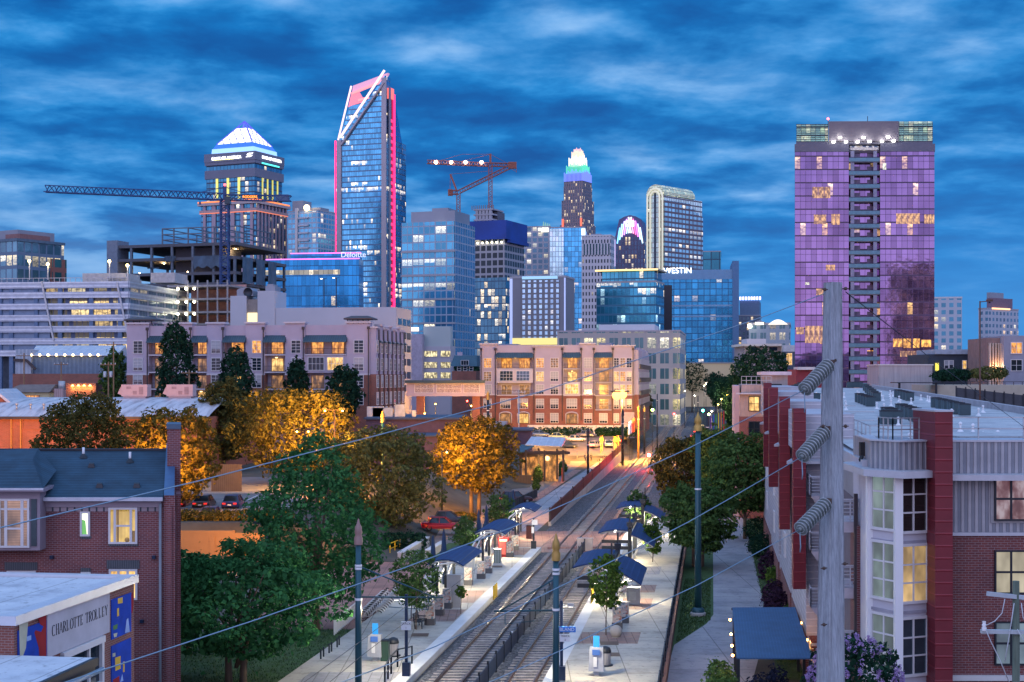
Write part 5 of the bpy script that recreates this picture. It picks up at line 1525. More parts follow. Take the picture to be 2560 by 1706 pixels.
for px, ks in ((1219, ('amber', 'dim', 'blind', 'blind', 'blind')), (1350, ('amber', 'gold', 'blind', 'blind', 'blind')), (1386, ('dim', 'blind', 'blind', 'blind', 'blind')), (1470, ('blind', 'dim', 'blind', 'blind', 'blind')), (1541, ('dark', 'gold', 'blind', 'blind', 'blind')), (1557, ('dim', 'amber', 'gold', 'blind', 'blind')), (1573, ('dark', 'blind', 'dim', 'blind', 'blind'))):
 for ri, (py, k) in enumerate(zip(rows, ks)):
  if px > 1550 and ri == 4: continue
  win(B.root, B.x(px), -.03 if ri < 3 else -.09, B.z(py), 1.75 if px < 1500 else 1.1, 2.15, 3 if px < 1500 else 2, 4, frw, PW[k])
MB().box(B.x(1552), -.3, zb, B.x(1586), -.08, B.z(1031)).build('blank_panel', mat('pale pink panel', (.5, .4, .4), .8), B.root)
for si, (a, c) in enumerate(slots):
 x0, x1 = B.x(a), B.x(c)
 MB().box(x0, .3, zt - 2.2, x1, 1.6, zt + .35).build('parapet', stucco, B.root)
 MB().hexa([(x0 - .2, -1.0, zt - 2.7), (x1 + .2, -1.0, zt - 2.7), (x1 + .2, .4, zt - 2.6), (x0 - .2, .4, zt - 2.6)],
   [(x0 - .2, -1.0, zt - 2.55), (x1 + .2, -1.0, zt - 2.55), (x1 + .2, .4, zt - 1.3), (x0 - .2, .4, zt - 1.3)]).build('awning', awn, B.root)
 for ri, py in enumerate(rows):
  z = B.z(py) - .2
  if (si == 0 and ri == 1) or (si == 1 and ri == 2):
   seg(B, stucco2, x0, x1, z - .25, z + 2.9, -.15, 1.5, 'bay')
   for f in ((.27, .73) if si == 0 else (.5,)): win(B.root, x0 + (x1 - x0) * f, -.19, z + .3, 3.0, 2.2, 4 if si == 0 else 5, 3, frw, PW['sky' if si == 0 else 'gold'])
  elif ri == 3 and si < 2:
   seg(B, brk, x0, x1, z - .25, z + 3.1, .1, 1.5)
   for f in ((.24, .72) if si == 0 else (.5,)): win(B.root, x0 + (x1 - x0) * f, .06, z + .2, 2.3, 2.2, 4, 3, frw, PW['blind'])
  elif ri == 4 and si < 2:
   seg(B, brk, x0, x1, zb, z + 3.1, .12, 1.5)
   for f in ((.24, .74) if si == 0 else (.5,)):
    xm = x0 + (x1 - x0) * f
    b = MB(); b.path([(xm - 1.4, .06, z)] + [(xm - 1.4 * math.cos(q), .06, z + 2.1 + .55 * math.sin(q)) for q in np.linspace(0, PI, 9)] + [(xm + 1.4, .06, z)], .16, 4)
    b.build('arch_surround', stucco2, B.root)
    win(B.root, xm, .05, z + .1, 2.3, 2.1, 2, 1, pipe, PW['dim' if f != .74 else 'gold'], name='arched_opening')
  elif si == 2 and ri == 4:
   seg(B, brk, x0, x1, zb, z + 3.0, .1, 1.5)
   win(B.root, (x0 + x1) / 2, .05, B.z(py), 1.75, 2.15, 3, 4, frw, PW['blind'])
  else:
   balcony(B, x0, x1, z, (('amber', 'gold', 'dim'), ('amber', 'gold', 'dim'), ('amber', 'dim', 'dim', 'dim'))[si][min(ri, 2)], 1.5, ndoor=2 if si == 0 else 1, wood=ri < 2)
MB().box(-B.w, B.dp * .2, zt - .5, -.5, B.dp, zt - .2).build('flat_roof', roofgrey, B.root)
for a, c, q in ((1435, 1480, 855), (1493, 1527, 856), (1217, 1285, 858)):
 MB().box(B.x(a), 5, zt - .3, B.x(c), 12, B.z(q)).build('roof_box', greym, B.root)
nb = 9
for i in range(nb):
 y0 = B.dp * (i + .1) / nb; y1 = B.dp * (i + .6) / nb
 MB().box(0, y0, zbr, .9, y1, zt - .8 + .6 * (i % 2)).build('side_pier', stucco, B.root)
 MB().box(0, y0, zb, .94, y1, zbr).build('side_pier', brk, B.root)
 for ri, py in enumerate(rows[:4]):
  win(B.root, .93 if ri < 3 else .97, (y0 + y1) / 2, B.z(py), 1.5, 2.1, 2, 3, frw, PW[('dim', 'dark', 'gold', 'dark', 'blind')[(i * 2 + ri) % 5]], PI / 2)
  MB().box(0, y1 + .1, B.z(py) - .3, 1.3, B.dp * (i + 1.05) / nb, B.z(py) + .8).build('balcony_front', railm, B.root)
o = thing('terrace_wall', 'pale terrace wall running in front of the brick apartment house', 'wall', (B.loc[0], 326, 0), -PHI)
MB().box(-25, -.3, 3, -2, .1, PZ(1064, 326)).build('wall', M['pale'], o)
MB().box(-25, -.9, 3, -2, -.3, PZ(1077, 326)).build('base_course', mat('terrace base', (.3, .26, .2), .8), o)
# ---- plain concrete parking structure behind the left apartments
B = Bld('parking_structure', 'plain pale concrete parking structure rising behind the lilac apartments', 577, 991, 1028, 300, PHI, 20, 'parking structure')
cw = mat('pale precast', (.42, .44, .49), .8, var=.1, scale=.06)
B.body('wall', cw, 0, B.z(768), B.x(676), -.02)
B.body('stair_tower', cw, 0, B.z(737), B.x(577), B.x(617), -.3, 8)
B.body('lift_tower', cw, 0, B.z(725), B.x(645), B.x(688), -.3, 8)
MB().box(B.x(617), .2, 0, B.x(645), 8, B.z(746)).build('slot_wall', mat('slot wall', (.25, .22, .2), .8), B.root)
MB().box(B.x(619), -.1, B.z(812), B.x(643), .1, B.z(780)).build('lit_landing', emat('lit landing', (1, .8, .4), 1.0), B.root)
MB().box(B.x(660), 1, B.z(768), B.x(684), 5, B.z(712)).box(B.x(664), 1, B.z(712), B.x(680), 4, B.z(707)).build('vent_cap', greym, B.root)
MB().xprism([(B.x(592), B.z(737)), (B.x(592), B.z(722)), (B.x(600), B.z(717)), (B.x(626), B.z(717)), (B.x(632), B.z(724)), (B.x(632), B.z(737))], 0, 4).build('exhaust_fan', greym, B.root)
MB().lathe([(.01, 0), (1.0, 0), (1.0, .06)], 16).build('fan_grille', M['dark'], B.root, (B.x(620), -.06, B.z(728))).rotation_euler[0] = PI / 2
for k in range(6):
 z = B.z(812) - k * 2.85
 for j in range(3):
  y = B.dp * (.1 + .3 * j)
  MB().box(-.05, y, z, .06, y + B.dp * .24, z + 1.45).build('opening', M['glassdark'], B.root)
MB().box(-.05, 0, 0, .02, B.dp, B.z(768)).build('side_wall', cw, B.root)
for i, (px, py) in enumerate(((810, 697), (841, 695))):
 q = P(px, py, 330)
 o = thing('roof_lamp', ('tall twin-headed lamp on the parking structure before the blue office block', 'second tall lamp on the parking structure, right of the twin-headed one')[i], 'lamp post', (q.x, 330, PZ(775, 330)))
 h = q.z - PZ(775, 330)
 MB().cbox((0, 0, 0), .2, .2, h).build('pole', M['dark'], o)
 MB().bar((-.6, 0, h), (.6, 0, h), .12, .1).build('arm', M['dark'], o)
 MB().cbox((-.6, 0, h - .1), .5, .3, .14).build('lamp_head', emat('pale lamp', (1, .85, .6), 4) if i == 0 else bpy.data.materials['pale lamp'], o)
# ---- small garage, pier and plain wall between the apartments
B = Bld('small_parking_deck', 'small grey parking deck with lit openings above the skybridge', 1058, 1126, 1131, 420, PHI, 25, 'parking garage')
B.body('body', mat('deck grey', (.40, .40, .46), .8, var=.08, scale=.06), 0, B.z(866))
B.body('plain_wall', mat('plain sea-green wall', (.36, .44, .46), .8, var=.06, scale=.05), B.z(866), B.z(816), None, 0, .4, 4)
for r_, py in enumerate((892, 920, 946)):
 for a, c in ((1061, 1093), (1102, 1126)):
  win(B.root, (B.x(a) + B.x(c)) / 2, -.05, B.z(py), B.x(c) - B.x(a), 1.7, 2, 1, greyst, litpane('deck opening', (.15, .12, .05), (1, .85, .45), .8) if (r_ == 0 and a == 1061) else bpy.data.materials['deck opening'], name='opening')
B.body('lit_sign', emat('lit white box', (1, .95, .85), 1.6), B.z(828), B.z(819), B.x(1029), B.x(1047), -2, 0)
B.body('stair_tower', mat('lilac tower', (.36, .33, .42), .8), 0, B.z(836), B.x(1027), B.x(1060), -3, 3)
B = Bld('dormer_house', 'small house with steep blue roof and a white dormer between the apartment houses', 1130, 1190, 1196, 380, PHI, 12, 'house')
B.body('walls', brk, 0, B.z(928))
x0, x1, z0, z1 = -B.w - .4, .4, B.z(916), B.z(889)
shing = mat('blue shingle', (.03, .09, .13), .7, var=.2)
MB().hexa([(x0, -.5, z0), (x1, -.5, z0), (x1, 10, z0), (x0, 10, z0)], [(x0 + .6, 2.2, z1), (x1 - .6, 2.2, z1), (x1 - .6, 7, z1), (x0 + .6, 7, z1)]).build('roof', shing, B.root)
win(B.root, B.x(1163), -.55, B.z(913), 2.0, 1.2, 3, 1, frw, PW['dark'], name='dormer')
for px in (1148, 1163, 1178): win(B.root, B.x(px), -.06, B.z(927), .9, 1.1, 1, 2, frw, PW['dark'])
B.body('chimney', stucco, z0, B.z(880), B.x(1138), B.x(1150), 3, 4.5)
# ---- skybridge with art panels
r = thing('skybridge', 'enclosed footbridge with patterned window panels joining the two apartment houses', 'footbridge', P(1028, 945, 300) - Vector((0, 0, 17)), 0)
w = PX(1200, 300) - PX(1028, 300)
MB().box(-1, 0, PZ(991, 300), w + 1, 4, PZ(983, 300)).build('deck', stucco, r)
MB().box(-1, .3, PZ(983, 300), w + 1, 3.7, PZ(958, 300)).build('wall', stucco, r)
MB().box(-1.3, -.3, PZ(958, 300), w + 1, 4.3, PZ(951, 300)).build('roof', mat('skybridge roof', (.04, .08, .10), .5), r)
m, t, bs = newmat('patterned glass')
uv = t.n('ShaderNodeUVMap').outputs[0]
wv = t.n('ShaderNodeTexWave', wave_type='RINGS', rings_direction='SPHERICAL'); t.put(wv.inputs['Vector'], uv)
wv.inputs['Scale'].default_value = 1.5; wv.inputs['Distortion'].default_value = 9; wv.inputs['Detail'].default_value = 2
t.put(bs.inputs['Base Color'], t.ramp(wv.outputs[1], [(.3, (.10, .07, .09)), (.5, (.45, .36, .38)), (.8, (.55, .5, .5))]))
for a, c in ((1037, 1082), (1092, 1152), (1160, 1198)):
 win(r, (PX(a, 300) + PX(c, 300)) / 2 - PX(1028, 300), .25, PZ(982, 300), PX(c, 300) - PX(a, 300), PZ(961, 300) - PZ(982, 300), 3, 2, frw, m)
for px in (1050, 1190):
 MB().box(PX(px, 300) - PX(1028, 300) - .8, .5, 2, PX(px, 300) - PX(1028, 300) + .8, 3.5, PZ(991, 300)).build('support', brk, r)
# ---- corrugated shed with a string of lights
d = 300
r = thing('corrugated_shed', 'long blue-grey shed with white metal roof and a string of small lights', 'shed', P(290, 945, d) - Vector((0, 0, 17)), -.02)
X_ = lambda px: PX(px, d) - PX(290, d)
wr = linemat('white metal roof', (.50, .53, .58), (.6, .62, .66), 1.1, .85, 'u', .4, .3)
MB().box(X_(78), 0, 0, X_(288), 14, PZ(890, d)).build('wall', linemat('blue grey cladding', (.10, .16, .24), (.13, .20, .29), .9, .6, 'u', .6), r)
MB().hexa([(X_(74), -.5, PZ(890, d)), (X_(290), -.5, PZ(890, d)), (X_(290), 8, PZ(890, d)), (X_(74), 8, PZ(890, d))], [(X_(74), -.5, PZ(889, d)), (X_(290), -.5, PZ(889, d)), (X_(288), 8, PZ(862, d)), (X_(56), 8, PZ(862, d))]).build('roof', wr, r)
MB().box(X_(41), -1, 0, X_(80), 5, PZ(874, d)).build('side_shed', linemat('white boards', (.3, .36, .44), (.4, .46, .54), .8, .6, 'u', .6), r)
MB().bar((X_(38), -1.3, PZ(900, d)), (X_(70), -1.3, PZ(901, d)), .5).bar((X_(70), -1.3, PZ(901, d)), (X_(93), -1.3, PZ(924, d)), .5).build('stair_roof', pipe, r)
MB().box(X_(41), -2.5, 0, X_(257), -1.2, PZ(935, d)).build('brick_base', brk, r)
for i in range(9):
 x = X_(80 + i * 21)
 MB().ball((x, -.75, PZ(888, d)), .26, 8, 6).build('string_light', emat('string light', (1, .62, .25), 8) if i == 0 else bpy.data.materials['string light'], r)
# ---- brick hall with white curved roof, lit orange
d = 195
r = thing('brick_hall', 'brick hall with a stained white metal roof, its wall lit orange', 'hall', P(515, 945, d) - Vector((0, 0, 17)), -.03)
X_ = lambda px: PX(px, d) - PX(515, d)
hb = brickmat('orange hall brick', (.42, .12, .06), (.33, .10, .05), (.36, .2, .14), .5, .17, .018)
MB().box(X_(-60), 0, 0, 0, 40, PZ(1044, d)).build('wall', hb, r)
m, t, bs = newmat('stained white roof')
oc = t.n('ShaderNodeTexCoord').outputs['Object']
x, y, z = t.sep(oc)[:3]
nz = t.noise(t.comb(t.m('MULTIPLY', x, .9), t.m('MULTIPLY', y, .12), 0.0), 1.2, 6, .65)
t.put(bs.inputs['Base Color'], t.ramp(nz, [(.32, (.18, .17, .19)), (.5, (.5, .5, .53)), (.7, (.62, .62, .64))]))
bs.inputs['Roughness'].default_value = .45
ro = MB(); zc0 = PZ(1044, d) + .02
prof = [(-.5, zc0), (3, zc0 + .9), (7, zc0 + 1.7), (12, zc0 + 2.25), (18, zc0 + 2.5), (26, zc0 + 2.3), (40.5, zc0)]
ro.sheet([[(X_(-60) - .4, y, z), (X_(70), y, z), (X_(200), y, z), (X_(350), y, z), (.4, y, z)] for y, z in prof], True)
ro.build('roof', m, r, fix=False)
MB().box(X_(-60), -.6, PZ(1044, d) - .25, .5, -.35, PZ(1044, d) + .12).build('gutter', pipe, r)
for px in (24, 48): MB().bar((X_(px), -.2, 3), (X_(px), -.2, PZ(1046, d)), .16).build('downpipe', mat('orange pipe', (.55, .25, .05), .5) if px == 24 else bpy.data.materials['orange pipe'], r)
win(r, X_(74), -.05, PZ(1072, d), 2.2, 1.3, 1, 1, hb, hb, name='bricked_window')
for i, px in enumerate((12, 48, 82, 118)):
 MB().tube((0, 0, 0), (0, 0, .7), .12, n=6).ball((0, 0, .75), .25, 8, 5).build('roof_vent', M['steel'], r, loc=(X_(px), 3.5, zc0 + .95))
for i, (a, c) in enumerate(((303, 368), (416, 482))):
 q = PX((a + c) / 2, 210); w = PX(c, 210) - PX(a, 210)
 o = thing('rooftop_air_unit', ('left of two big pink air handling units on the hall roof', 'right of two big pink air handling units on the hall roof')[i], 'air unit', (q, 210, PZ(1000, 210)))
 pm = bpy.data.materials.get('pink unit') or mat('pink unit', (.52, .36, .36), .6, var=.1)
 MB().box(-w / 2, 0, .5, w / 2, 2.4, 2.25).build('casing', pm, o)
 MB().box(-w / 2 + .3, .1, -.6, w / 2 - .3, 2.3, .5).build('curb', pm, o)
 MB().hexa([(-w / 2 - .6, .2, .9), (-w / 2, .2, .7), (-w / 2, 2.2, .7), (-w / 2 - .6, 2.2, .9)], [(-w / 2 - .25, .2, 1.7), (-w / 2, .2, 2.0), (-w / 2, 2.2, 2.0), (-w / 2 - .25, 2.2, 1.7)]).build('hood', pm, o)
 MB().box(w * .18, -.03, .8, w * .34, .02, 1.9).box(-w * .3, -.03, 1.6, -w * .12, .02, 1.95).box(-w * .05, -.03, .8, w * .1, .02, 1.3).build('access_panel', mat('unit panel', (.34, .22, .23), .6) if i == 0 else bpy.data.materials['unit panel'], o)
# ---- little buildings behind the hall
d = 250
r = thing('yellow_cottage', 'low cream cottage with grey roof behind the brick hall', 'cottage', P(135, 945, d) - Vector((0, 0, 17)))
X_ = lambda px: PX(px, d) - PX(135, d)
MB().box(X_(18), 0, 0, X_(122), 7, PZ(980, d)).build('walls', mat('cream wall', (.6, .55, .33), .8), r)
MB().hexa([(X_(10), -.6, PZ(981, d)), (X_(126), -.6, PZ(981, d)), (X_(126), 8, PZ(981, d)), (X_(10), 8, PZ(981, d))], [(X_(40), 2, PZ(962, d)), (X_(130), 2, PZ(962, d)), (X_(134), 6, PZ(962, d)), (X_(60), 6, PZ(962, d))]).build('roof', mat('brown grey roof', (.16, .13, .12), .8), r)
win(r, X_(66), -.05, PZ(1005, d), 4.5, 1.1, 6, 1, woodd, PW['amber'])
r = thing('brick_shop', 'low brick building with four wall lamps glowing behind the hall', 'shop', P(240, 945, 262) - Vector((0, 0, 17)))
X_ = lambda px: PX(px, 262) - PX(240, 262)
MB().box(X_(165), 0, 0, 0, 9, PZ(958, 262)).build('wall', brk, r)
for i in range(4):
 x = X_(183 + i * 14.5)
 MB().lathe([(.1, .3), (.3, 0), (.01, .02)], 8, (x, -.35, PZ(966, 262))).build('wall_lamp', emat('scallop lamp', (1, .55, .15), 5) if i == 0 else bpy.data.materials['scallop lamp'], r)
 lamp('scallop', (x, -.6, PZ(970, 262)), (1, .5, .12), 90, r, .15)
r = thing('flue_stack', 'short metal flue and ribbed box standing on the roofs behind the hall', 'flue', P(150, 945, 235) - Vector((0, 0, 17)))
MB().tube((.3, 0, PZ(975, 235)), (.3, 0, PZ(953, 235)), .55, n=12).build('flue', M['steel'], r)
MB().cbox((0, 0, 4), 1.5, 1.5, PZ(972, 235) - 4).build('box', linemat('ribbed box', (.3, .2, .2), (.42, .3, .3), .3), r)
r = thing('gabled_shed', 'brick gable with white sloping roof at the left edge behind the hall', 'shed', P(20, 945, 205) - Vector((0, 0, 17)))
X_ = lambda px: PX(px, 205) - PX(20, 205)
MB().xprism([(X_(-50), 0), (X_(36), 0), (X_(36), PZ(1016, 205)), (X_(-10), PZ(980, 205)), (X_(-50), PZ(1010, 205))], 0, 8).build('gable_wall', hb, r)
MB().bar((X_(44), 4, PZ(1022, 205)), (X_(-12), 4, PZ(975, 205)), 9, .35).build('roof', wr, r)
# ---- low dark-roofed buildings right of the orange trees
d = 215
r = thing('flat_roofed_shop', 'low flat-roofed building with dark blue roof among the lit trees', 'shop', P(1120, 945, d) - Vector((0, 0, 17)), 0)
X_ = lambda px: PX(px, d) - PX(1120, d)
vio = mat('violet dark wall', (.10, .06, .09), .8); bro = mat('dark blue roof', (.03, .055, .10), .6, var=.2)
MB().box(X_(905), 6, 0, X_(1150), 24, PZ(1052, d)).build('walls', vio, r)
MB().box(X_(900), 5.5, PZ(1052, d), X_(1155), 24, PZ(1047, d)).build('parapet', bro, r)
MB().box(X_(930), -6, 0, X_(1130), 5.5, PZ(1088, d)).build('lower_walls', vio, r)
MB().box(X_(925), -6.4, PZ(1088, d), X_(1135), 5.5, PZ(1085, d)).build('lower_roof', bro, r)
for px, w, h in ((940, 3.2, 1.4), (920, 2.6, 1.6), (985, 1.6, 1.9), (1022, .6, 1.0)):
 MB().cbox((X_(px), 12, PZ(1047, d)), w, 1.8, h).build('roof_unit', M['steel'], r)
d = 262
r = thing('dark_hut', 'low dark violet building with pale blue end behind the restaurant pavilion', 'shop', P(1325, 945, d) - Vector((0, 0, 17)), -.05)
MB().box(-10, 0, 0, 0, 12, PZ(1078, d)).build('walls', vio, r)
MB().box(-10.4, -.4, PZ(1078, d), .4, 12, PZ(1074, d)).build('roof', bro, r)
MB().box(-8, 2, PZ(1074, d), -4.5, 6, PZ(1056, d)).build('roof_box', bpy.data.materials['pale fascia'] if 'pale fascia' in bpy.data.materials else M['steel'], r)
win(r, -3, -.05, 1.2, 2.6, 1.6, 3, 1, pipe, PW['amber'])
# ---- restaurant pavilion by the tracks
d = 232
r = thing('restaurant_pavilion', 'open timber restaurant pavilion with white ribbed roof beside the tracks', 'pavilion', P(1402, 945, d) - Vector((0, 0, 17)), -PHI)
X_ = lambda px: PX(px, d) - PX(1402, d)
MB().hexa([(X_(1318), -3, PZ(1112, d)), (0.5, -3, PZ(1115, d)), (0.5, 3, PZ(1105, d)), (X_(1318), 3, PZ(1103, d))], [(X_(1318), -3, PZ(1111, d)), (0.5, -3, PZ(1114, d)), (0.5, 3, PZ(1096, d)), (X_(1322), 3, PZ(1094, d))]).build('white_roof', wr, r)
MB().hexa([(X_(1295), -6, PZ(1130, d)), (X_(1322), -6, PZ(1127, d)), (X_(1345), -2, PZ(1112, d)), (X_(1305), -2, PZ(1114, d))], [(X_(1295), -6, PZ(1128, d)), (X_(1322), -6, PZ(1125, d)), (X_(1345), -2, PZ(1109, d)), (X_(1305), -2, PZ(1111, d))]).build('blue_roof', shing, r)
for k in range(4):
 MB().bar((X_(1300), -5.5 + k * 1.8, PZ(1128 + k * 5, d)), (1.5, -5.5 + k * 1.8, PZ(1126 + k * 2, d)), .35).build('beam', mat('dark beam', (.05, .035, .03), .7) if k == 0 else bpy.data.materials['dark beam'], r)
for i in range(6):
 MB().cbox((X_(1302) + (1 - X_(1302)) * i / 5, -5.6 if i % 2 else -1, .5), .3, .3, 5).build('post', bpy.data.materials['dark beam'], r)
MB().box(X_(1302), 1, 0, -.5, 1.3, 4.5).build('back_wall', litpane('pavilion inside', (.05, .02, .01), (.9, .35, .08), .5), r)
MB().box(X_(1296), -6.3, 0, X_(1340), -6.1, 1.5).build('side_boards', linemat('dark boards', (.05, .04, .035), (.08, .06, .05), .25), r)
lamp('pavilion_lamp', (X_(1360), -2.5, 3.6), (1, .55, .2), 500, r, .4)
MB().cbox((.8, -4.5, .4), .35, .35, 2.2).build('red_post', mat('red post', (.5, .04, .03), .5), r)
railing('patio_fence', 'dark iron patio fence left of the pavilion', [R(172, -26, .1), R(186, -25.2, .1), R(200, -24.6, .1)], 1.3, M['dark'], 1.2, (1, .12), fill=dkmesh)
# ---- right: buildings beyond the white roof
d = 270
r = thing('dark_brick_house', 'low dark slate-blue building beyond the parking wall', 'building', P(2471, 945, d) - Vector((0, 0, 17)))
X_ = lambda px: PX(px, d) - PX(2471, d)
MB().box(X_(2320), 0, 6, 0, 14, PZ(886, d)).build('wall', mat('slate wall', (.035, .05, .075), .8), r)
MB().box(X_(2336), -.5, PZ(886, d), X_(2466), 12, PZ(874, d)).build('parapet', mat('pale fascia', (.28, .36, .46), .6), r)
for px, k in ((2366, 'blind'), (2378, 'blind'), (2411, 'gold'), (2445, 'blind')):
 win(r, X_(px), -.05, PZ(922, d), .7, 1.5, 1, 2, frw, PW[k])
MB().box(X_(2338), -.3, PZ(930, d), X_(2346), .1, PZ(908, d)).build('lit_doorway', emat('yellow doorway', (.9, .75, .1), .9), r)
r = thing('column_fronted_house', 'grey building with uplit stone pilasters at the right edge', 'building', P(2505, 945, 255) - Vector((0, 0, 17)))
X_ = lambda px: PX(px, 255) - PX(2505, 255)
gw = mat('grey lilac wall', (.26, .27, .34), .8, var=.08)
MB().box(0, -1, 6, X_(2640), 12, PZ(840, 255)).build('wall', gw, r)
MB().box(X_(2473), 1, 6, 0, 12, PZ(845, 255)).build('front_wall', mat('pink brown wall', (.24, .16, .15), .8), r)
for px in (2476, 2483, 2490, 2497, 2502):
 MB().box(X_(px), .3, 8, X_(px) + .22, 1, PZ(858, 255)).build('pilaster', mat('pilaster stone', (.5, .42, .36), .7) if px == 2476 else bpy.data.materials['pilaster stone'], r)
lamp('uplight', (X_(2489), -.4, PZ(918, 255)), (1, .5, .2), 260, r, .2)
for py, k in ((884, 'amber'), (927, 'dark')): win(r, X_(2536), -1.06, PZ(py, 255), 1.9, 1.9, 2, 2, frw, PW[k])
r = thing('stair_block', 'pale concrete stair block standing at the far end of the white roof', 'stair block', P(2264, 945, 245) - Vector((0, 0, 17)))
w = PX(2331, 245) - PX(2264, 245)
MB().box(-w, 0, 4, w, 8, PZ(914, 245)).build('wall', mat('streaked concrete', (.36, .35, .37), .85, var=.2, scale=.7, streak=True), r)
MB().box(-w - .15, -.15, PZ(914, 245), w + .15, 8, PZ(911, 245)).build('coping', M['pale'], r)
r = thing('parking_wall', 'long beige parking deck wall behind the white roof', 'wall', P(2341, 945, 225) - Vector((0, 0, 17)), .0)
w = 26
MB().box(0, 0, 2, w, 14, PZ(963, 225)).build('wall', mat('beige render', (.42, .38, .30), .85, var=.08), r)
MB().box(-6.5, -1, PZ(958, 225), .6, 3, PZ(956, 225)).build('entrance_canopy', M['dark'], r)
for x in (-6, -.2): MB().cbox((x, -.5, 4), .3, .3, PZ(957, 225) - 4).build('canopy_post', M['dark'], r)
fr = MB()
for k in range(20): fr.bar((k * w / 19, .3, PZ(963, 225)), (k * w / 19, .3, PZ(955, 225)), .07)
fr.bar((0, .3, PZ(955, 225)), (w, .3, PZ(955, 225)), .08); fr.build('railing', M['dark'], r)
r = thing('ramp_fence', 'dark sloping ramp fence in front of the beige parking wall', 'fence', P(2390, 945, 190) - Vector((0, 0, 17)))
X_ = lambda px: PX(px, 190) - PX(2390, 190)
for k in range(9):
 x0, x1 = X_(2390 + k * 24), X_(2390 + (k + 1) * 24)
 z0, z1 = PZ(969 + k * 2.8, 190), PZ(969 + (k + 1) * 2.8, 190)
 MB().hexa([(x0, 0, z0 - 2.6), (x1, 0, z1 - 2.6), (x1, .1, z1 - 2.6), (x0, .1, z0 - 2.6)], [(x0, 0, z0), (x1, 0, z1), (x1, .1, z1), (x0, .1, z0)]).build('panel', mat('fence mesh', (.05, .055, .07), .7) if k == 0 else bpy.data.materials['fence mesh'], r)
 MB().cbox((x0, -.05, z0 - 3), .14, .14, 3.2).build('post', M['dark'], r)
d = 420
r = thing('white_roofed_block', 'low grey block with white flat roofs behind the dark street trees', 'building', P(1990, 945, d) - Vector((0, 0, 17)))
X_ = lambda px: PX(px, d) - PX(1990, d)
MB().box(X_(1862), 0, 5, 0, 20, PZ(866, d)).build('wall', mat('mauve grey wall', (.28, .26, .30), .8), r)
MB().box(X_(1852), -1.5, PZ(866, d), X_(1952), 18, PZ(860, d)).build('roof', M['pale'], r)
MB().box(X_(1870), 2, PZ(860, d), X_(1918), 12, PZ(847, d)).build('roof_box', whitest, r)
MB().box(X_(1955), -3, 5, 3, 0, PZ(880, d)).build('dark_wing', mat('navy wall', (.05, .08, .14), .7), r)
MB().box(X_(1953), -3.2, PZ(880, d), 3, 0, PZ(864, d)).build('pale_top', mat('pale blue top', (.42, .5, .6), .6), r)
for px in (1882, 1933): MB().box(X_(px) - 1.2, -.1, PZ(877, d), X_(px) + 1.2, .1, PZ(868, d)).build('window', M['glassdark'], r)
win(r, X_(1968), -3.06, PZ(913, d), 1.6, 3.4, 2, 2, frw, PW['gold'])
r = thing('station_hall', 'long low pale building closing the far end of the street', 'building', P(1800, 945, 640) - Vector((0, 0, 17)))
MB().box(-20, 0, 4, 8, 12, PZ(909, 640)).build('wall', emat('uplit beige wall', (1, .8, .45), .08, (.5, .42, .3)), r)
MB().box(-21, -.5, PZ(909, 640), 9, 12, PZ(906, 640)).build('roof', greyst, r)
B = PT
lr = [litpane('amber room', (.5, .16, .03), (1, .52, .10), 1.0), litpane('pale amber room', (.32, .12, .14), (1, .55, .22), .62), litpane('cool room', (.5, .5, .4), (.9, .95, .8), .9)]
for i, (x0, x1, y0, y1, k) in enumerate(((2030, 2076, 467, 495, 1), (2034, 2066, 536, 560, 1), (2078, 2100, 535, 562, 1), (2012, 2062, 815, 858, 1), (2050, 2062, 845, 860, 0), (1990, 2010, 818, 836, 1), (2240, 2300, 534, 560, 1), (2310, 2336, 536, 560, 1), (2064, 2088, 662, 676, 1), (2012, 2024, 706, 712, 2), (2206, 2216, 408, 424, 2),
  (2232, 2256, 847, 868, 0), (2258, 2278, 847, 870, 0), (2282, 2300, 847, 870, 0), (2303, 2328, 850, 868, 0), (2250, 2330, 878, 892, 1), (2168, 2184, 876, 884, 0), (2040, 2060, 722, 738, 1))):
 b = MB()
 xx0, xx1 = B.x(x0), B.x(x1); yo = -.045 if not (2122 < x0 < 2190) else 1.95
 n = max(1, int(round((xx1 - xx0) / 1.32)))
 for j in range(n):
  a = xx0 + (xx1 - xx0) * j / n; c = xx0 + (xx1 - xx0) * (j + 1) / n
  b.quad((a + .05, yo, B.z(y1)), (c - .05, yo, B.z(y1)), (c - .05, yo, B.z(y0)), (a + .05, yo, B.z(y0)))
 b.build('lit_window', lr[k], B.root)
# == near buildings
nbrick = brickmat('maroon brick', (.20, .055, .05), (.13, .04, .045), (.30, .22, .24), .26, .095, .011)
dkbrick = linemat('dark soldier bricks', (.09, .10, .12), (.025, .045, .06), .11, .75, 'u', .6)
lil = mat('lilac board', (.26, .22, .27), .6, var=.06)
roofn = linemat('blue grey shingles', (.014, .05, .085), (.022, .072, .12), .3, .85, 'v', .9, 0, .3, .02, .3)
d = 70
OX = PX(448, d)
r = HOUSE = thing('brick_house', 'dark red brick house with blue shingle roof, chimney and lit windows', 'house', (OX, d, 0), 0)
X_ = lambda px: PX(px, d) - OX
Z_ = lambda py: PZ(py, d)
ze, zr_ = Z_(1243), 13.15
xl = -26
MB().box(xl, 0, -1, X_(416), 12, ze - .1).build('wall', nbrick, r)
MB().add([(xl, -.35, ze), (X_(412), -.35, ze), (X_(418), 5.6, zr_), (xl, 5.6, zr_), (xl, 12, ze), (X_(418), 12, ze), (xl, -.35, ze - .16), (X_(412), -.35, ze - .16)], [(0, 1, 2, 3), (3, 2, 5, 4), (0, 6, 7, 1)]).build('roof', roofn, r)
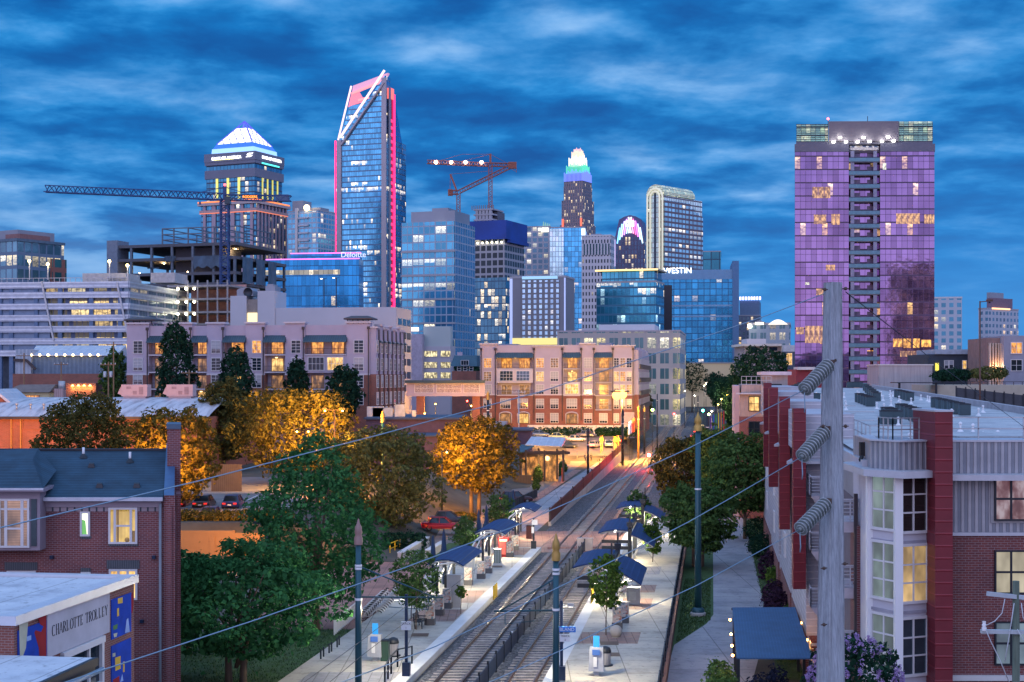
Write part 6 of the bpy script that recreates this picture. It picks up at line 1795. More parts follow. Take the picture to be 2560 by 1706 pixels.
MB().box(xl, 5.45, zr_ - .02, X_(418), 5.75, zr_ + .09).build('ridge', M['dark'], r)
MB().box(X_(116), -.5, ze - .16, X_(412), -.36, ze + .02).build('gutter', mat('pale gutter', (.45, .48, .55), .4, .3), r)
MB().box(X_(114), -.12, Z_(1268), X_(404), .02, ze - .16).build('fascia', lil, r)
MB().box(X_(114), -.03, Z_(1279), X_(402), .02, Z_(1268) - .01).build('brick_band', linemat('patterned brick band', (.30, .25, .28), (.02, .04, .06), .36, .78, 'u', .7), r)
MB().hexa([(X_(412), -.15, -1), (X_(440), -.15, -1), (X_(440), 12, -1), (X_(412), 12, -1)], [(X_(412), -.15, ze + .1), (X_(440), -.15, ze + .1), (X_(440), 12, ze + .1), (X_(412), 12, ze + .1)]).build('gable_pier', nbrick, r)
MB().add([(X_(412), -.2, ze + .1), (X_(438), -.2, ze + .1), (X_(438), 5.7, zr_ + .35), (X_(414), 5.7, zr_ + .35), (X_(438), 12, ze + .1), (X_(412), 12, ze + .1)], [(0, 1, 2, 3), (3, 2, 4, 5), (1, 4, 2), (0, 3, 5)]).build('gable_coping', mat('blue metal coping', (.05, .13, .26), .4, .3), r)
MB().box(X_(440), 1.0, -1, X_(452), 6.0, ze + .05).box(X_(417), 3.0, ze - 1, X_(452), 6, Z_(1106) + .55).build('chimney', nbrick, r)
MB().box(X_(415), 2.9, Z_(1106) + .55, X_(453), 6.1, Z_(1106) + .8).build('chimney_cap', mat('slate cap', (.05, .10, .16), .5), r)
MB().box(X_(419), -.24, -1, X_(432), -.14, ze - .4).build('pier_panel', nbrick, r)
MB().tube((X_(403), -.2, ze - .3), (X_(403), -.2, -1), .07, n=8).build('downpipe', mat('slate pipe', (.2, .23, .27), .5), r)
bx0, bx1 = xl, X_(115)
bt, bb = Z_(1222), Z_(1371)
MB().box(bx0, -.9, bb, bx1, .02, bt).build('bay', lil, r)
MB().add([(bx0 - .3, -1.4, bt + .1), (X_(131), -1.4, bt + .1), (X_(73), 1.6, bt + 1.35), (bx0, 1.6, bt + 1.35), (X_(131), 2.4, bt + .75), (X_(73), 4.5, bt + 1.75)], [(0, 1, 2, 3), (1, 4, 5, 2), (3, 2, 5)]).build('bay_roof', roofn, r, fix=False)
MB().box(bx0, -1.42, bt - .05, X_(132), -.8, bt + .12).box(X_(118), -.9, bt - .05, X_(132), 1.5, bt + .1).build('bay_eave', lil, r)
MB().box(bx0, -1.5, bt + .03, X_(133), -1.43, bt + .14).build('bay_gutter', bpy.data.materials['pale gutter'], r)
shut = mat('slate shutter', (.035, .06, .075), .6)
MB().box(X_(-2), -.96, Z_(1360), X_(10), -.9, Z_(1244)).box(X_(94), -.96, Z_(1360), X_(107), -.9, Z_(1244)).build('shutter', shut, r)
blm = litpane('blind glow', (.06, .045, .05), (.42, .24, .18), .8, 0, True, .3)
yel = litpane('yellow room', (.75, .48, .12), (1, .70, .20), 1.0, .25, False, .35)
wht = litpane('white lit pane', (.5, .75, .25), (1, .97, .75), 1.4, 0, False, .3)
def hwin(x0, x1, y0, y1, parts, yo, sill=True, tr=None):
 """sash window made of vertical lights"""
 wx0, wx1, z0, z1 = X_(x0), X_(x1), Z_(y1), Z_(y0)
 f = MB(); fw = .1
 f.box(wx0, yo - .1, z0, wx1, yo, z0 + fw).box(wx0, yo - .1, z1 - fw, wx1, yo, z1)
 f.box(wx0, yo - .1, z0 + fw, wx0 + fw, yo, z1 - fw).box(wx1 - fw, yo - .1, z0 + fw, wx1, yo, z1 - fw)
 for (px, wd) in parts: f.box(X_(px) - wd / 2, yo - .09, z0 + fw, X_(px) + wd / 2, yo, z1 - fw)
 for (a, c, py) in (tr or ()): f.box(X_(a), yo - .08, Z_(py) - .04, X_(c), yo - .01, Z_(py) + .05)
 o = f.build('window', frw, r)
 return o, (wx0 + fw, wx1 - fw, z0 + fw, z1 - fw)
o, (a, c, z0, z1) = hwin(14, 90, 1243, 1364, ((32, .14), (72, .14)), -.9, tr=((14, 90, 1269), (34, 70, 1317)))
MB().quad((a, -.93, z0), (c, -.93, z0), (c, -.93, z1), (a, -.93, z1)).build('pane', blm, o, fix=False)
o, (a, c, z0, z1) = hwin(272, 344, 1269, 1360, ((288, .12), (328, .12)), 0, tr=((288, 328, 1315),))
MB().quad((a, -.03, z0), (c, -.03, z0), (c, -.03, z1), (a, -.03, z1)).build('pane', yel, o, fix=False)
b = MB(); b.box(X_(292), -.035, z0, X_(298), -.033, z1); b.box(X_(330), -.036, z0, X_(340), -.034, z0 + .55); b.ball((X_(318), -.04, z0 + .1), .12, 8, 6); b.build('interior', mat('amber shade', (.5, .3, .1), .8), o)
o, (a, c, z0, z1) = hwin(201, 226, 1279, 1341, (), 0)
MB().quad((a, -.03, z0), (c, -.03, z0), (c, -.03, z1), (a, -.03, z1)).build('pane', wht, o, fix=False)
MB().quad((a, -.034, z0), (a + .22, -.034, z0), (a + .16, -.034, z1 - .35), (a, -.034, z1 - .3)).build('interior', emat('green curtain', (.2, .6, .15), .5), o)
o, (a, c, z0, z1) = hwin(18, 90, 1427, 1560, ((42, .1), (66, .1)), 0)
MB().quad((a, -.03, z0), (c, -.03, z0), (c, -.03, z1), (a, -.03, z1)).build('pane', PW['sky'], o, fix=False)
o, (a, c, z0, z1) = hwin(273, 344, 1423, 1500, ((297, .12), (320, .12)), 0)
MB().quad((a, -.03, z0), (c, -.03, z0), (c, -.03, z1), (a, -.03, z1)).build('pane', PW['gold'], o, fix=False)
o, (a, c, z0, z1) = hwin(203, 227, 1430, 1490, (), 0)
MB().quad((a, -.03, z0), (c, -.03, z0), (c, -.03, z1), (a, -.03, z1)).build('pane', wht, o, fix=False)
for (x0, x1, y0, y1) in ((12, 94, 1406, 1425), (267, 349, 1401, 1422), (202, 227, 1420, 1430), (202, 228, 1341, 1347), (272, 346, 1360, 1366)):
 MB().box(X_(x0), -.05, Z_(y1), X_(x1), .02, Z_(y0)).build('lintel', dkbrick, r)
for (px, py) in ((131, 1397), (386, 1397), (356, 1557)): MB().cbox((X_(px), -.1, Z_(py)), .16, .2, .16).build('wall_vent', M['navy'], r)
def onroof(px, py):
 for k in range(60):
  y = -.35 + 5.9 * k / 59; z = ze + (zr_ - ze) * (y + .35) / 5.95
  dd = d + y
  if PZ(py, dd) <= z: return (PX(px, dd) - OX, y, z)
 return (PX(px, d + 5.5) - OX, 5.5, zr_ - .05)
for px, py in ((22, 1148), (126, 1150), (261, 1145), (371, 1157)):
 p = onroof(px, py)
 MB().tube((0, 0, 0), (0, 0, .52), .07, n=8).build('vent_pipe', M['signwhite'], r, loc=p)
 MB().lathe([(.26, -.05), (.1, .18), (.05, .19)], 8).build('pipe_boot', M['dark'], r, loc=p)
for px, py in ((20, 1170), (268, 1168), (260, 1217), (353, 1217)):
 p = onroof(px, py); MB().hexa([(-.18, -.2, -.05), (.18, -.2, -.05), (.18, .2, -.02), (-.18, .2, -.02)], [(-.12, -.15, .16), (.12, -.15, .16), (.12, .15, .2), (-.12, .15, .2)]).build('roof_vent', M['dark'], r, loc=p)
# ---- museum building with the carved lettering; wall runs along the railway
o = R(51.35, -25.2, 0)
r = thing('trolley_museum', 'brick building with white roof, lettered stone panel and painted mural panels', 'building', o, PI / 2 - PHI)
U = lambda px: (-25.2 * F / (px - 1780) - 51.35) / math.cos(PHI)
def ZW(px, py): return PZ(py, -25.2 * F / (px - 1780))
ztop = 8.25
L = U(335)
mb2 = brickmat('museum brick', (.26, .08, .055), (.19, .06, .05), (.30, .22, .2), .26, .095, .012)
MB().box(0, 0, 0, L, 14, ztop - .1).build('wall', mb2, r)
wm = paver('white membrane', (.56, .61, .66), (.50, .55, .60), 30, 2.4, .03)
MB().box(.4, .4, ztop - .12, L - .4, 14, ztop + .02).build('roof', wm, r)
MB().box(-.15, -.15, ztop - .18, L + .15, .45, ztop + .16).box(L - .35, .45, ztop - .15, L + .15, 14, ztop + .15).box(-.15, .45, ztop - .15, .35, 14, ztop + .15).build('coping', mat('white coping', (.58, .62, .68), .4, .2, var=.08), r)
sp = mat('stone panel', (.52, .50, .53), .8, var=.12, scale=.8)
u0, u1 = U(115), U(271)
zp0 = ZW(115, 1646)
o2 = MB().box(u0, -.06, zp0, u1, .02, ztop - .19).build('stone_panel', sp, r)
GL = {'C': [('a', .42, .5, .40, .5, 50, 310)], 'H': [('v', .16), ('v', .74), ('h', .16, .74, .5)], 'A': [('l', .08, 0, .45, 1, .05), ('l', .45, 1, .82, 0, .11), ('h', .25, .65, .32)], 'R': [('v', .16), ('a', .36, .75, .30, .25, -90, 90), ('h', .16, .4, .98), ('h', .16, .4, .5), ('l', .4, .5, .8, 0, .11)],
 'L': [('v', .16), ('h', .16, .68, .02), ('s', .66, 0, .22)], 'O': [('a', .45, .5, .42, .5, 0, 360)], 'T': [('v', .42), ('h', .05, .79, .97), ('s', .06, .8, 1), ('s', .78, .8, 1)], 'E': [('v', .16), ('h', .16, .68, .02), ('h', .16, .6, .5), ('h', .16, .66, .97), ('s', .66, 0, .22), ('s', .65, .8, 1)], 'Y': [('l', .08, 1, .42, .48, .11), ('l', .78, 1, .42, .48, .05), ('l', .42, .5, .42, 0, .11)]}
def serif(sx, word, u, z, h, w):
 b = MB()
 def st(x0, z0, x1, z1, t_):
  b.bar((u + x0 * w, -.066, z + z0 * h), (u + x1 * w, -.066, z + z1 * h), t_ * w, .012)
 for ch in word:
  for s_ in GL.get(ch, ()):
   if s_[0] == 'v':
    st(s_[1], 0, s_[1], 1, .13)
    for e in (.02, .98): st(s_[1] - .13, e, s_[1] + .13, e, .045)
   elif s_[0] == 'h': st(s_[1], s_[3], s_[2], s_[3], .05)
   elif s_[0] == 's': st(s_[1], s_[2], s_[1], s_[3], .05)
   elif s_[0] == 'l': st(s_[1], s_[2], s_[3], s_[4], s_[5]); st(s_[1] - .1, s_[2], s_[1] + .1, s_[2], .04)
   elif s_[0] == 'a':
    n = 12
    for i in range(n):
     a0 = math.radians(s_[5] + (s_[6] - s_[5]) * i / n); a1 = math.radians(s_[5] + (s_[6] - s_[5]) * (i + 1) / n)
     tk = .05 + .09 * abs(math.cos((a0 + a1) / 2))
     st(s_[1] + s_[3] * math.cos(a0), s_[2] + s_[4] * math.sin(a0), s_[1] + s_[3] * math.cos(a1), s_[2] + s_[4] * math.sin(a1), tk)
  u += w * (.98 if ch != ' ' else .55)
 return b
serif(1, 'CHARLOTTE TROLLEY', U(126), ZW(126, 1592), .42, (U(266) - U(126)) / 16.2).build('lettering', M['ink'], o2)
def flat(b, pts, yy): return b.add([(U(px), yy, ZW(px, py)) for px, py in pts], [tuple(range(len(pts)))])
mblue = mat('mural blue', (.005, .055, .40), .95, var=.3, scale=.9); mred = mat('mural red', (.33, .015, .02), .95); mcream = mat('mural cream', (.5, .5, .36), .7); myel = mat('mural yellow', (.7, .42, .02), .6); mpale = mat('mural pale blue', (.25, .42, .75), .6); mgreen = mat('mural green', (.05, .2, .06), .7)
o3 = MB().box(U(43), -.04, ZW(43, 1700), u0 - .02, .02, ztop - .42).build('mural_panel', mblue, r)
flat(MB(), [(45, 1560), (68, 1552), (62, 1620), (55, 1640), (51, 1690), (47, 1640)], -.045).build('painted_shape', mcream, o3, fix=False)
flat(MB(), [(92, 1548), (104, 1536), (113, 1538), (113, 1690), (98, 1690), (94, 1620), (83, 1582), (86, 1576), (100, 1580), (106, 1566), (98, 1562)], -.047).build('painted_shape', mred, o3, fix=False)
flat(MB(), [(64, 1592), (75, 1588), (75, 1600), (64, 1604)], -.049).build('painted_shape', mpale, o3, fix=False)
for i, (zt_, zb_) in enumerate(((ztop - .55, ZW(300, 1590)), (ZW(300, 1606), 3.0))):
 o3 = MB().box(U(277), -.04, zb_, U(326), .02, zt_).build('mural_panel', mblue, r)
 sh = ([[(292, 1497), (304, 1493), (304, 1508), (292, 1510)], myel], [[(290, 1522), (295, 1520), (295, 1540), (290, 1542)], myel], [[(310, 1583), (314, 1550), (318, 1545), (322, 1580)], mpale], [[(280, 1565), (292, 1560), (291, 1572), (281, 1576)], mgreen], [[(281, 1585), (291, 1582), (289, 1592), (283, 1594)], mcream]) if i == 0 else ([[(285, 1645), (299, 1640), (299, 1672), (286, 1678)], myel], [[(279, 1634), (286, 1632), (286, 1641), (279, 1643)], mcream], [[(305, 1655), (309, 1654), (309, 1680), (305, 1681)], myel], [[(298, 1706), (303, 1685), (306, 1702)], mpale], [[(280, 1700), (296, 1690), (296, 1712), (280, 1715)], mred])
 for pts, mm in sh: flat(MB(), pts, -.046).build('painted_shape', mm, o3, fix=False)
flat(MB(), [(326.5, 1490), (333, 1476), (333, 1510), (330, 1535), (326.5, 1530)], -.02).build('painted_shape', mred, r, fix=False)
ua, ub = U(150), U(252)
f = MB(); f.box(ua, -.16, 3, ua + .16, .02, zp0 - .12).box(ub - .2, -.16, 3, ub, .02, zp0 - .12).box(ua, -.18, zp0 - .28, ub + .08, .02, zp0 - .02).box((ua + ub) / 2 + .5, -.12, 3, (ua + ub) / 2 + .62, .02, zp0 - .28).box(ua, -.12, 4.4, ub, .02, 4.55)
o3 = f.build('window', frw, r)
MB().quad((ua, -.02, 3), (ub, -.02, 3), (ub, -.02, zp0 - .2), (ua, -.02, zp0 - .2)).build('pane', PW['dark'], o3, fix=False)
MB().box(L - .02, .3, 4, L + .1, .8, ztop - .6).build('corner_pipe', M['signwhite'], r)
o = R(39, -22.45, 0)
r = thing('low_annex', 'lower annex with pale flat roof and dark gutter in front of the lettered building', 'building', o, PI / 2 - PHI)
MB().box(0, 0, 0, 11.8, 16, 6.85).build('wall', mb2, r)
MB().box(-.2, -.35, 6.86, 12.0, 16, 7.0).build('roof', wm, r)
MB().box(-.2, -.52, 6.72, 12.0, -.36, 7.02).box(-.2, -.36, 6.5, 12.1, .02, 6.85).build('gutter', M['dark'], r)
MB().tube((0, -.75, 6.75), (11.9, -.75, 6.62), .09, n=8).build('pipe', mat('blue pipe', (.2, .33, .45), .4, .3), r)
# ---- right: red-finned apartment block, its side running along the railway
def zroof(y): return 13.35 + 2.0 * (y - 62) / 168
r = RB = thing('finned_apartment_block', 'long apartment block with white roof, red fins, corner bay window and balconies', 'apartment block', (0, 0, 0))
cladd = linemat('ribbed grey cladding', (.20, .22, .26), (.36, .37, .40), .30, .5, 'u', .5, .2, .8, .05)
siding = linemat('white siding', (.40, .40, .45), (.58, .57, .60), .38, .85, 'v', .6)
redfin = linemat('red fin cladding', (.16, .015, .025), (.24, .025, .035), .52, .9, 'v', .5, .1)
rbrick = brickmat('block brick', (.19, .05, .045), (.12, .035, .04), (.26, .19, .19), .28, .105, .012)
eave = mat('pale eave', (.48, .50, .55), .45, .2, var=.1)
soff = mat('dark recess', (.14, .13, .16), .8)
memb = paver('white roof membrane', (.46, .48, .50), (.42, .45, .47), 30, 2.6, .03)
def rp(y, t_, z): return R(y, t_, z)
def rbox(b, y0, y1, t0, t1, z0, z1, z0b=None, z1b=None):
 """box in railway coordinates; heights may differ at the far end"""
 z0b = z0 if z0b is None else z0b; z1b = z1 if z1b is None else z1b
 return b.hexa([R(y0, t0, z0), R(y0, t1, z0), R(y1, t1, z0b), R(y1, t0, z0b)], [R(y0, t0, z1), R(y0, t1, z1), R(y1, t1, z1b), R(y1, t0, z1b)])
b = MB(); rbox(b, 66, 230, 7.2, 26, -1, zroof(66) - .3, -1, zroof(230) - .3); b.build('core', siding, r)
b = MB(); b.sheet([[R(y, 7.0, zroof(y)), R(y, 16, zroof(y) + .05), R(y, 26, zroof(y))] for y in (63, 100, 150, 230)]); b.build('roof', memb, r, fix=False)
b = MB()
for y0, y1 in ((63.5, 120), (120, 230)):
 rbox(b, y0, y1, 25.6, 26.1, zroof(y0) - 1, zroof(y0) + .55, zroof(y1) - 1, zroof(y1) + .55)
b.build('parapet', mat('grey parapet', (.33, .33, .36), .8), r)
pA, pB, pC, pD, pE = (PX(2146, 67), 67.0), (PX(2176, 62.4), 62.4), (PX(2246, 60.9), 60.9), (PX(2330, 61.6), 61.6), (PX(2790, 61.6), 61.6)
zpar, zcor_, zlow = PZ(1103, 62), PZ(1172, 62), -1
b = MB(); b.prism([pA, pB, pC, pD, (pD[0], 66.5), (pA[0], 68)], zcor_, zpar); b.build('corner_parapet', cladd, r)
b = MB(); b.prism([pA, pB, pC, pD, (pD[0], 66.5), (pA[0], 68)], zlow, zcor_ - .3); b.build('corner_bay', mat('pale bay panel', (.50, .50, .56), .5, var=.05), r)
off = lambda p, k: (p[0] - .5 * k, p[1] - .9 * k)
b = MB(); b.prism([(pA[0] - .9, pA[1] - .3), (pB[0] - .5, pB[1] - .8), (pC[0], pC[1] - .9), (pD[0], pD[1] - .9), (pD[0], 66), (pA[0], 67.5)], zcor_ - .3, zcor_); b.build('eave', eave, r)
b = MB(); b.prism([(pA[0] - .1, pA[1]), (pB[0] - .1, pB[1] - .1), (pC[0], pC[1] - .12), (pD[0], pD[1] - .12), (pD[0], 62.4), (pC[0], 61.7), (pB[0] + .5, 63.1), (pA[0] + .7, 67.2)], zpar, zpar + .07); b.build('coping', eave, r)
fins = mat('dim lilac', (.3, .3, .36), .5)
def facewin(p, q, z, w, h, cols, rows, pm, f=.5, fm=None, fw=.12):
 a = math.atan2(q[1] - p[1], q[0] - p[0])
 x = p[0] + (q[0] - p[0]) * f; y = p[1] + (q[1] - p[1]) * f
 nrm = Vector((math.sin(a), -math.cos(a)))
 return win(r, x + nrm.x * .03, y + nrm.y * .03, z, w, h, cols, rows, fm or frw, pm, a, fw, .07)
glr = mat('reflecting glass', (.10, .11, .11), .03, .85, var=.25, scale=.6)
gly = litpane('glow blind', (.55, .36, .14), (1, .66, .28), .65, 0, False, .3)
glb = litpane('pale blind', (.16, .26, .28), (.30, .42, .42), .4, 0, False, .25)
for i, (py0, k1, k2) in enumerate(((1320, glb, glr), (1494, glb, gly), (1675, glb, PW['sky']), (1860, glb, PW['sky']))):
 z = PZ(py0, 61.6); h = 2.35
 w1 = math.dist(pB, pC); w2 = math.dist(pC, pD)
 facewin(pB, pC, z, w1 * .80, h, 2, 3, k1, .52)
 facewin(pC, pD, z - .08, w2 * .76, h, 2, 3, k2, .42)
 if i < 3:
  b = MB(); b.prism([(pB[0] - .05, pB[1] - .05), (pC[0], pC[1] - .07), (pD[0], pD[1] - .07), (pD[0], pD[1] + .2), (pC[0], pC[1] + .2), (pB[0], pB[1] + .2)], z - .62, z - .5); b.build('floor_band', fins, r)
b = MB()
for p in (pB, pC): b.cbox((p[0], p[1] + .02, zlow), .34, .3, zcor_ - .3 - zlow)
b.build('bay_mullion', M['signwhite'], r)
fx0, fx1 = PX(2338, 60.2), PX(2382, 60.2)
MB().box(fx0, 60.2, zlow, fx1, 63.5, PZ(1030, 60.2)).build('red_fin', redfin, r)
MB().box(fx0 - .04, 60.16, PZ(1030, 60.2), fx1 + .04, 63.55, PZ(1030, 60.2) + .08).build('fin_cap', eave, r)
zc1, zc2 = PZ(1185, 61.6), PZ(1336, 61.6)
MB().box(fx1, 61.9, zc1, pE[0], 64, PZ(1106, 61.6)).build('front_parapet', cladd, r)
MB().box(fx1, 61.7, zc2, pE[0], 64, zc1 - .25).build('front_cladding', cladd, r)
MB().box(fx1, 61.6, zlow, pE[0], 64, zc2).build('front_brick', rbrick, r)
MB().box(fx1, 60.9, zc1 - .25, pE[0], 62.2, zc1).build('eave', eave, r)
MB().box(fx1, 61.5, zc2 - .06, pE[0], 61.62, zc2 + .08).build('sill_band', eave, r)
MB().box(fx1, 61.85, PZ(1106, 61.6), pE[0], 64, PZ(1101, 61.6)).build('coping', eave, r)
MB().box(fx1, 61.4, PZ(1703, 61.4), pE[0], 61.62, PZ(1690, 61.4)).build('stone_band', M['pale'], r)
poster = litpane('framed prints', (.30, .03, .02), (.55, .45, .5), .35)
for py0, h, k in ((1298, 1.75, poster), (1481, 1.75, litpane('cream blind', (.55, .48, .32), (.75, .68, .5), .5, 0, False, .25)), (1659, 1.75, litpane('grey blind', (.12, .22, .32), (.25, .36, .46), .45, 0, False, .25))):
 x = PX(2527, 61.6)
 if py0 == 1298: MB().box(x - .85, 61.64, PZ(1308, 61.6), x + .95, 61.7, PZ(1192, 61.6)).build('window_surround', mat('cladding trim', (.35, .36, .38), .5), r)
 win(r, x, 61.58, PZ(py0, 61.6), 1.3, h, 2, 2, M['dark'], k, 0, .07, .09)
rail2 = mat('pale rail', (.50, .52, .58), .5, .2)
def balc(y0, y1, t0, t1, z, nm='balcony'):
 b = MB(); b.hexa([R(y0 + .1, t0 + .35, z - .5), R(y0 + .1, t1, z - .5), R(y1, t1, z - .5), R(y1, t0 + .35, z - .5)], [R(y0, t0, z), R(y0, t1, z), R(y1, t1, z), R(y1, t0, z)])
 o = b.build(nm, mat('pale balcony slab', (.55, .52, .57), .6) if 'pale balcony slab' not in bpy.data.materials else bpy.data.materials['pale balcony slab'], r)
 f = MB()
 for k in range(6):
  zz = z + .12 + k * .17
  f.bar(R(y0, t0, zz), R(y0, t1, zz), .035).bar(R(y0, t0, zz), R(y1, t0, zz), .035)
 for k in range(5): p = R(y0, t0 + (t1 - t0) * k / 4, z); f.bar(p, p + Vector((0, 0, 1.05)), .05)
 for k in range(4): p = R(y0 + (y1 - y0) * k / 3, t0, z); f.bar(p, p + Vector((0, 0, 1.05)), .05)
 f.bar(R(y0, t0, z + 1.05), R(y0, t1, z + 1.05), .07).bar(R(y0, t0, z + 1.05), R(y1, t0, z + 1.05), .07)
 f.build('balustrade', rail2, o)
doorp = PW['sky']
for (y0, y1, tl, zfb, ztp) in ((80, 94, 5.05, 5.3, 14.95), (96, 109, 5.05, 6.9, 15.4), (112, 126, 5.0, 8.5, 15.9), (129, 150, 5.2, 9, 16.2)):
 zr = zroof(y0)
 b = MB(); rbox(b, y0, y1, tl, 8, zr - 1.0, ztp); b.build('bay_parapet', siding, r)
 b = MB(); rbox(b, y0, y1, tl + .25, 8, 2.5, zr - 1.0); b.build('bay_wall', siding, r)
 b = MB(); rbox(b, y0, y1, tl + .2, 8, -1, 2.5); b.build('bay_base', rbrick, r)
 b = MB(); b.hexa([R(y0 - .9, tl - .9, zr - 1.35), R(y0 - .9, 8, zr - 1.35), R(y0 + 2, 8, zr - 1.35), R(y0 + 2, tl - .5, zr - 1.35)], [R(y0 - .9, tl - .9, zr - 1.2), R(y0 - .9, 8, zr - 1.2), R(y0 + 2, 8, zr - 1.0), R(y0 + 2, tl - .1, zr - 1.0)]); b.build('eave', eave, r)
 b = MB(); rbox(b, y0 - 1.3, y0 + .1, tl - .55, tl + .15, zfb, ztp + .35); b.build('red_fin', redfin, r)
 b = MB(); rbox(b, y0 - .1, y0 + 3, tl - .1, tl + .05, zfb + 1, ztp); b.build('side_strip', eave, r)
 for k in range(4):
  z = 10.55 - 3.05 * k + (y0 - 80) * .02
  if z < .5: break
  balc(y0 - 2.3, y0 - .02, tl + .35, 7.6, z)
  b = MB(); p = R(y0 - .03, tl + 1.7, z)
  win(r, p.x, y0 - .05 + .1, z + .05, .9, 2.1, 1, 1, M['dark'], doorp, -PHI, .06, .05, 'balcony_door')
 for k in range(3):
  z = 10.3 - 3.05 * k
  p = R((y0 + y1) / 2, tl + .22, z)
  win(r, p.x, p.y, z, 1.5, 1.6, 2, 2, frw, PW['dark'], PI / 2 - PHI + PI, .08, .05)
 if y0 == 80:
  b = MB(); rbox(b, 66.5, 79.9, 7.1, 8, -1, zroof(70) - .6); b.build('recess_wall', soff, r)
b = MB(); rbox(b, 66.2, 69.4, 6.75, 7.2, -1, 10.1); b.build('brick_pier', rbrick, r)
for z in (10.25, 7.15, 4.1, 1.0): balc(66.6, 69.6, 5.75, 7.2, z)
b = MB(); b.bar(R(66.3, 6.7, -1), R(66.3, 6.7, 11.6), .16); b.build('downpipe', pipe, r)
b = MB(); rbox(b, 63.5, 79.9, 6.7, 7.3, zroof(64) - .6, zroof(64) - .05); b.build('roof_edge', eave, r)
b = MB(); rbox(b, 66.6, 79, 6.9, 7.3, zroof(64) - 2.2, zroof(64) - .61); b.build('flank_parapet', cladd, r)
b = MB()
pts = [(pA[0] + 1.2, pA[1] + 1), (pB[0] + .6, pB[1] + .9), (pC[0], pC[1] + .9), (pD[0] - .3, pD[1] + .9), (pD[0] - .3, pD[1] + .9)]
for p, q in zip(pts[:-2], pts[1:-1]):
 for k in (.5, 1.0): b.bar((p[0], p[1], zpar + k), (q[0], q[1], zpar + k), .05)
 n = 3
 for k in range(n + 1): x = p[0] + (q[0] - p[0]) * k / n; y = p[1] + (q[1] - p[1]) * k / n; b.bar((x, y, zpar - .2), (x, y, zpar + 1), .05)
b.build('roof_railing', M['steel'], r); b = MB()
for k in (.5, 1.0): b.bar((fx1, 63, zpar + k), (pE[0], 63, zpar + k), .05)
for k in range(5): b.bar((fx1 + k * 2, 63, zpar - .3), (fx1 + k * 2, 63, zpar + 1), .05)
b.build('roof_railing', M['steel'], r)
for (y0, y1, t0) in ((72, 80, 8), (92, 100, 6.5), (104, 118, 6.5)):
 b = MB()
 for k in (.55, 1.1): b.bar(R(y0, t0, zroof(y0) + k), R(y1, t0, zroof(y1) + k), .05); b.bar(R(y0, t0, zroof(y0) + k), R(y0, t0 + 4, zroof(y0) + k), .05)
 for k in range(5): p = R(y0 + (y1 - y0) * k / 4, t0, zroof(y0)); b.bar(p, p + Vector((0, 0, 1.1)), .05)
 b.build('roof_railing', M['steel'], r)
MB().cbox((PX(2158, 64.5), 64.5, PZ(1140, 64.5)), .32, .3, .62).bar((PX(2155, 64.4), 64.4, PZ(1140, 64.4)), (PX(2151, 64.2), 64.2, PZ(1152, 64.2)), .14).build('rainwater_head', M['black'], r)
MB().box(PX(2388, 65), 64.5, zpar - .5, PX(2700, 65), 70, zpar + .1).build('raised_roof', memb, r)
MB().cbox((PX(2448, 64.2), 64.45, zpar - .42), .5, .12, .38).build('roof_scupper', M['black'], r)
# ---- air conditioners on the white roof
def roofpt(px, py):
 y = 120.0
 for _ in range(60): y = (CAMH - zroof(y)) * F / (py - HY); y = min(229, max(62, y))
 return y
acm = linemat('condenser louvres', (.03, .06, .075), (.08, .13, .15), .07, .5, 'v', .5, .3)
a0 = thing('air_conditioner', '', 'air conditioner')
MB().box(-.42, -.42, .05, .42, .42, .86).build('casing', acm, a0)
MB().box(-.45, -.45, .86, .45, .45, .93).box(-.4, -.4, 0, .4, .4, .05).build('frame', M['dark'], a0)
MB().lathe([(.02, .94), (.32, .94), (.34, .95), (.34, .93)], 14).build('fan_grille', M['black'], a0)
acs = []
rowsac = [((2216, 1064), (2218, 1053), 2, 'pair left of the front row'), ((2308, 1064), (2253, 1042), 6, 'double row behind the big red fin'), ((2238, 1064), (2226, 1056), 2, 'pair left of the front row'), ((2411, 1042), (2352, 1025), 5, 'row right of the big red fin'), ((2387, 1036), (2340, 1022), 4, 'row right of the big red fin'),
  ((2176, 1019), (2148, 1008), 5, 'row just right of the concrete pole'), ((2274, 1005), (2245, 996), 5, 'row in front of the beige parking wall'), ((2191, 984), (2165, 974), 6, 'row before the pale stair block'), ((2123, 970), (2150, 968), 3, 'farthest scattered units'), ((1985, 975), (2015, 968), 5, 'units seen left of the concrete pole'), ((2040, 985), (2010, 978), 3, 'units seen left of the concrete pole')]
first = True
for (a, c, n, lab) in rowsac:
 for i in range(n):
  f = i / max(1, n - 1)
  px = a[0] + (c[0] - a[0]) * f; py = a[1] + (c[1] - a[1]) * f
  y = roofpt(px, py); p = (PX(px, y), y, zroof(y) + .1)
  if first: o = a0; a0.location = p; a0.rotation_euler[2] = -PHI; first = False
  else: o = dup(a0, p, -PHI)
  tag(o, 'grey louvred air conditioner on the white roof, ' + lab, 'air conditioner', 'air conditioners: ' + lab)
vp0 = None
for i in range(56):
 y = rng.uniform(72, 185); tt = rng.uniform(9, 24)
 p = R(y, tt, zroof(y))
 if vp0 is None:
  vp0 = o = MB().tube((0, 0, 0), (0, 0, .55), .07, n=6).lathe([(.25, 0), (.08, .22), (.07, .25)], 8).lathe([(.11, .5), (.11, .6), (.01, .66)], 8).build('vent_pipe', M['signwhite'], loc=p)
 else:
  o = vp0.copy(); COL.objects.link(o); o.location = p
 tag(o, 'small white vent pipe standing on the white flat roof', 'vent pipe', 'white vent pipes on the flat roof')
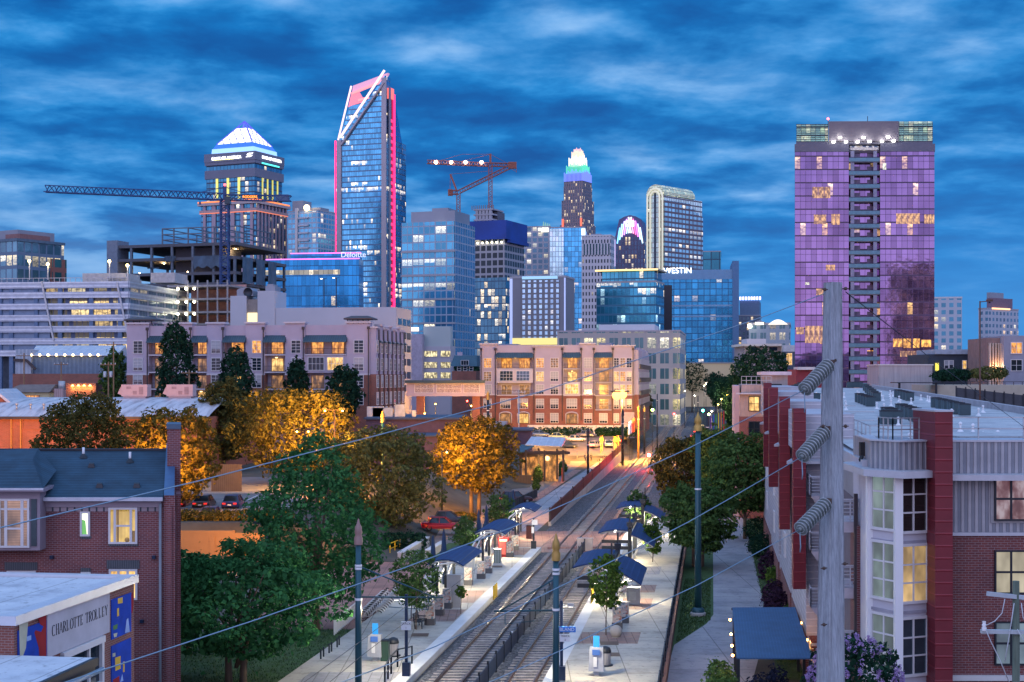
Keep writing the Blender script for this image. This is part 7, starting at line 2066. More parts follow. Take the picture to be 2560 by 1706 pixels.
# ---- blocks further along the right side
d = 172
r = thing('corner_flats', 'stucco and brick flats with one lit window at the end of the red-finned block', 'apartment house', P(1929, 945, d) - Vector((0, 0, 17)), -PHI)
X_ = lambda px: PX(px, d) - PX(1929, d)
tan = linemat('tan boards', (.34, .28, .26), (.40, .33, .30), .5, .9, 'u', .7)
MB().box(X_(1851), 0, PZ(1042, d), 0, 20, PZ(985, d)).build('wall', tan, r)
MB().box(X_(1850), -.05, -1, 0.05, 20, PZ(1042, d)).build('brick_wall', rbrick, r)
MB().box(X_(1838), 3, -1, X_(1851), 22, PZ(965, d)).build('side_wall', stucco, r)
MB().box(X_(1855), 1, PZ(985, d), 0, 20, PZ(962, d)).build('upper_parapet', tan, r)
MB().box(X_(1842), -.7, PZ(986, d), .4, 1, PZ(983, d)).build('eave', eave, r)
rl = MB()
for k in (.5, 1): rl.bar((X_(1855), 1, PZ(962, d) + k), (0, 1, PZ(962, d) + k), .06)
for k in range(7): rl.bar((X_(1855) * k / 6, 1, PZ(962, d)), (X_(1855) * k / 6, 1, PZ(962, d) + 1), .06)
rl.build('roof_railing', M['steel'], r)
win(r, X_(1886), -.06, PZ(1027, d), 1.15, 1.65, 2, 2, M['dark'], PW['gold'])
win(r, X_(1886), -.1, PZ(1090, d), 1.15, 1.65, 2, 2, M['dark'], PW['dark'])
MB().box(-1.0, -.3, PZ(960, d), 1.2, 1, PZ(978, d)).build('chimney', M['dark'], r)
MB().box(X_(1916), 6, PZ(965, d), X_(1975), 20, PZ(938, d)).build('stair_tower', tan, r)
MB().box(X_(1906), 5.3, PZ(938, d), X_(1984), 20.5, PZ(929, d)).build('tower_roof', mat('lilac roof slab', (.45, .44, .52), .6), r)
r = thing('red_roof_box', 'small red rooftop block with white flat roof in front of the purple tower', 'roof block', P(2060, 945, 260) - Vector((0, 0, 17)))
X_ = lambda px: PX(px, 260) - PX(2060, 260)
MB().box(X_(1990), 0, 8, X_(2100), 8, PZ(924, 260)).build('wall', mat('red block', (.22, .03, .045), .7), r)
MB().box(X_(1992), -1, PZ(925, 260), X_(2035), 3, PZ(918, 260)).build('roof', M['pale'], r)
# ---- blue-roofed pergola by the path
r = thing('blue_roofed_pergola', 'long pergola with three blue metal roof panels and string lights by the path', 'pergola', R(72.5, 1.5, 0), -PHI)
pr = linemat('blue panel roof', (.03, .095, .20), (.04, .115, .24), .16, .8, 'u', .75, 0, .3, .02)
for k in range(3):
 y0 = k * 5.1
 b = MB(); b.hexa([(-.25, y0, 2.65), (3.55, y0, 2.75), (3.55, y0 + 4.98, 2.9), (-.25, y0 + 4.98, 2.8)], [(-.25, y0, 2.72), (3.55, y0, 2.82), (3.55, y0 + 4.98, 2.97), (-.25, y0 + 4.98, 2.87)])
 b.build('roof_panel', pr, r)
 MB().bar((-.3, y0 + 5.02, 2.76), (3.6, y0 + 5.02, 2.86), .14).build('beam', M['dark'], r)
for y in (.1, 5.1, 10.2, 15.2):
 for x in (-.15, 3.45): MB().cbox((x, y, 0), .16, .16, 2.66).build('post', M['dark'], r)
for i, (x, y) in enumerate(((-.42, 1.5), (-.42, 4.2), (-.42, 7.7), (-.42, 12.5), (3.7, 6.5), (3.7, 12.0))):
 MB().ball((x, y, 2.55), .07, 8, 6).build('bulb', emat('string bulb', (1, .45, .1), 25) if i == 0 else bpy.data.materials['string bulb'], r)
 lamp('bulb_light', (x - .25 if x < 0 else x + .25, y, 2.5), (1, .45, .12), 26, r, .06)
seen = set()
for rt, k in ((HOUSE, -.236), (PT.root, .205)):
 for o in rt.children_recursive:
  if o.type == 'MESH' and o.data.name not in seen:
   seen.add(o.data.name)
   for v in o.data.vertices:
    y = v.co.y + o.location.y
    if y > 0: v.co.x += k * y
# == trees and shrubs
def leafmat(name, c, var=.35, trans=.25):
 m = bpy.data.materials.new(name); m.use_nodes = True
 t = NT(m.node_tree)
 ri = t.n('ShaderNodeNewGeometry').outputs['Random Per Island']
 col = t.ramp(ri, [(0, tuple(x * (1 - var) for x in c)), (.5, c), (1, (min(1, c[0] * (1 + var * 1.3)), min(1, c[1] * (1 + var)), c[2] * (1 + var * .6)))])
 d = t.n('ShaderNodeBsdfDiffuse'); t.put(d.inputs[0], col)
 tr = t.n('ShaderNodeBsdfTranslucent'); t.put(tr.inputs[0], col)
 mx = t.n('ShaderNodeMixShader'); mx.inputs[0].default_value = trans
 t.t.links.new(d.outputs[0], mx.inputs[1]); t.t.links.new(tr.outputs[0], mx.inputs[2])
 t.t.links.new(mx.outputs[0], t.n('ShaderNodeOutputMaterial').inputs[0])
 return m
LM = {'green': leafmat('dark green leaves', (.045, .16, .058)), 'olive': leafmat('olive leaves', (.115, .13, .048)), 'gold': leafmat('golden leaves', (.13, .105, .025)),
 'deep': leafmat('deep green leaves', (.018, .055, .035)), 'fresh': leafmat('fresh green leaves', (.085, .16, .035)), 'brown': leafmat('brown green leaves', (.085, .085, .03)),
 'purple': leafmat('plum leaves', (.05, .028, .055)), 'blossom': leafmat('lavender blossom', (.42, .30, .58), .25), 'mid': leafmat('mid green leaves', (.078, .15, .048)), 'night': leafmat('blue black leaves', (.02, .025, .05))}
barkm = mat('bark', (.14, .10, .075), .9, var=.3, scale=4, streak=True)
def leaves(name, blobs, n, size, m, parent, flat=0.0, seed=0, shell=.16, gap=.0, up=.35):
 g = np.random.default_rng(seed + 11)
 B = np.array(blobs, float)
 area = (B[:, 3] * B[:, 4] + B[:, 4] * B[:, 5] + B[:, 3] * B[:, 5])
 k = g.choice(len(B), n, p=area / area.sum())
 d = g.normal(size=(n, 3)); d /= np.linalg.norm(d, axis=1)[:, None]
 r = 1 - np.abs(g.normal(0, shell, n)) + g.normal(0, .05, n) + (g.random(n) < .12) * g.uniform(0, .45, n)
 p = B[k, :3] + d * B[k, 3:6] * r[:, None]
 keep = np.ones(n, bool)
 for b_ in B:
  q = (p - b_[:3]) / b_[3:6]
  dd = (q * q).sum(1)
  keep &= ~((dd < .5) & (g.random(n) < .8))
 if gap:
  ph = np.sin(p[:, 0] * 2.1 + seed) * np.sin(p[:, 1] * 1.9 + 2 * seed) * np.sin(p[:, 2] * 2.6 + 3 * seed)
  keep &= ~((ph > gap) & (g.random(n) < .85))
 p = p[keep]; d = d[keep]; n = len(p)
 nr = d + g.normal(0, .55, (n, 3)); nr[:, 2] += up + flat
 nr /= np.linalg.norm(nr, axis=1)[:, None]
 a = np.cross(nr, g.normal(size=(n, 3))); a /= np.linalg.norm(a, axis=1)[:, None] + 1e-9
 c = np.cross(nr, a)
 s = size * g.uniform(.35, 1.5, n)[:, None]
 v = np.empty((n, 4, 3))
 bend = nr * s * .18
 v[:, 0] = p - a * s * .55 - bend; v[:, 1] = p + c * s * .34; v[:, 2] = p + a * s * .55 - bend; v[:, 3] = p - c * s * .34
 me = bpy.data.meshes.new(name)
 me.vertices.add(4 * n); me.vertices.foreach_set('co', v.astype(np.float32).ravel())
 me.loops.add(4 * n); me.loops.foreach_set('vertex_index', np.arange(4 * n, dtype=np.int32))
 me.polygons.add(n); me.polygons.foreach_set('loop_start', np.arange(0, 4 * n, 4, dtype=np.int32))
 me.update(calc_edges=True); me.validate()
 me.materials.append(m)
 o = bpy.data.objects.new(name, me); COL.objects.link(o)
 if parent: o.parent = parent
 return o
def blobs_round(w, h, z0, k, seed, sub=.42, cone=0.0, layers=0):
 g = np.random.default_rng(seed)
 bl = [(0, 0, z0 + h * .5, w * .36, w * .36, h * .40)]
 for i in range(k):
  f = (i + .5) / k
  zz = -.9 + 1.85 * f
  a = i * 2.4 + g.uniform(-.4, .4)
  rr = math.sqrt(max(.05, 1 - zz * zz)) * (1 - cone * (f - .3) * .9)
  s = w * .5 * sub * g.uniform(.55, 1.25)
  R_ = max(0, w * .5 - s * .8)
  q = .85 if not layers else g.uniform(.55, 1.0)
  q *= g.uniform(.78, 1.12)
  bl.append((R_ * rr * q * math.cos(a), R_ * rr * q * math.sin(a), z0 + h * .5 + zz * (h * .5 - s * .55) * g.uniform(.9, 1.06), s, s * g.uniform(.8, 1.1), s * ((1.15 if cone else .75) if not layers else .38)))
 for i in range(int(k * 1.3)):
  d = g.normal(size=3); d /= np.linalg.norm(d) + 1e-9
  if d[2] < -.5: d[2] *= -1
  s = w * g.uniform(.035, .085); f = g.uniform(.86, 1.1) * (1 - cone * .55 * max(0, d[2] + .15))
  bl.append((w * .5 * f * d[0], w * .5 * f * d[1], z0 + h * .5 + h * .5 * min(1.04, g.uniform(.88, 1.06)) * d[2], s, s, s * (1.8 if cone else (.5 if layers else .9))))
 return bl
_tn = [0]
def tree(label, px, pbase, d, w, ztop, zcrown, kind, n, size, form='round', k=22, trunk=.22, stems=1, cat='tree', name='tree', group=None, gap=.25, zbase=None, sub=.42):
 _tn[0] += 1
 sd = _tn[0] * 13
 x = PX(px, d)
 zb = zg(x, d) if zbase is None else zbase
 r = thing(name, label, cat, (x, d, zb), 0, group)
 h = ztop - zcrown
 cone = .75 if form == 'cone' else 0
 bl = blobs_round(w, h, zcrown - zb, k, sd, sub, cone, form == 'layer')
 b = MB(); g = np.random.default_rng(sd)
 for s_ in range(stems):
  ox = (s_ - (stems - 1) / 2) * trunk * 3.2
  ht = max(.5, zcrown - zb + h * .35)
  b.path([(ox, 0, -.2), (ox * 1.1, 0, ht * .35), (ox * 1.3 + .05, .05, ht * .7), (ox * .8, 0, ht), (0, 0, ht + h * .35)], [trunk, trunk * .8, trunk * .68, trunk * .5, trunk * .12], 8)
 for i in range(min(9, len(bl) - 1)):
  q = bl[1 + i * max(1, (len(bl) - 1) // 9)] if 1 + i * max(1, (len(bl) - 1) // 9) < len(bl) else bl[-1]
  s0 = Vector((0, 0, max(.4, (zcrown - zb) + h * .12 * (i % 3))))
  e = Vector(q[:3]); m = s0.lerp(e, .5) + Vector((0, 0, .06 * h))
  b.path([s0, m, e], [trunk * .45, trunk * .28, trunk * .08], 6)
 b.build('trunk', barkm, r)
 leaves('crown', bl, int(n * 1.6), size * .8, LM[kind], r, 0.4 if form == 'layer' else 0, sd, .21, gap)
 return r
tree('large dark green tree rising in front of the parking lot', 790, 0, 96, 9.6, 12.2, 1.6, 'green', 24000, .36, 'cone', 90, .3, zbase=.1, sub=.27, gap=.1)
tree('broad spreading green tree at the bottom beside the maroon house', 590, 0, 79, 10.6, 7.9, .9, 'green', 21000, .36, 'layer', 56, .24, 2, zbase=-.2, sub=.36, gap=.1)
tree('low green tree in the gap between the house and the big dark tree', 470, 0, 88, 5.6, 6.4, 1.0, 'green', 7000, .34, 'layer', 24, .16, zbase=0)
tree('olive evergreen tree right of the big dark green tree', 953, 0, 150, 12.6, 11.6, .8, 'olive', 17000, .46, 'round', 76, .3, zbase=.2, sub=.28)
tree('big golden tree lit by the parking lot lamp', 735, 0, 178, 15.8, 15.4, 4.6, 'gold', 19000, .5, 'round', 80, .35, sub=.29)
tree('golden tree on two orange-lit trunks by the station street', 1188, 0, 176, 10.9, 12.0, 2.6, 'gold', 15000, .45, 'round', 70, .28, 2, zbase=.1, sub=.29)
tree('brown-green tree in front of the orange brick hall', 215, 0, 166, 10.9, 15.0, 5.0, 'brown', 14000, .45, 'round', 70, .3, sub=.29)
tree('golden tree half lit behind the house chimney', 430, 0, 142, 9.6, 13.9, 4.0, 'gold', 13000, .48, 'round', 42, .28, sub=.38)
tree('dark brown-green tree between the hall roof and the golden tree', 560, 0, 205, 9.0, 16.6, 4.5, 'brown', 9000, .6, 'round', 34, .3)
tree('tallest dark green tree before the lilac apartments', 440, 0, 236, 7.4, 26.2, 10, 'deep', 8000, .6, 'cone', 40, .3, sub=.34)
tree('dark green tree before the second bay of the lilac apartments', 590, 0, 238, 6.9, 22.3, 10, 'deep', 7000, .6, 'cone', 34, .3)
tree('small dark tree before the middle of the lilac apartments', 742, 0, 240, 4.8, 20.4, 11, 'deep', 4500, .55, 'cone', 24, .25)
tree('dark tree before the right end of the lilac apartments', 860, 0, 240, 6.4, 19.3, 10, 'deep', 6000, .58, 'round', 28, .25)
tree('green tree left of the lilac apartments', 285, 0, 262, 5.4, 22.3, 12, 'mid', 4500, .6, 'round', 24, .25)
tree('large green tree leaning over the right platform end', 1745, 0, 128, 7.6, 7.8, .9, 'mid', 13000, .40, 'layer', 40, .22, 2)
tree('brown-orange tree right of the tracks before the crossing', 1702, 0, 185, 7.6, 9.2, 1.2, 'brown', 10000, .5, 'round', 36, .22, zbase=0)
tree('dark spreading tree against the red-finned block', 1862, 0, 150, 9.2, 11.2, 2.0, 'mid', 14000, .46, 'layer', 46, .22)
tree('second dark spreading tree by the brick flats', 1800, 0, 178, 7.4, 11.2, 2.5, 'mid', 9000, .48, 'layer', 34, .2)
tree('dense dark green tree below the white-roofed block', 1902, 0, 335, 14.5, 24.0, 12, 'deep', 8000, .8, 'round', 36, .4)
tree('young tree lit from below on the right platform', 1515, 0, 91, 2.35, 5.7, 2.0, 'fresh', 2300, .27, 'round', 20, .045, zbase=PZL, sub=.5)
tree('young tree at the near end of the left platform', 1040, 0, 93, 3.2, 5.9, 1.9, 'mid', 3000, .27, 'round', 24, .05, zbase=PZL, sub=.5)
tree('lit lower sapling behind the young tree of the left platform', 1028, 0, 97, 2.0, 3.4, 1.5, 'fresh', 1200, .26, 'round', 14, .04, zbase=PZL, sub=.5)
tree('twin-topped young tree between the two arched canopies', 1162, 0, 130, 2.5, 4.3, 1.2, 'mid', 2200, .3, 'cone', 20, .05, 2, zbase=PZL, sub=.5)
tree('bushy young tree behind the second arched canopy', 1250, 0, 150, 3.5, 4.8, 1.0, 'mid', 2400, .32, 'round', 20, .06, zbase=.3)
tree('round dark tree over the farthest double-winged canopy', 1594, 0, 152, 3.0, 5.0, 1.0, 'mid', 2600, .32, 'round', 20, .07, zbase=.4)
tree('bright green sapling lit by the canopy lamps', 1632, 0, 127, 2.0, 4.2, 1.2, 'fresh', 1500, .28, 'round', 14, .05, zbase=.1)
tree('little bright sapling in front of the concrete panel', 1152, 0, 99, .9, 2.6, 1.6, 'fresh', 260, .2, 'round', 8, .03, zbase=PZL, gap=0)
for i, (px, d, w, zt_, zc_, kd, lab) in enumerate(((1640, 500, 11, 17, 6, 'mid', 'street tree left of the avenue, nearest the apartments'), (1700, 720, 14, 26, 9, 'mid', 'tall street tree in front of the blue hotel'), (1600, 420, 8, 13.5, 4, 'brown', 'brown-lit tree beside the tracks beyond the street'), (1790, 560, 10, 19, 8, 'deep', 'dark street tree at the right end of the avenue'), (1810, 470, 11, 17, 6, 'deep', 'second dark street tree along the right pavement'),
  (1835, 400, 11, 18, 7, 'deep', 'third dark street tree along the right pavement'), (1850, 330, 8, 14, 3, 'deep', 'nearest dark street tree along the right pavement'), (1665, 600, 9, 19, 7, 'brown', 'tree at the corner of the brick apartments'), (1730, 640, 14, 25, 10, 'deep', 'dark tree before the uplit beige wall'), (1815, 250, 5, 8.5, 1.0, 'mid', 'small tree beside the rainbow banners'),
  (1735, 250, 6, 6.6, .6, 'brown', 'low brown tree right of the red signal'), (1356, 500, 14, 24, 15, 'mid', 'tree showing behind the roof of the brick apartments'), (1310, 500, 10, 22.5, 15, 'mid', 'second tree behind the roof of the brick apartments'), (1160, 430, 12, 22, 14, 'deep', 'dark tree behind the dormer house'))):
 tree(lab, px, 0, d, w, zt_, zc_, kd, 4500 if d < 450 else 3000, .55 if d < 300 else .95, 'round', 26, .3, zbase=max(0, zg(PX(px, d), d)))
r = tree('crape myrtle covered in lavender blossom below the concrete pole', 2138, 0, 51, 3.4, 7.7, 4.4, 'deep', 6000, .2, 'round', 34, .09, 3, zbase=.2, sub=.4)
g = np.random.default_rng(5)
pts = []
for i in range(130):
 a = g.uniform(0, 2 * PI); e = math.asin(g.uniform(-.1, 1))
 pts.append((1.72 * math.cos(a) * math.cos(e), 1.72 * math.sin(a) * math.cos(e), 5.75 + 1.75 * math.sin(e), .09, .09, .15))
leaves('blossoms', pts, 6000, .075, LM['blossom'], r, 0, 3, .3)
def shrub(name, label, bl, n, size, kind, loc, cat='shrub', group=None):
 r = thing(name, label, cat, loc, 0, group)
 MB().tube((0, 0, -.1), (0, 0, max(.2, bl[0][2])), .05, .03, 6).build('stem', barkm, r)
 leaves('foliage', bl, n, size, LM[kind], r, 0, int(abs(loc[0] * 31 + loc[1] * 7)), .14)
 return r
def boxblobs(w, dp, h, s):
 out = []
 nx = max(1, int(w / s)); ny = max(1, int(dp / s))
 for i in range(nx):
  for j in range(ny):
   out.append((-w / 2 + w * (i + .5) / nx, -dp / 2 + dp * (j + .5) / ny, h * .5, s * .72, s * .72, h * .52))
 return out
x = PX(590, 133.5)
shrub('hedge', 'clipped orange-lit hedge on top of the orange retaining wall', boxblobs(10.5, 1.6, 1.3, .9), 6000, .22, 'gold', (x, 133.6, 3.3), 'hedge')
for i, (px, py, w, h, lab) in enumerate(((1345, 1205, 1.7, 2.6, 'cone-shaped clipped shrub nearest the restaurant pavilion'), (1365, 1190, 2.0, 3.6, 'tall cone-shaped clipped shrub beside the pavilion'), (1340, 1225, 1.2, 1.6, 'small clipped shrub at the foot of the cone-shaped one'), (1395, 1190, 2.0, 1.9, 'rounded clipped shrub right of the cone-shaped ones'), (1407, 1180, 1.8, 1.9, 'second rounded clipped shrub at the pavilion corner'))):
 d = GD(py, .1)
 shrub('clipped_shrub', lab, [(0, 0, h * .35, w * .5, w * .5, h * .4), (0, 0, h * .62, w * .36, w * .36, h * .38)], 1500, .22, 'mid', (PX(px, d), d, .1))
shrub('hedge', 'dark hedge below the olive tree beside the red car', boxblobs(4, 2.0, 1.8, 1.0), 2600, .25, 'deep', (PX(1010, 140), 140, 0), 'hedge')
for i, (a, c, lab) in enumerate(((1312, 1480, 'dark hedge at the foot of the terrace wall behind the parked cars'), (1490, 1590, 'shorter hedge at the foot of the terrace wall near the lamp'))):
 w = PX(c, 324) - PX(a, 324)
 shrub('hedge', lab, boxblobs(w, 1.2, 2.2, 1.3), 2500, .38, 'deep', (PX((a + c) / 2, 324), 324, 3.6), 'hedge')
for i, (y, tt, w, h, kd, lab) in enumerate(((92, 4.6, 1.6, 2.0, 'purple', 'plum-leaved shrub nearest the pergola'), (99, 4.5, 1.8, 2.2, 'purple', 'second plum-leaved shrub along the flats'), (106, 4.6, 1.7, 1.9, 'purple', 'third plum-leaved shrub along the flats'), (120, 4.8, 1.8, 2.4, 'purple', 'plum-leaved shrub under the second red fin'), (98, 5.6, 1.1, 1.7, 'fresh', 'bright green shrub beside the lowest red fin'), (116, 5.0, 1.2, 1.6, 'fresh', 'bright green shrub below the second red fin'), (86.5, 4.5, 2.0, 1.1, 'mid', 'low clipped green hedge behind the pergola'), (135, 4.6, 2.4, 2.2, 'deep', 'dark shrub under the spreading tree'), (150, 4.6, 2.6, 2.4, 'deep', 'farther dark shrub under the spreading tree'))):
 shrub('shrub', lab, [(0, 0, h * .45, w * .5, w * .6, h * .5), (w * .2, .3, h * .6, w * .35, w * .35, h * .4), (-w * .2, -.3, h * .5, w * .35, w * .35, h * .4)], 1700, .2, kd, R(y, tt, 0))
shrub('shrub', 'leafy green shrub left of the pergola lights', [(0, 0, .9, .75, 1.0, .9), (.1, 1.8, 1.0, .75, 1.0, .95), (-.1, -1.8, .9, .7, 1.0, .9)], 2600, .2, 'mid', R(74, .55, 0))
shrub('shrub', 'dark blue-leaved shrub in front of the pergola', [(0, 0, 1.7, 1.0, .8, 1.0), (.6, 0, 2.3, .5, .4, .8), (-.7, .2, 1.3, .5, .5, .8)], 1800, .17, 'night', R(69, 2.6, 0))
shrub('shrub', 'low orange-lit shrub under the two-trunked golden tree', [(0, 0, .6, 1.3, 1.0, .6), (1.2, .3, .5, 1, .8, .5)], 1500, .22, 'gold', (PX(1150, 168), 168, 0))
for i, (px, py, lab) in enumerate(((2380, 940, 'dark clipped tree before the slate-blue building'), (2470, 935, 'yellow-lit round bush before the uplit pilasters'))):
 shrub('bush', lab, [(0, 0, 1.1, 2.6, 1.5, 1.1), (1.8, 0, 1.1, 1.6, 1.2, 1.0), (-1.8, 0, 1.0, 1.6, 1.2, .9)], 1800, .4, ('deep', 'olive')[i], (PX(px, 240), 240, PZ(py + 14, 240)))
wx0, wx1 = PX(440, 131), PX(672, 131)
r = thing('retaining_wall', 'smooth concrete retaining wall glowing orange under the hedge', 'wall', (wx0, 131, 0))
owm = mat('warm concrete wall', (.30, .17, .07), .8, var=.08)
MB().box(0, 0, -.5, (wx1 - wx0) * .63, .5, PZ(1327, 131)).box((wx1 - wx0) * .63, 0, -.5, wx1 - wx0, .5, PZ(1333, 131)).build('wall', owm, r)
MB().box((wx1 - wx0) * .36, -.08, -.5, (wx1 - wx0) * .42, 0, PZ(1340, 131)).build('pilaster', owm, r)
r = thing('paling_fence', 'tall wooden paling fence at the back of the parking lot', 'fence', (PX(528, 166), 166, 3.7))
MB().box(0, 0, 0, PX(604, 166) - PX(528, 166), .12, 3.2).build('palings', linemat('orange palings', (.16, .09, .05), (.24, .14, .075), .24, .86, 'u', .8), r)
# == lamps, poles, wires, vehicles, people
sodm = emat('sodium lamp', SOD2, 40)
def lamppost(name, label, px, d, zb, zt, heads, m, power, col=SOD, r=.12, group=None, hs=.5, bulb=None, aim=None):
 x = PX(px, d)
 o = thing(name, label, 'street lamp', (x, d, zb), 0, group)
 h = zt - zb
 MB().tube((0, 0, 0), (0, 0, h), r, r * .65, 8).cbox((0, 0, 0), r * 4, r * 4, .4).build('pole', m, o)
 for (hx, hy) in heads:
  MB().bar((0, 0, h - .1), (hx, hy, h), r * .8).build('arm', m, o)
  hd = MB().cbox((hx, hy, h - .05), hs, hs * .7, .22).build('lamp_head', m, o)
  MB().ball((hx, hy, h - .16), hs * (.3 if hs > 1 else .2), 10, 6, .6).build('bulb', bulb or sodm, hd)
  if power and not aim: lamp('lamp_light', (hx * 1.3, hy - 1.4, h - 1.0), col, power / len(heads), o, .25)
 if power and aim:
  a = Vector(aim).normalized()
  lamp('lamp_light', Vector((0, 0, h - .4)) + a * .9, col, power, o, 1.3, 'SPOT', a.to_track_quat('-Z', 'Y').to_euler(), 2.75)
 return o
lamppost('street_lamp', 'tall street lamp burning bright orange beside the brick apartments', 1555, 281, 0, PZ(980, 281), ((0, -.6), (-1.0, -.5)), M['dark'], 130000, SOD, .16, hs=2.6, bulb=emat('big sodium lamp', (1, .48, .10), 3.2), aim=(.05, .32, -1))
o = S.objects['street_lamp']
for q in ((0, -.9, PZ(980, 281) - .5), (-1.1, -.8, PZ(980, 281) - .7)):
 MB().ball(q, .9, 14, 10).build('glow_ball', bpy.data.materials['big sodium lamp'], o)  # oversized emissive balls added to stand in for the lamp's glow
a = Vector((-.15, 1, -.25)).normalized()
lamp('lamp_light', (-.5, 1.2, PZ(980, 281) - .6), SOD2, 60000, o, .5, 'SPOT', a.to_track_quat('-Z', 'Y').to_euler(), 2.7)
lamppost('parking_lamp', 'pale parking lot lamp with one flood head among the golden trees', 762, 152, 3.7, PZ(1075, 152), ((-.7, -1.0), (.5, -.9)), mat('dark bronze pole', (.06, .04, .025), .6), 60000, SOD, aim=(.7, .75, -.12))
lamppost('parking_lamp', 'brown twin-headed lamp rising in front of the golden tree', 836, 163, 1.5, PZ(1024, 163), ((-1.0, -.6), (1.0, -.6)), bpy.data.materials['dark bronze pole'], 30000, SOD2, aim=(-.4, 1, -.1))
lamppost('parking_lamp', 'lot lamp hidden behind the house roof that lights the golden tree', 385, 134, 3.6, 9.0, ((-.8, .6),), M['dark'], 13000, SOD, aim=(-.15, 1, .1))
lamppost('parking_lamp', 'lamp at the hall corner by the left edge', -30, 172, 3.7, 10, ((0, .8),), M['dark'], 20000, SOD, aim=(.2, 1, -.1))
lamppost('street_lamp', 'short lamp beside the orange retaining wall under the trees', 668, 121, 0, 4.6, ((-1.0, .3),), M['dark'], 7000, SOD, aim=(-.35, 1, -.1))
lamppost('street_lamp', 'street lamp lighting the red car and the two-trunked tree', 1105, 166, 0, 8.5, ((.6, -.8),), M['dark'], 15000, SOD, aim=(.75, 1, .05))
for i, (px, py, d, lab) in enumerate(((1062, 1032, 290, 'orange lamp under the left end of the skybridge'), (1178, 1013, 292, 'orange lamp under the right end of the skybridge'), (1089, 1009, 310, 'small orange lamp in the street beneath the skybridge'))):
 lamppost('street_lamp', lab, px, d, zg(PX(px, d), d), PZ(py, d), ((0, -.4),), M['dark'], 2500, SOD, .1, hs=.7)
for i, (px, py, d, w) in enumerate(((1765, 958, 420, 1), (1760, 963, 400, 1), (1803, 997, 350, 0), (1795, 1010, 330, 0), (1736, 988, 380, 1), (1752, 1064, 205, 0), (1779, 1027, 300, 1), (1818, 986, 400, 0), (1712, 977, 470, 1))):
 lamppost('street_lamp', ('street lamp along the avenue, topmost of the white ones', 'street lamp along the avenue, just left of the topmost', 'warm street lamp on the right pavement of the avenue', 'second warm street lamp on the right pavement of the avenue', 'white street lamp left of the avenue', 'yellow lamp on the teal-topped pole beside the rainbow banners', 'greenish-white lamp beside the avenue traffic', 'farthest warm lamp before the dark street trees', 'small white lamp in the trees left of the avenue')[i],
   px, d, zcor(d), PZ(py, d), ((0, -.3),), M['dark'], 1500, (1, .8, .5) if w else (1, .62, .22), .09, 'street lamps along the avenue', .8, bulb=emat('white street lamp', (1, .9, .6), 30) if i == 0 else (bpy.data.materials['white street lamp'] if w else sodm))
lamppost('street_lamp', 'tall dark lamp post with a single arm at the right, before the stepped tower', 2450, 150, 8, PZ(753, 150), ((1.0, 0),), mat('rust dark pole', (.10, .045, .03), .5), 0, hs=.6, bulb=M['dark'])
# ---- overhead line poles
def finial(b, h, r): return b.lathe([(r * 1.3, h), (r * 1.35, h + .35), (r * .9, h + .5), (r * 1.2, h + .6), (r * 1.1, h + .9), (r * .5, h + 1.1), (.03, h + 1.35)], 10)
def linepole(label, px, d, py, m, r=.15, zb=0, fin='gold', arms=(), base=False, bands=(1.6,)):
 x = PX(px, d); h = PZ(py, d) - zb
 o = thing('line_pole', label, 'overhead line pole', (x, d, zb), 0, 'overhead line poles')
 MB().tube((0, 0, 0), (0, 0, h), r * 1.15, r * .85, 12).build('pole', m, o)
 if fin: finial(MB(), h, r).build('finial', M[fin] if fin in M else bpy.data.materials[fin], o)
 for k in bands: MB().lathe([(r * 1.08, h - k), (r * 1.12, h - k + .05), (r * 1.12, h - k + .1), (r * 1.05, h - k + .12)], 12).build('band', M['signwhite'], o)
 for (ax, ay, z0, z1) in arms:
  MB().tube((0, 0, z1), (ax, ay, z1 - .12), .045, n=6).tube((0, 0, z0), (ax * .9, ay * .9, z1 - .1), .045, n=6).tube((ax * .82, ay * .82, z1), (ax * .82, ay * .82, z1 - .75), .025, n=5).bar((ax * .82, ay * .82, z1 - .75), (ax * .35, ay * .35, z1 - .55), .03).build('bracket_arm', M['teal'], o)
 if base:
  MB().lathe([(r * 2.2, .25), (r * 2.0, .5), (r * 1.3, .62)], 12).build('base_collar', m, o)
  MB().lathe([(r * 2.5, 0), (r * 2.6, .2), (r * 2.3, .28), (.01, .28)], 14).build('footing', M['conc'], o)
 return o
emat('lilac finial', (.3, .2, .22), .15)
linepole('teal line pole with pale pink finial standing at the left platform', 896, 74, 1362, M['teal'], .165, 0, 'lilac finial', ((4.4, .6, 7.2, 5.6), ), bands=(1.15, 1.3, 2.9))
linepole('teal line pole with gold finial between the tracks and the right platform', 1390, 71, 1402, M['teal'], .165, 0, 'gold', ((-3.1, .4, 7.0, 5.4),), bands=(.5, .7, 2.5))
linepole('tall teal line pole with gold top among the golden trees', 957, 157, 1056, M['teal'], .2, 0, 'gold', (), bands=(4.8, 5.0))
linepole('tall green line pole on a concrete footing beside the path', 1745, 101.6, 1078, M['teal'], .22, 0, 'gold', (), True, (4.2,))
linepole('slim dark line pole behind the green one beside the path', 1769, 190, 1040, M['dark'], .19, 0, None)
linepole('dark line pole beside the red picket fence', 1470, 242, 1090, M['dark'], .2, 0, 'dark', ((5.0, .5, 7.6, 6.2),))
linepole('tall dark line pole at the crossing near the motorcycles', 1557, 276, 1040, M['dark'], .22, 0, 'dark', ((5.2, .5, 8.6, 7.0),))
linepole('gold-topped pole in front of the left bay of the brick apartments', 1220, 205, 1000, M['dark'], .2, 0, 'gold')
linepole('gold-topped pole right of the big orange lamp', 1596, 300, 1030, mat('ochre pole', (.34, .19, .06), .5), .22, 0, 'gold')
linepole('second gold-topped pole right of the big orange lamp', 1611, 315, 1030, M['dark'], .2, 0, 'gold')
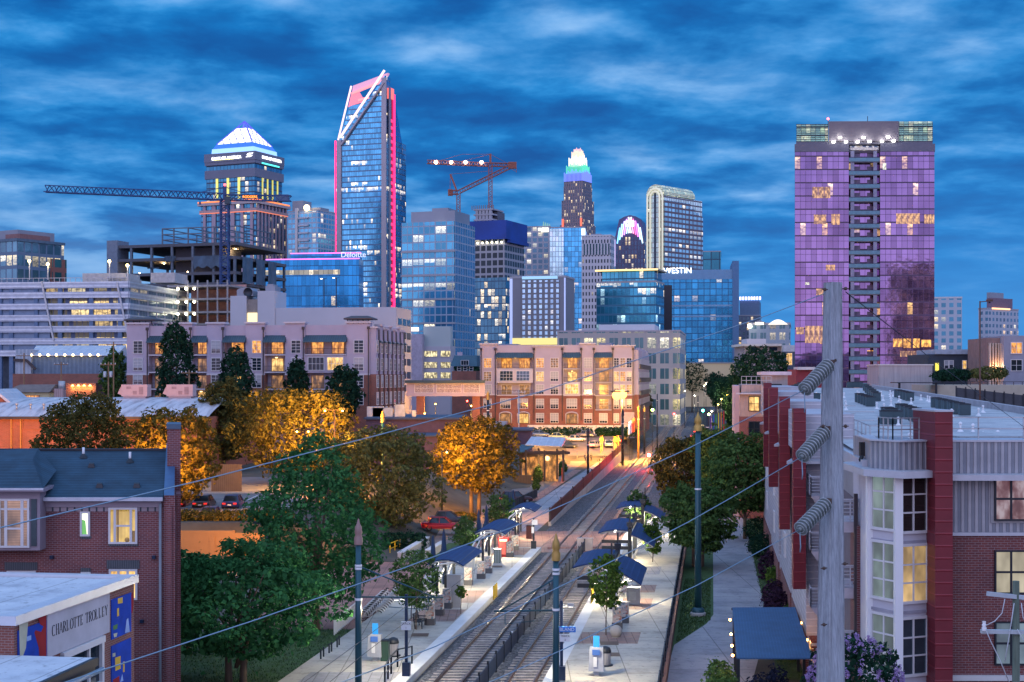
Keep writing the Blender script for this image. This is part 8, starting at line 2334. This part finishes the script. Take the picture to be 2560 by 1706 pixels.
linepole('thin pole before the dark trees of the avenue', 1643, 330, 985, M['dark'], .14, 0, None)
linepole('slim pole beside the avenue traffic', 1745, 330, 990, M['dark'], .14, 0, None)
for i, (px, d, py, zb, lab) in enumerate(((60, 255, 883, 4, 'wooden utility pole before the blue-grey shed'), (153, 262, 905, 4, 'wooden utility pole with cross arm at the middle of the shed'), (284, 250, 855, 4, 'tall wooden utility pole left of the lilac apartments'), (271, 240, 905, 4, 'wooden utility pole carrying transformers before the lilac apartments'), (473, 232, 925, 4, 'utility pole with cross arm between the dark trees'), (790, 228, 982, 4, 'utility pole with double cross arms above the golden tree'), (1297, 275, 975, 0, 'grey steel pole with cross arms before the brick apartments'))):
 x = PX(px, d); h = PZ(py, d) - zb
 o = thing('utility_pole', lab, 'utility pole', (x, d, zb))
 MB().tube((0, 0, 0), (0, 0, h), .17, .11, 8).build('pole', M['wood'] if i < 6 else M['steel'], o)
 MB().bar((-1.3, -.15, h - .5), (1.3, -.15, h - .5), .13).build('crossarm', M['wood'] if i < 6 else M['steel'], o)
 for k in (-1.2, -.5, .5, 1.2): MB().lathe([(.05, 0), (.09, .08), (.05, .2), (.07, .25)], 8).build('insulator', M['signwhite'], o, loc=(k, -.15, h - .43))
 if i == 3:
  for k in (-.5, .5): MB().lathe([(.28, 0), (.3, .1), (.3, .9), (.2, 1.0)], 10).build('transformer', M['steel'], o, loc=(k, -.3, h - 2.6))
for i, (tc, lab) in enumerate(((-14.6, 'thin contact wire strung above the left track'), (-10.6, 'thin contact wire strung above the right track'))):
 o = thing('contact_wire', lab, 'wire')
 b = MB(); b.path([R(y, tc + .15 * (-1) ** k, 5.3 + zcor(y)) for k, y in enumerate(range(30, 420, 30))], .018, 4); b.build('contact_wire', M['dark'], o)
 b = MB(); b.path([R(y, tc, 6.5 + zcor(y) - .45 * math.sin(PI * ((y - 30) % 60) / 60)) for y in range(30, 420, 10)], .016, 4); b.build('messenger_wire', M['dark'], o)
# ---- the near concrete pole, its insulators and conductors
cp, t, bs = newmat('weathered grey pole')
oc = t.n('ShaderNodeTexCoord').outputs['Object']
x, y, z = t.sep(oc)[:3]
dg = t.noise(t.comb(t.m('MULTIPLY', x, 9), t.m('MULTIPLY', y, 9), t.m('ADD', t.m('MULTIPLY', z, 1.6), t.m('MULTIPLY', x, 6))), 3, 6, .65)
st = t.noise(t.comb(t.m('MULTIPLY', x, 7), t.m('MULTIPLY', y, 7), t.m('MULTIPLY', z, .35)), 1.6, 6, .65)
t.put(bs.inputs['Base Color'], t.mix(1, t.ramp(dg, [(.3, (.24, .28, .32)), (.5, (.33, .385, .44)), (.72, (.42, .48, .54))]), t.ramp(st, [(.3, (.62, .6, .58)), (.6, (1.05, 1.05, 1.05))]), 'MULTIPLY'))
bs.inputs['Roughness'].default_value = .85
bump(t, bs, dg, .8, .03)
xt, xb = PX(2088.5, 27), PX(2068, 27)
r = thing('transmission_pole', 'massive weathered pale square pole in the right foreground', 'utility pole', (xb, 27, 0), math.radians(28))
h = PZ(706, 27)
def chsq(s_, c_, x, z): return [(x + sx * s_ * (1 - (c_ if j else 0)), sy * s_ * (1 - (0 if j else c_)), z) for (sx, sy, js) in ((-1, -1, (1, 0)), (1, -1, (0, 1)), (1, 1, (1, 0)), (-1, 1, (0, 1))) for j in js]
secs = []
for k in range(13):
 f = k / 12
 z = h * f; s_ = (.385 + (.132 - .385) * f)
 s_ = .131 + (h - z) * .0091
 secs.append(chsq(s_, .12, (xt - xb) * f * .88, z))
b = MB(); n = 8
for p in secs: b.v += [Vector(q) for q in p]
for k in range(12):
 for j in range(n): b.f.append([k * n + j, k * n + (j + 1) % n, (k + 1) * n + (j + 1) % n, (k + 1) * n + j]); b.mi.append(0); b.sm.append(False)
b.f.append(list(range(12 * n, 13 * n))); b.mi.append(0); b.sm.append(False)
b.build('shaft', cp, r)
inv = (Matrix.Translation(r.location) @ Matrix.Rotation(r.rotation_euler[2], 4, 'Z')).inverted()
rust = mat('rusty bolt', (.07, .045, .035), .7)
for px, py in ((2060, 1421), (2112, 1410), (2060, 1562), (2114, 1066), (2058, 1066), (2114, 722), (2062, 724)):
 q = inv @ P(px, py, 26.72)
 MB().ball((0, 0, 0), .035, 8, 6).bar((-.07, 0, 0), (.07, 0, 0), .018).build('bolt', rust, r, loc=q)
q = inv @ P(2088, 1710, 27)
insm = mat('grey polymer insulator', (.16, .21, .22), .35, var=.1)
insw = mat('pale insulator rim', (.42, .50, .54), .4, var=.05)
wirem = mat('bare conductor', (.20, .32, .42), .4, .3, var=.05)
INS = (((2076, 908), (2011, 975)), ((2066, 1074), (2005, 1142)), ((2070, 1254), (2000, 1324)))
lab3 = ('topmost', 'middle', 'lowest')
ends = []
for i, (a, c) in enumerate(INS):
 A, E = P(*a, 26.85), P(*c, 26.2)
 ends.append(E)
 o = thing('insulator', lab3[i] + ' of the three ribbed grey insulators hanging from the pale square pole', 'insulator', A, 0, 'ribbed insulators on the pole')
 d_ = E - A; L_ = d_.length; ax = d_.normalized()
 rot = ax.to_track_quat('Z', 'Y').to_matrix().to_4x4()
 b = MB(); b.M = rot; b.tube((0, 0, -.05), (0, 0, L_ + .04), .04, n=10)
 for k in range(11):
  z = .1 + (L_ - .13) * k / 10
  b.lathe([(.035, z - .03), (.12, z - .012), (.136, z + .004), (.115, z + .012), (.075, z + .004), (.06, z + .016), (.035, z + .01)], 22)
 b.build('sheds', insm, o)
 b = MB(); b.M = rot
 for k in range(11):
  z = .1 + (L_ - .13) * k / 10
  for rr, zz in ((.136, .006), (.075, .012)):
   b.path([(rr * math.cos(t_), rr * math.sin(t_), z + zz) for t_ in np.linspace(0, 2 * PI, 23)], .0065, 4)
 b.build('rim', insw, o)
 b = MB(); b.cbox((0, 0, -.06), .12, .12, .12).bar((0, 0, 0), (.12, .1, .06), .05); b.build('bracket', rust, o)
 b = MB(); e = d_; b.path([e, e + Vector((0, 0, -.1)), e + Vector((.01, 0, -.32)), e + Vector((.0, .0, -.42))], .012, 5); b.build('wire_tail', wirem, o)
def conductor(label, start, pts, rad=.008, m=wirem):
 ps = [start]
 for px, py in pts:
  k = (px - CX) / F
  t_ = (5.2 - 26.4 * k) / (7 - 7.5 * k)
  y = 26.4 - 7.5 * t_
  ps.append(P(px, py, y))
 d_ = ps[-1] - ps[-3]
 ps += [ps[-1] + d_ * .6 + Vector((0, 0, .06)), ps[-1] + d_ * 1.4 + Vector((0, 0, .3))]
 return tag(MB().path(ps, rad, 6).build('power_line', m), label, 'power line', 'power lines of the near pole')
conductor('bright power line from the topmost insulator down to the lower left', ends[0], ((1720, 1122), (1500, 1222), (1280, 1319), (1000, 1424), (640, 1550), (164, 1706)))
conductor('bright power line from the middle insulator across the platforms', ends[1], ((1819, 1250), (1720, 1306), (1521, 1408), (1280, 1525), (1090, 1616), (854, 1706)))
conductor('bright power line from the lowest insulator across the right platform', ends[2], ((1740, 1465), (1560, 1548), (1415, 1621), (1223, 1706)))
conductor('thin grey ground wire from the pole top across to the left edge', P(2062, 734, 26.8), ((1906, 793), (1640, 884), (1351, 980), (1112, 1043), (950, 1087), (500, 1202), (0, 1320)), .008)
tag(MB().path([P(2114, 730, 27), P(2345, 910, 42), P(2547, 1058, 58), P(2600, 1100, 64)], .010, 5).build('guy_wire', M['dark']), 'thin dark wire sloping from the pole top down over the white roof', 'wire')
d = 44
r = thing('utility_pole', 'greenish wooden pole with two pale cross arms at the lower right edge', 'utility pole', (PX(2540, d), d, 0))
h = PZ(1453, d)
MB().tube((0, 0, 0), (0, 0, h), .15, .1, 10).build('pole', mat('green grey timber', (.10, .13, .10), .9, var=.4, scale=3, streak=True), r)
ar = mat('pale cross arm', (.42, .48, .52), .7, var=.15)
MB().bar((PX(2461, d) - PX(2540, d), -.3, PZ(1481, d)), (1.0, .25, PZ(1503, d)), .13).build('crossarm', ar, r)
MB().bar((PX(2449, d) - PX(2540, d), -.12, PZ(1577, d)), (.9, -.12, PZ(1580, d)), .12).build('crossarm', ar, r)
q = (PX(2455, d) - PX(2540, d), -.2, PZ(1575, d))
MB().lathe([(.06, 0), (.08, .1), (.05, .12), (.075, .2), (.045, .22), (.06, .3)], 10).build('insulator', M['signwhite'], r, loc=q)
b = MB(); ww = mat('white wire', (.5, .54, .58), .5)
for ps in (((2505, 1495), (2498, 1530), (2480, 1550), (2455, 1562)), ((2528, 1505), (2520, 1560), (2512, 1610), (2505, 1650)), ((2455, 1565), (2470, 1600), (2492, 1645), (2520, 1712)), ((2546, 1505), (2550, 1540), (2562, 1560)), ((2536, 1570), (2550, 1595), (2565, 1612))):
 b.path([(PX(a, d) - PX(2540, d), -.25, PZ(c, d)) for a, c in ps], .016, 5)
tag(b.build('drop_wires', ww, r), kind='stuff')
# ---- vehicles
gl = M['glassdark']
_cm = {}
def vehicle(label, loc, rz, col, tall=0, cat='car', lights=None, sc=1.0):
 k = (round(col[0], 3), round(col[1], 3), round(col[2], 3))
 if k not in _cm: _cm[k] = mat('car paint', col, .3, .3, var=.04)
 m = _cm[k]
 r = thing('parked_car', label, cat, loc, rz)
 r.scale = (sc,) * 3
 L_, Wd_, hb, hr = 2.2, .86, .82 + tall * .2, 1.42 + tall * .35
 st = [(-L_, .45, .74, .8), (-2.1, .3, .9 if tall else .84, .95), (-1.3, .25, hb + .06, 1), (-.2, .25, hb, 1), (.9, .25, hb, 1), (1.7, .27, hb - .06, .97), (2.1, .33, hb - .17, .9), (L_, .45, .62, .78)]
 b = MB()
 b.sheet([[(x, -Wd_ * w_, z0), (x, -Wd_ * w_ * 1.02, (z0 + z1) * .55), (x, -Wd_ * w_ * .93, z1), (x, 0, z1 + .04), (x, Wd_ * w_ * .93, z1), (x, Wd_ * w_ * 1.02, (z0 + z1) * .55), (x, Wd_ * w_, z0), (x, -Wd_ * w_, z0)] for x, z0, z1, w_ in st], True)
 for x, z0, z1, w_ in (st[0], st[-1]): b.quad((x, -Wd_ * w_, z0), (x, Wd_ * w_, z0), (x, Wd_ * w_ * .93, z1), (x, -Wd_ * w_ * .93, z1))
 b.build('body', m, r, fix=True)
 xr, xf = (-1.95 if tall else -1.55), 1.05
 b = MB(); b.hexa([(xr, -.76, hb), (xf, -.76, hb), (xf, .76, hb), (xr, .76, hb)], [(xr + .45, -.6, hr), (xf - .75, -.6, hr), (xf - .75, .6, hr), (xr + .45, .6, hr)]); b.build('windows', gl, r)
 MB().hexa([(xr + .42, -.62, hr - .03), (xf - .72, -.62, hr - .03), (xf - .72, .62, hr - .03), (xr + .42, .62, hr - .03)], [(xr + .6, -.54, hr + .04), (xf - .85, -.54, hr + .04), (xf - .85, .54, hr + .04), (xr + .6, .54, hr + .04)]).bar((xr + .02, -.77, hb), (xr + .45, -.62, hr), .07).bar((xr + .02, .77, hb), (xr + .45, .62, hr), .07).bar((xf, -.77, hb), (xf - .72, -.62, hr), .07).bar((xf, .77, hb), (xf - .72, .62, hr), .07).bar((-.25, -.77, hb), (-.25, -.62, hr), .08).bar((-.25, .77, hb), (-.25, .62, hr), .08).build('roof', m, r)
 for x in (-1.35, 1.4):
  for s_ in (-1, 1):
   w = MB(); w.M = Matrix.Translation((x, s_ * .76, .33)) @ Matrix.Rotation(PI / 2, 4, 'X')
   w.lathe([(.2, -.11), (.31, -.11), (.335, -.05), (.335, .05), (.31, .11), (.2, .11)], 16)
   wh = w.build('wheel', M['black'], r)
   w = MB(); w.M = Matrix.Translation((x, s_ * .8, .33)) @ Matrix.Rotation(PI / 2, 4, 'X')
   w.lathe([(.01, -.06), (.05, -.07), (.2, -.05), (.215, .05), (.01, .06)], 10); w.build('rim', M['steel'], wh)
 tl = bpy.data.materials.get('tail light') or emat('tail light', (1, .03, .02), .7, (.4, .01, .01))
 tb = bpy.data.materials.get('brake light') or emat('brake light', (1, .06, .03), 14, (.4, .01, .01))
 hl = bpy.data.materials.get('head lamp') or mat('head lamp', (.7, .7, .72), .2)
 for s_ in (-1, 1):
  MB().cbox((-2.16, s_ * .56, .62), .12, .34, .16).build('tail_light', tb if lights == 'brake' else tl, r)
  MB().cbox((2.13, s_ * .55, .5), .12, .32, .13).build('headlight', hl, r)
 MB().cbox((-2.2, 0, .5), .05, .36, .13).build('number_plate', M['signwhite'], r)
 if lights == 'brake': lamp('brake_glow', (-2.6, 0, .6), (1, .05, .03), 60, r, .2)
 return r
def lotd(py): return 49.4 / ((py - HY) / F + .1115)
def veh(label, px, py, d, rz, col, **k): return vehicle(label, (PX(px, d), d, PZ(py, d)), rz, col, **k)
H = PI / 2
veh('dark blue coupe parked nose-in by the paling fence', 584, 1272, 146, H, (.02, .03, .12))
veh('dark saloon parked left of the dark blue coupe', 511, 1272, 147, H, (.04, .03, .035))
veh('dark red car half hidden by the golden tree in the parking lot', 452, 1272, 148, H, (.22, .02, .02))
veh('slate blue car whose roof shows over the orange-lit hedge', 524, 1305, 138.5, -H, (.06, .07, .16))
veh('dark red hatchback parked by the grass strip, facing right', 1105, 1326, 154, .0, (.36, .012, .03))
veh('dark car parked behind the red hatchback', 1120, 1310, 160, .05, (.03, .03, .05))
veh('black car tucked under the two-trunked golden tree', 1290, 1258, 190, .1, (.05, .015, .02), tall=.4)
for (px, py, d, rz, col, lab) in ((1500, 1088, 326, 0, (.55, .55, .6), 'silver saloon at the right end of the back row of parked cars'), (1467, 1093, 324, .0, (.16, .16, .2), 'grey car next to the silver saloon'), (1420, 1120, 318, .0, (.02, .03, .06), 'dark blue car parked behind the pavilion roof'), (1440, 1104, 321, 0, (.5, .48, .5), 'white car in the middle of the parked cars'), (1395, 1098, 322, 0, (.45, .5, .28), 'pale green car among the parked cars'), (1350, 1092, 325, 0, (.12, .18, .3), 'blue car at the left end of the back row'), (1352, 1108, 320, 0, (.5, .5, .52), 'white car at the left behind the pavilion'), (1318, 1092, 326, 0, (.05, .06, .08), 'dark car leftmost in the far parking lot')):
 veh(lab, px, py, lotd(py), rz + random.uniform(-.08, .08), col)
for (px, py, d, col, lab, tl) in ((1487, 1119, 306, (.5, .45, .48), 'silver car with brake lights on turning at the street', 0), (1521, 1118, 305, (.6, .6, .62), 'white car waiting at the street beside the red one', .3), (1548, 1108, 312, (.45, .02, .02), 'red pick-up with bright brake lights beside the yellow posts', .5)):
 veh(lab, px, py, lotd(py), H - .5 if px < 1500 else H, col, tall=tl, lights='brake' if px != 1521 else None)
for i, (px, d, lab) in enumerate(((1722, 352, 'car with red tail lights nearest on the avenue'), (1728, 372, 'second car with red tail lights on the avenue'), (1734, 395, 'third car with red tail lights on the avenue'), (1741, 425, 'farthest car with red tail lights on the avenue'))):
 vehicle(lab, (PX(px, d), d, zcor(d) + .1), H - PHI, (.12, .1, .12), lights='brake', tall=.2)
# ---- signals
def signal(label, px, py, d, col, pw, em=30, r_=.16):
 zb = zcor(d); h = PZ(py, d) - zb
 o = thing('traffic_signal', label, 'traffic signal', (PX(px, d), d, zb))
 MB().tube((0, 0, 0), (0, 0, h + .3), .07, n=6).build('pole', M['dark'], o)
 hd = MB().box(-.24, -.2, h - .35, .24, .0, h + .35).build('housing', M['black'], o)
 MB().ball((0, -.22, h), r_, 10, 6).build('lens', emat('signal lens', col, em), hd)
 if pw: lamp('signal_glow', (0, -.7, h), col, pw, o, .2)
signal('bright red signal lamp at the railway crossing', 1622, 1138, 262, (1, .05, .04), 3800, 60, .34)
signal('small red traffic light under the skybridge', 1168, 1003, 298, (1, .04, .03), 60)
signal('green traffic light beyond the crossing', 1631, 1025, 322, (.55, 1, .12), 160, 30, .3)
signal('teal traffic light above the avenue cars', 1757, 1027, 360, (.1, 1, .75), 160, 30, .3)
signal('white-green lamp on the right of the avenue cars', 1772, 1036, 340, (.8, 1, .4), 160, 24, .25)
signal('red marker lamp hanging by the avenue overhead wires', 1685, 1035, 345, (1, .05, .05), 250, 18, .25)
# ---- banners and posts
for nm, lab, pxs, y0, y1, d, cs in (('banner_row', 'row of tall rainbow-coloured banners on the right pavement', (1787, 1811), 1106, 1046, 235, ((.6, .02, .03), (.75, .25, .01), (.75, .6, .02), (.03, .4, .1), (.02, .12, .55), (.25, .04, .4), (.55, .08, .03))), ('banner_row', 'blue and red banners behind the crossing poles', (1570, 1592), 1087, 1055, 292, ((.03, .06, .4), (.03, .06, .4), (.5, .03, .05), (.55, .05, .03)))):
 r = thing(nm, lab, 'banners', (PX(pxs[0], d), d, 0))
 w = (PX(pxs[1], d) - PX(pxs[0], d)) / len(cs)
 for i, c in enumerate(cs):
  k = len(cs) - 1 - i if d < 250 else i
  MB().box(w * k * 1.0, i * 1.4, PZ(y0 - 2 * k, d), w * (k + .86), i * 1.4 + .05, PZ(y1 - 3 * k, d)).build('banner', mat('banner cloth', c, .6, var=.05), r)
  MB().tube((w * k, i * 1.4, 0), (w * k, i * 1.4, PZ(y1 - 3 * k, d)), .05, n=5).build('banner_pole', M['dark'], r)
yp = None
for i, (px, d) in enumerate(((1540, 300), (1546, 303), (1536, 298), (1502, 300), (1506, 303))):
 p = (PX(px, d), d, .1)
 if yp is None: yp = o = MB().tube((0, 0, 0), (0, 0, 4.6 if px > 1520 else 4.0), .09, n=6).cbox((0, 0, 3.4), .5, .1, .7).build('marker_post', mat('yellow post', (.65, .42, .05), .5), loc=p)
 else: o = yp.copy(); COL.objects.link(o); o.location = p
 tag(o, ('yellow marker post beside the red pick-up' if px > 1520 else 'pale yellow marker post between the waiting cars'), 'marker post', 'yellow posts beside the red pick-up' if px > 1520 else 'yellow posts between the cars')
# ---- people and motorcycles at the crossing
def person(label, loc, rz, shirt, pants, sit=False):
 v = {'p': (0, 0, .95), 'c': (0, 0, 1.3), 'n': (0, .01, 1.48), 'h': (0, 0, 1.6), 't': (0, 0, 1.74), 'sl': (-.19, 0, 1.40), 'el': (-.27, .03, 1.14), 'wl': (-.25, -.1, .9), 'fl': (-.24, -.14, .8), 'sr': (.19, 0, 1.40), 'er': (.28, .02, 1.14), 'wr': (.24, -.12, .92), 'fr': (.22, -.16, .83), 'kl': (-.11, -.03, .5), 'al': (-.12, .02, .08), 'tl': (-.13, -.15, .04), 'kr': (.12, .0, .5), 'ar': (.15, .06, .08), 'tr': (.16, -.1, .04)}
 if sit: v.update(kl=(-.2, -.4, .85), al=(-.22, -.35, .4), tl=(-.22, -.5, .36), kr=(.2, -.4, .85), ar=(.22, -.35, .4), tr=(.22, -.5, .36), wl=(-.24, -.45, 1.1), fl=(-.24, -.55, 1.1), wr=(.24, -.45, 1.1), fr=(.24, -.55, 1.1))
 e = 'pc cn nh ht csl slel elwl wlfl csr srer erwr wrfr pkl klal altl pkr krar artr'.split()
 ks = list(v); ed = []
 for s_ in e:
  for k in ks:
   if s_.startswith(k) and s_[len(k):] in v and (len(k) + len(s_[len(k):]) == len(s_)): ed.append((ks.index(k), ks.index(s_[len(k):]))); break
 rad = {'p': .15, 'c': .16, 'n': .06, 'h': .1, 't': .075, 'sl': .07, 'sr': .07, 'el': .05, 'er': .05, 'wl': .035, 'wr': .035, 'fl': .035, 'fr': .035, 'kl': .075, 'kr': .075, 'al': .05, 'ar': .05, 'tl': .04, 'tr': .04}
 me = bpy.data.meshes.new('person'); me.from_pydata(list(v.values()), ed, []); me.update()
 o = bpy.data.objects.new('person', me); COL.objects.link(o)
 md = o.modifiers.new('skin', 'SKIN'); sv = me.skin_vertices[0].data
 for i, k in enumerate(ks): sv[i].radius = (rad[k], rad[k] * (.75 if k in 'pc' else 1)); sv[i].use_root = (i == 0)
 o.modifiers.new('sub', 'SUBSURF').render_levels = 1
 m, t, b = newmat('clothes and skin')
 z = t.sep(t.n('ShaderNodeTexCoord').outputs['Object'])[2]
 t.put(b.inputs['Base Color'], t.mix(t.m('GREATER_THAN', z, 1.66), t.mix(t.m('GREATER_THAN', z, 1.49), t.mix(t.m('GREATER_THAN', z, .95), pants, shirt), (.35, .2, .14)), (.03, .02, .015)))
 me.materials.append(m)
 o.location = loc; o.rotation_euler[2] = rz
 return tag(o, label, 'person')
person('person in dark clothes standing near the line pole at the crossing', G(1478, 1155, .05), .3, (.03, .03, .05), (.03, .03, .045))
person('person in grey standing left of the line pole at the crossing', G(1464, 1155, .05), -.4, (.12, .12, .16), (.04, .05, .09))
person('person in blue walking on the pavement beside the pavilion', G(1443, 1150, .05), 1.2, (.08, .12, .25), (.2, .16, .16))
def motorbike(label, loc, rz):
 r = thing('motorcycle', label, 'motorcycle', loc, rz)
 for x in (-.7, .7):
  w = MB(); w.M = Matrix.Translation((x, 0, .32)) @ Matrix.Rotation(PI / 2, 4, 'X')
  w.lathe([(.17, -.06), (.3, -.07), (.33, 0), (.3, .07), (.17, .06), (.17, -.06)], 14); w.build('wheel', M['black'], r)
 MB().hexa([(-.35, -.14, .3), (.35, -.14, .3), (.35, .14, .3), (-.35, .14, .3)], [(-.3, -.12, .68), (.3, -.12, .68), (.3, .12, .68), (-.3, .12, .68)]).build('engine', M['steel'], r)
 MB().hexa([(-.1, -.16, .68), (.45, -.13, .7), (.45, .13, .7), (-.1, .16, .68)], [(0, -.12, .92), (.38, -.1, .95), (.38, .1, .95), (0, .12, .92)]).build('tank', mat('bike paint', (.06, .015, .015), .3), r)
 MB().box(-.75, -.14, .72, -.1, .14, .82).build('seat', M['black'], r)
 MB().bar((.7, 0, .32), (.42, 0, 1.0), .09).bar((.4, -.36, 1.03), (.4, .36, 1.03), .05).build('fork', M['steel'], r)
p = G(1505, 1155, .05)
motorbike('motorcycle parked on the left of the pair at the crossing', p, .3)
p2 = G(1515, 1156, .05)
motorbike('motorcycle carrying a rider at the crossing', p2, .2)
person('rider in dark clothes sitting on the right motorcycle', p2 + Vector((-.25, 0, -.12)), .2 + PI / 2, (.03, .03, .04), (.02, .02, .03), True)
